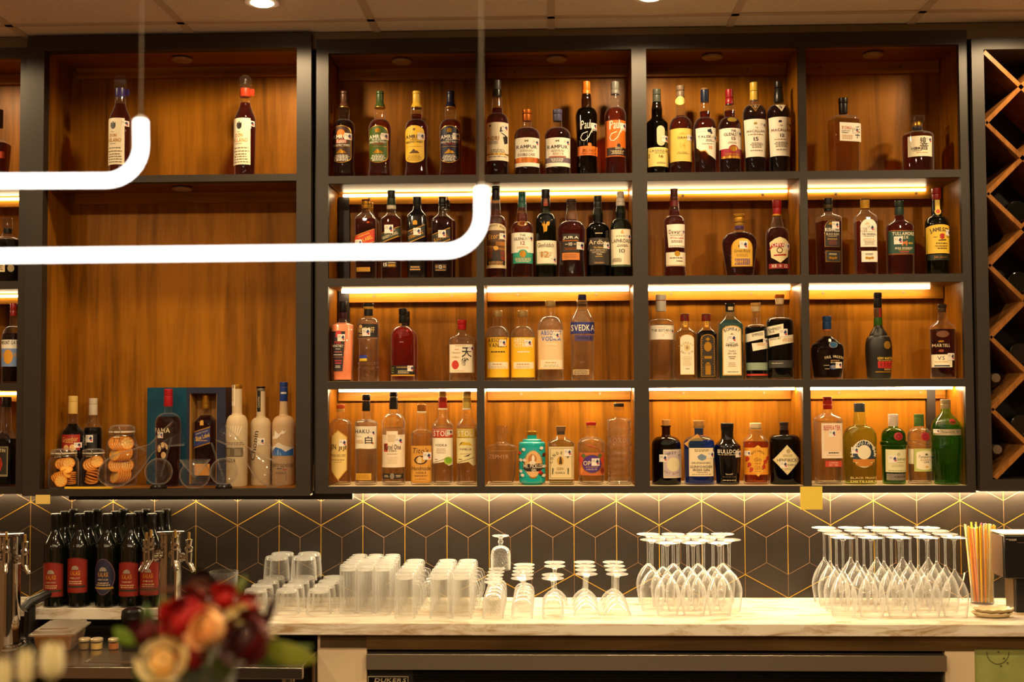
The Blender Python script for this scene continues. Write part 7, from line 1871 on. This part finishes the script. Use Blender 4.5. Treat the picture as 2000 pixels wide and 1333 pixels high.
for i, (sx, sy) in enumerate(pos):
    k = (0, 3, 1, 0, 7, 3, 5, 0, 2, 3, 1, 4, 0, 6, 9, 3, 7, 0, 5, 3, 0, 1, 8, 3, 7, 4, 0, 9, 3, 6)[i % 30]
    h = rs.uniform(.245, .262)
    lean = .018
    f = 1 + .45 * (sx * sx + sy * sy) ** .5 / .03
    a = MB()
    p0, p1 = Vector((w.x + sx, Ys + sy, ZCT + .0088)), Vector((w.x + sx * f - .006 * (sx < -.015), Ys + sy * f, ZCT + h))
    a.tube([p0, p1], .0029, plain(SC[k], .4), 8, caps=True)
    cnt[k] = cnt.get(k, 0) + 1
    tag(a.build('drinking_straw'), f'{SN[k]} drinking straw standing in the clear cup by the printer', 'straw', f'{SN[k]} straws in the cup')
SILV, PRB = plain('#a89a88', .28, metal=.9), plain('#12100f', .32)
yp = -.03
xp0_, xb = W(1962, 1100, -.055).x, W(2110, 1100, -.055).x
zq0, zq1, zq2 = ZCT + .0004, W(1990, 1132, -.055).z, W(1990, 1046, -.055).z
t = thing('receipt_printer', 'black and silver receipt printer beside the straw cup', 'printer')
xl_ = W(1984, 1160, -.03).x
a = MB(); a.box(xl_, xb - .01, -.03, .05, zq0, zq1, PRB); a.build('lower_body', t, bevel=.003)
a = MB(); a.box(xl_ - .0015, xl_ - .0002, -.015, .048, zq0 + .004, zq1 - .002, SILV); a.build('side_plate', t, smooth=0)
a = MB(); a.box(xp0_, xb, -.055, .05, zq1 + .0005, zq2, PRB); a.build('upper_body', t, bevel=.004)
a = MB(); a.box(xp0_ - .0016, xp0_ - .0002, -.045, .048, zq1 + .005, zq2 - .004, SILV); a.build('side_plate', t, smooth=0)
a = MB(); a.box(xp0_ - .002, xb, -.057, .052, zq2 + .0003, zq2 + .005, plain('#d8cab8', .4)); a.build('top_lid', t, bevel=.0015)
a = MB(); V, F = text_flat('toast', 1)
a.add([(xp0_ + .014 + u * .024, -.0556, zq2 - .017 + v * .0065) for u, v in V], F, plain('#d8cab0', .5)); a.lathe([(.003, 0), (.003, .001)], plain('#d8cab0', .5), 12, (xp0_ + .009, -.0556, zq2 - .013)); a.box(xp0_ + .04, xb - .01, -.0557, -.0548, zq2 - .024, zq2 - .0225, SILV); a.build('logo', t, smooth=0)
a = MB(); a.tube([W(1880, 1172, .1), W(1872, 1158, .12), W(1880, 1140, .15), W(1884, 1120, .19)], .0022, plain('#c8b8a0', .5), 8)
tag(a.build('printer_cable'), 'thin pale cable curling behind the tall wine glasses', 'cable')
for k, lab in enumerate(('scalloped cream dish, lower of two stacked before the printer', 'scalloped cream dish stacked on top of the other before the printer')):
    w = W(1938, 1197, -.10)
    a = MB()
    n, rings = 48, []
    for f, z in ((.45, 0), (.8, .004), (1.0, .014), (.97, .0155), (.76, .007), (.42, .004)):
        rings.append([(f * .062 * (1 + .05 * math.cos(12 * q) * (f > .7)) * math.cos(q), f * .036 * (1 + .05 * math.cos(12 * q) * (f > .7)) * math.sin(q), z + (.0018 * math.cos(12 * q) if f > .9 else 0)) for q in [2 * PI * j / n for j in range(n)]])
    a.loft(rings, plain('#cdb88e', .35))
    o = a.build('scalloped_dish', None, (w.x + .004 * k, -.10, ZCT + .0004 + .012 * k), smooth=60, rotz=.06 * k)
    tag(o, lab, 'dish', 'scalloped dishes before the printer')
# ---------------------------------------------------------------- pendant tube lights
TUBE = emit((1.0, .90, .80), E_TUBE, 'pendant_tube_glow')
for px_end, y_l, y_c, x_c, y_top, Y, rad, left, lab in (
        (275, 354.5, 352, 275, 236, -1.80, .0112, -420, 'white glowing pendant tube with an upturned end, upper and shorter in view'),
        (941, 500, 490, 941, 368, -1.86, .0103, -420, 'white glowing pendant tube with an upturned end, lower and longer in view')):
    t = thing('pendant_tube_light', lab, 'pendant light', (0, 0, 0), 'white pendant tubes')
    pc, pl, pt = W(x_c, y_c, Y), W(left, y_l + (y_l - y_c) * .45, Y), W(px_end, y_top, Y)
    R = .060
    zl, zr = pl.z, pc.z
    pts = [(pl.x - R, Y, zl + .105), (pl.x - R, Y, zl + R)]
    pts += [(pl.x - R * math.cos(q), Y, zl + R - R * math.sin(q)) for q in [i * PI / 16 for i in range(1, 9)]]
    pts += [(pc.x - R, Y, zr)]
    pts += [(pc.x - R + R * math.sin(q), Y, zr + R - R * math.cos(q)) for q in [i * PI / 16 for i in range(1, 9)]]
    pts += [(pt.x, Y, pt.z - .006), (pt.x, Y, pt.z)]
    a = MB(); a.tube(pts, rad, TUBE, 14); a.build('glowing_tube', t)
    for x, z in ((pl.x - R, zl + .105), (pt.x, pt.z)):
        a = MB(); a.lathe([(rad * .85, z + .0003), (rad * .8, z + .004), (.002, z + .008)], plain('#d8d4cc', .4), 12, (x, Y, 0)); a.build('end_cap', t)
        a = MB(); a.tube([(x, Y, z + .008), (x, Y, ZCEIL - .012)], .0011, plain('#8a7a66', .5), 6); a.build('suspension_wire', t)
        a = MB(); a.lathe([(.018, ZCEIL - .012), (.02, ZCEIL - .010), (.02, ZCEIL - .0006)], plain('#e0d8cc', .5), 20, (x, Y, 0)); a.build('ceiling_cup', t)

# ---------------------------------------------------------------- front bar with the flowers
YV = -2.06
DV = YV - EYE.y
zbar = 1.06
a = MB(); a.box(-1.6, 1.9, -2.60, -1.85, zbar - .04, zbar, plain('#2c1c12', .3, noise=.2)); a.box(-1.55, 1.85, -2.4, -1.95, .0004, zbar - .041, plain('#20140c', .6))
tag(a.build('front_bar', smooth=0), 'dark front bar counter below the picture, carrying the flower vases', 'bar')
vx = W(400, 1300, YV).x
t = thing('flower_vase', 'glass vase holding the red and white bouquet on the front bar', 'vase', (vx, YV, zbar + .0004))
a = MB(); a.lathe([(.045, 0), (.052, .01), (.055, .10), (.04, .19), (.046, .235), (.0445, .235), (.0385, .19), (.0535, .10), (.049, .012), (.001, .012)], GLASSF, 28); a.build('glass_body', t)
a = MB(); a.lathe([(.048, .013), (.052, .10), (.050, .14), (.001, .14)], thin_glass((.85, .88, .84)), 24); tag(a.build('water', t), None, None, None, 'stuff')
LEAF = {c: plain(c, .55, noise=.2) for c in ('#3f5a1c', '#5a6e1e', '#27391a', '#7d8426')}
STEMG = plain('#4a5a24', .6)


def petal(mb, c, R, az, el, w, mat, curl):
    """A cupped petal of a rose, on a sphere of radius R about c."""
    V, F = [], []
    for i in range(5):
        for j in range(5):
            u, v = (j - 2) / 2 * w * (1 - .35 * (i / 4 - .55) ** 2 * 3), i / 4
            e = el + v * 1.15
            rr = R * (1 + curl * v * v)
            a_ = az + u / max(math.cos(min(e, 1.2)), .35)
            V.append((c[0] + rr * math.cos(e) * math.cos(a_), c[1] + rr * math.cos(e) * math.sin(a_), c[2] + rr * math.sin(e) * .9))
    for i in range(4):
        for j in range(4):
            q = i * 5 + j
            F.append((q, q + 1, q + 6, q + 5))
    mb.add(V, F, mat)


def rose(px, py, r_px, Y, col, label, inner=None, name='rose'):
    d = Y - EYE.y
    w = W(px, py, Y)
    R = r_px * d / FPX
    t = thing(name, label, 'flower', (w.x, Y, w.z), 'flowers of the bouquet')
    m1, m2 = plain(col, .6), plain(inner or col, .6)
    a = MB()
    rnd = random.Random(px)
    m3 = plain(inner or col, .75)
    for ring, (n, f, el, cu) in enumerate(((5, .95, -.72, .16), (5, .86, -.5, .10), (4, .70, -.35, .02), (3, .50, -.1, -.08), (3, .30, .15, -.15))):
        for k in range(n):
            petal(a, (rnd.uniform(-.08, .08) * R, rnd.uniform(-.08, .08) * R, 0), R * f * rnd.uniform(.88, 1.1), 2 * PI * k / n + ring * .9 + rnd.uniform(-.3, .3), el + rnd.uniform(-.15, .15), 2.2 / n * rnd.uniform(1.2, 1.7), m1 if ring < 2 else m2 if (k + ring) % 2 else m3, cu + rnd.uniform(-.06, .1))
    # tilt the blossom towards the room
    M = Matrix.Rotation(math.radians(30 + (px * 7) % 40), 3, 'X') @ Matrix.Rotation(math.radians((px * 13) % 50 - 25), 3, 'Y')
    a.v = [tuple(M @ Vector(p)) for p in a.v]
    a.build('blossom', t, smooth=180)
    a = MB()
    q0, q1 = Vector((0, R * .55, -R * .35)), Vector((vx + (w.x - vx) * .18 - w.x, YV + (Y - YV) * .2 - Y, zbar + .20 - w.z))
    q2 = Vector((vx - (w.x - vx) * .1 - w.x, YV - Y, zbar + .03 - w.z))
    a.tube([q0, (q0 + q1) / 2 + Vector((0, 0, .01)), q1, q2], .0028, STEMG, 6); a.build('stem', t)
    return t


def leaf(px0, py0, px1, py1, w_px, Y, col, label, name='leaf_sprig', bend=.1):
    d = Y - EYE.y
    p0, p1 = W(px0, py0, Y), W(px1, py1, Y)
    t = thing(name, label, 'leaf', tuple(p0), 'foliage of the bouquet')
    ax = p1 - p0
    L = ax.length
    ax.normalize()
    sd = ax.cross(Vector((0, 1, 0))).normalized()
    V, F, n = [], [], 10
    for i in range(n + 1):
        u = i / n
        ww = w_px * d / FPX * math.sin(PI * min(1, u * .93 + .05)) ** .8
        cpt = ax * (L * u) + Vector((0, -bend * L * math.sin(PI * u), 0))
        for sgn in (-1, 0, 1):
            V.append(cpt + sd * (ww * sgn) + Vector((0, .12 * ww * abs(sgn), 0)))
        for sgn in (1, 0, -1):
            V.append(cpt + sd * (ww * sgn) + Vector((0, .12 * ww * abs(sgn) + .0008, 0)))
    for i in range(n):
        for j in range(6):
            k = (j + 1) % 6
            F.append((i * 6 + j, i * 6 + k, (i + 1) * 6 + k, (i + 1) * 6 + j))
    a = MB(); a.add(V, F, plain(col, .5, noise=.15)); a.build('leaf_blade', t, smooth=60)
    a = MB(); q1 = Vector((vx + (p0.x - vx) * .2, YV + (Y - YV) * .2, zbar + .20)) - p0
    q2 = Vector((vx - (p0.x - vx) * .1, YV, zbar + .03)) - p0
    a.tube([(0, 0, 0), q1 * .5 + Vector((0, .01, .012)), q1, q2], .0018, STEMG, 6); a.build('stem', t)
    return t


for a_ in ((362, 1205, 50, -2.04, '#a80a08', 'bright red rose at the upper middle of the bouquet', None), (478, 1250, 52, -2.10, '#5e0608', 'large dark crimson rose beside the peach rose', '#3a0406'),
           (404, 1228, 40, -2.14, '#eab070', 'peach coloured rose in the middle of the bouquet', '#e09a50'), (319, 1290, 44, -2.16, '#f6e6b4', 'cream rose low at the front of the bouquet', '#eec070'),
           (277, 1236, 30, -2.06, '#5a080c', 'dark crimson bud at the outer edge of the bouquet', None), (372, 1278, 34, -2.08, '#a00a08', 'bright red rose low between the cream and peach roses', None),
           (437, 1168, 26, -2.04, '#b00e08', 'small bright red rose at the top of the bouquet', None), (484, 1184, 24, -2.02, '#b00c08', 'small red rose nearest the low tumblers', None),
           (392, 1152, 34, -2.00, '#3a1410', 'dark brown red dahlia at the top of the bouquet', '#5a2a14'), (463, 1205, 24, -2.06, '#e0c88a', 'small pale yellow bloom above the crimson rose', None)):
    rose(*a_)
for a_ in ((510, 1262, 618, 1290, 22, -2.06, '#7d8426', 'broad yellow green leaf reaching out over the steel work top'), (500, 1300, 610, 1262, 18, -2.02, '#4a5a1c', 'dark green leaf behind the broad yellow green one'), (262, 1258, 222, 1228, 14, -2.08, '#5f7a1e', 'bright green leaf pointing out towards the spice jars'),
           (300, 1250, 285, 1180, 14, -2.04, '#3f5a1c', 'green leaf standing up before the red labelled wine'), (330, 1190, 312, 1170, 12, -2.02, '#4a6a22', 'small green leaf beside the beer tower'), (430, 1330, 440, 1275, 22, -2.08, '#4a5a14', 'green leaf under the dark crimson rose'), (360, 1340, 385, 1290, 24, -2.06, '#27391a', 'dark green leaf at the base of the bouquet'),
           (520, 1225, 538, 1160, 9, -2.06, '#2a0e10', 'long dark maroon leaf sticking out towards the tumblers'), (360, 1150, 270, 1152, 5, -2.00, '#5a3428', 'thin brown twig leaf lying across the wine labels'), (455, 1170, 480, 1125, 9, -2.00, '#5a6e2a', 'small olive leaf above the small red roses'), (455, 1215, 540, 1245, 9, -2.08, '#e0d08a', 'narrow pale leaf over the crimson rose'), (300, 1340, 262, 1290, 20, -2.04, '#33481a', 'dark green leaf under the cream rose')):
    leaf(*a_)

# pale tulips cut by the lower corner
YT2 = -2.2
tx = W(62, 1400, YT2).x
t = thing('bud_vase', 'small white vase of pale flowers at the lower corner', 'vase', (tx, YT2, zbar + .0004))
a = MB(); a.lathe([(.03, 0), (.036, .01), (.04, .07), (.026, .13), (.030, .16), (.0285, .16), (.0245, .13), (.038, .07), (.033, .012), (.001, .012)], plain('#e6dccb', .4), 24); a.build('vase_body', t)
for i, (px, pt, wd, ln, lab) in enumerate(((102, 1254, 21, -6, 'pale cream tulip, tallest at the lower corner'), (50, 1267, 14, 4, 'pale cream tulip in the middle at the lower corner'), (8, 1286, 14, 10, 'pale cream tulip cut by the picture edge'))):
    d = YT2 - EYE.y
    m = d / FPX
    p = W(px, pt, YT2 - .01 * i)
    t = thing('tulip', lab, 'flower', (p.x, YT2 - .01 * i, p.z), 'pale tulips at the lower corner')
    a = MB()
    for k in range(6):
        q = k * PI / 3
        rings = []
        for s_ in (0, 1):
            R = wd * m * (1.0 - .12 * s_)
            V = []
            for u in range(7):
                z = -u / 6 * 75 * m
                rr = R * (.82 + .25 * math.sin(PI * u / 6)) * (.35 if u == 6 else 1)
                hw_ = .62 * (.30 + .7 * min(1, u / 2.2))
                V.append([(rr * math.cos(q + hw_ * s2), rr * math.sin(q + hw_ * s2), z - abs(s2) * 4 * m * (u == 0)) for s2 in (-1, -.5, 0, .5, 1)])
            rings.append(V)
        vs_ = [v for s_ in rings for r_ in s_ for v in r_]
        fs = []
        for u in range(6):
            for j in range(4):
                b = u * 5 + j
                fs += [(b, b + 1, b + 6, b + 5), (35 + b + 5, 35 + b + 6, 35 + b + 1, 35 + b)]
        a.add(vs_, fs, plain('#cfc088' if k % 2 else '#e4d8b0', .6))
    a.build('blossom', t, smooth=180)
    a = MB(); a.tube([(0, 0, -72 * m), (((tx - p.x) * .6), .005, zbar + .17 - p.z), (tx - p.x, YT2 - (YT2 - .01 * i), zbar + .02 - p.z)], .003, STEMG, 8); a.build('stem', t)
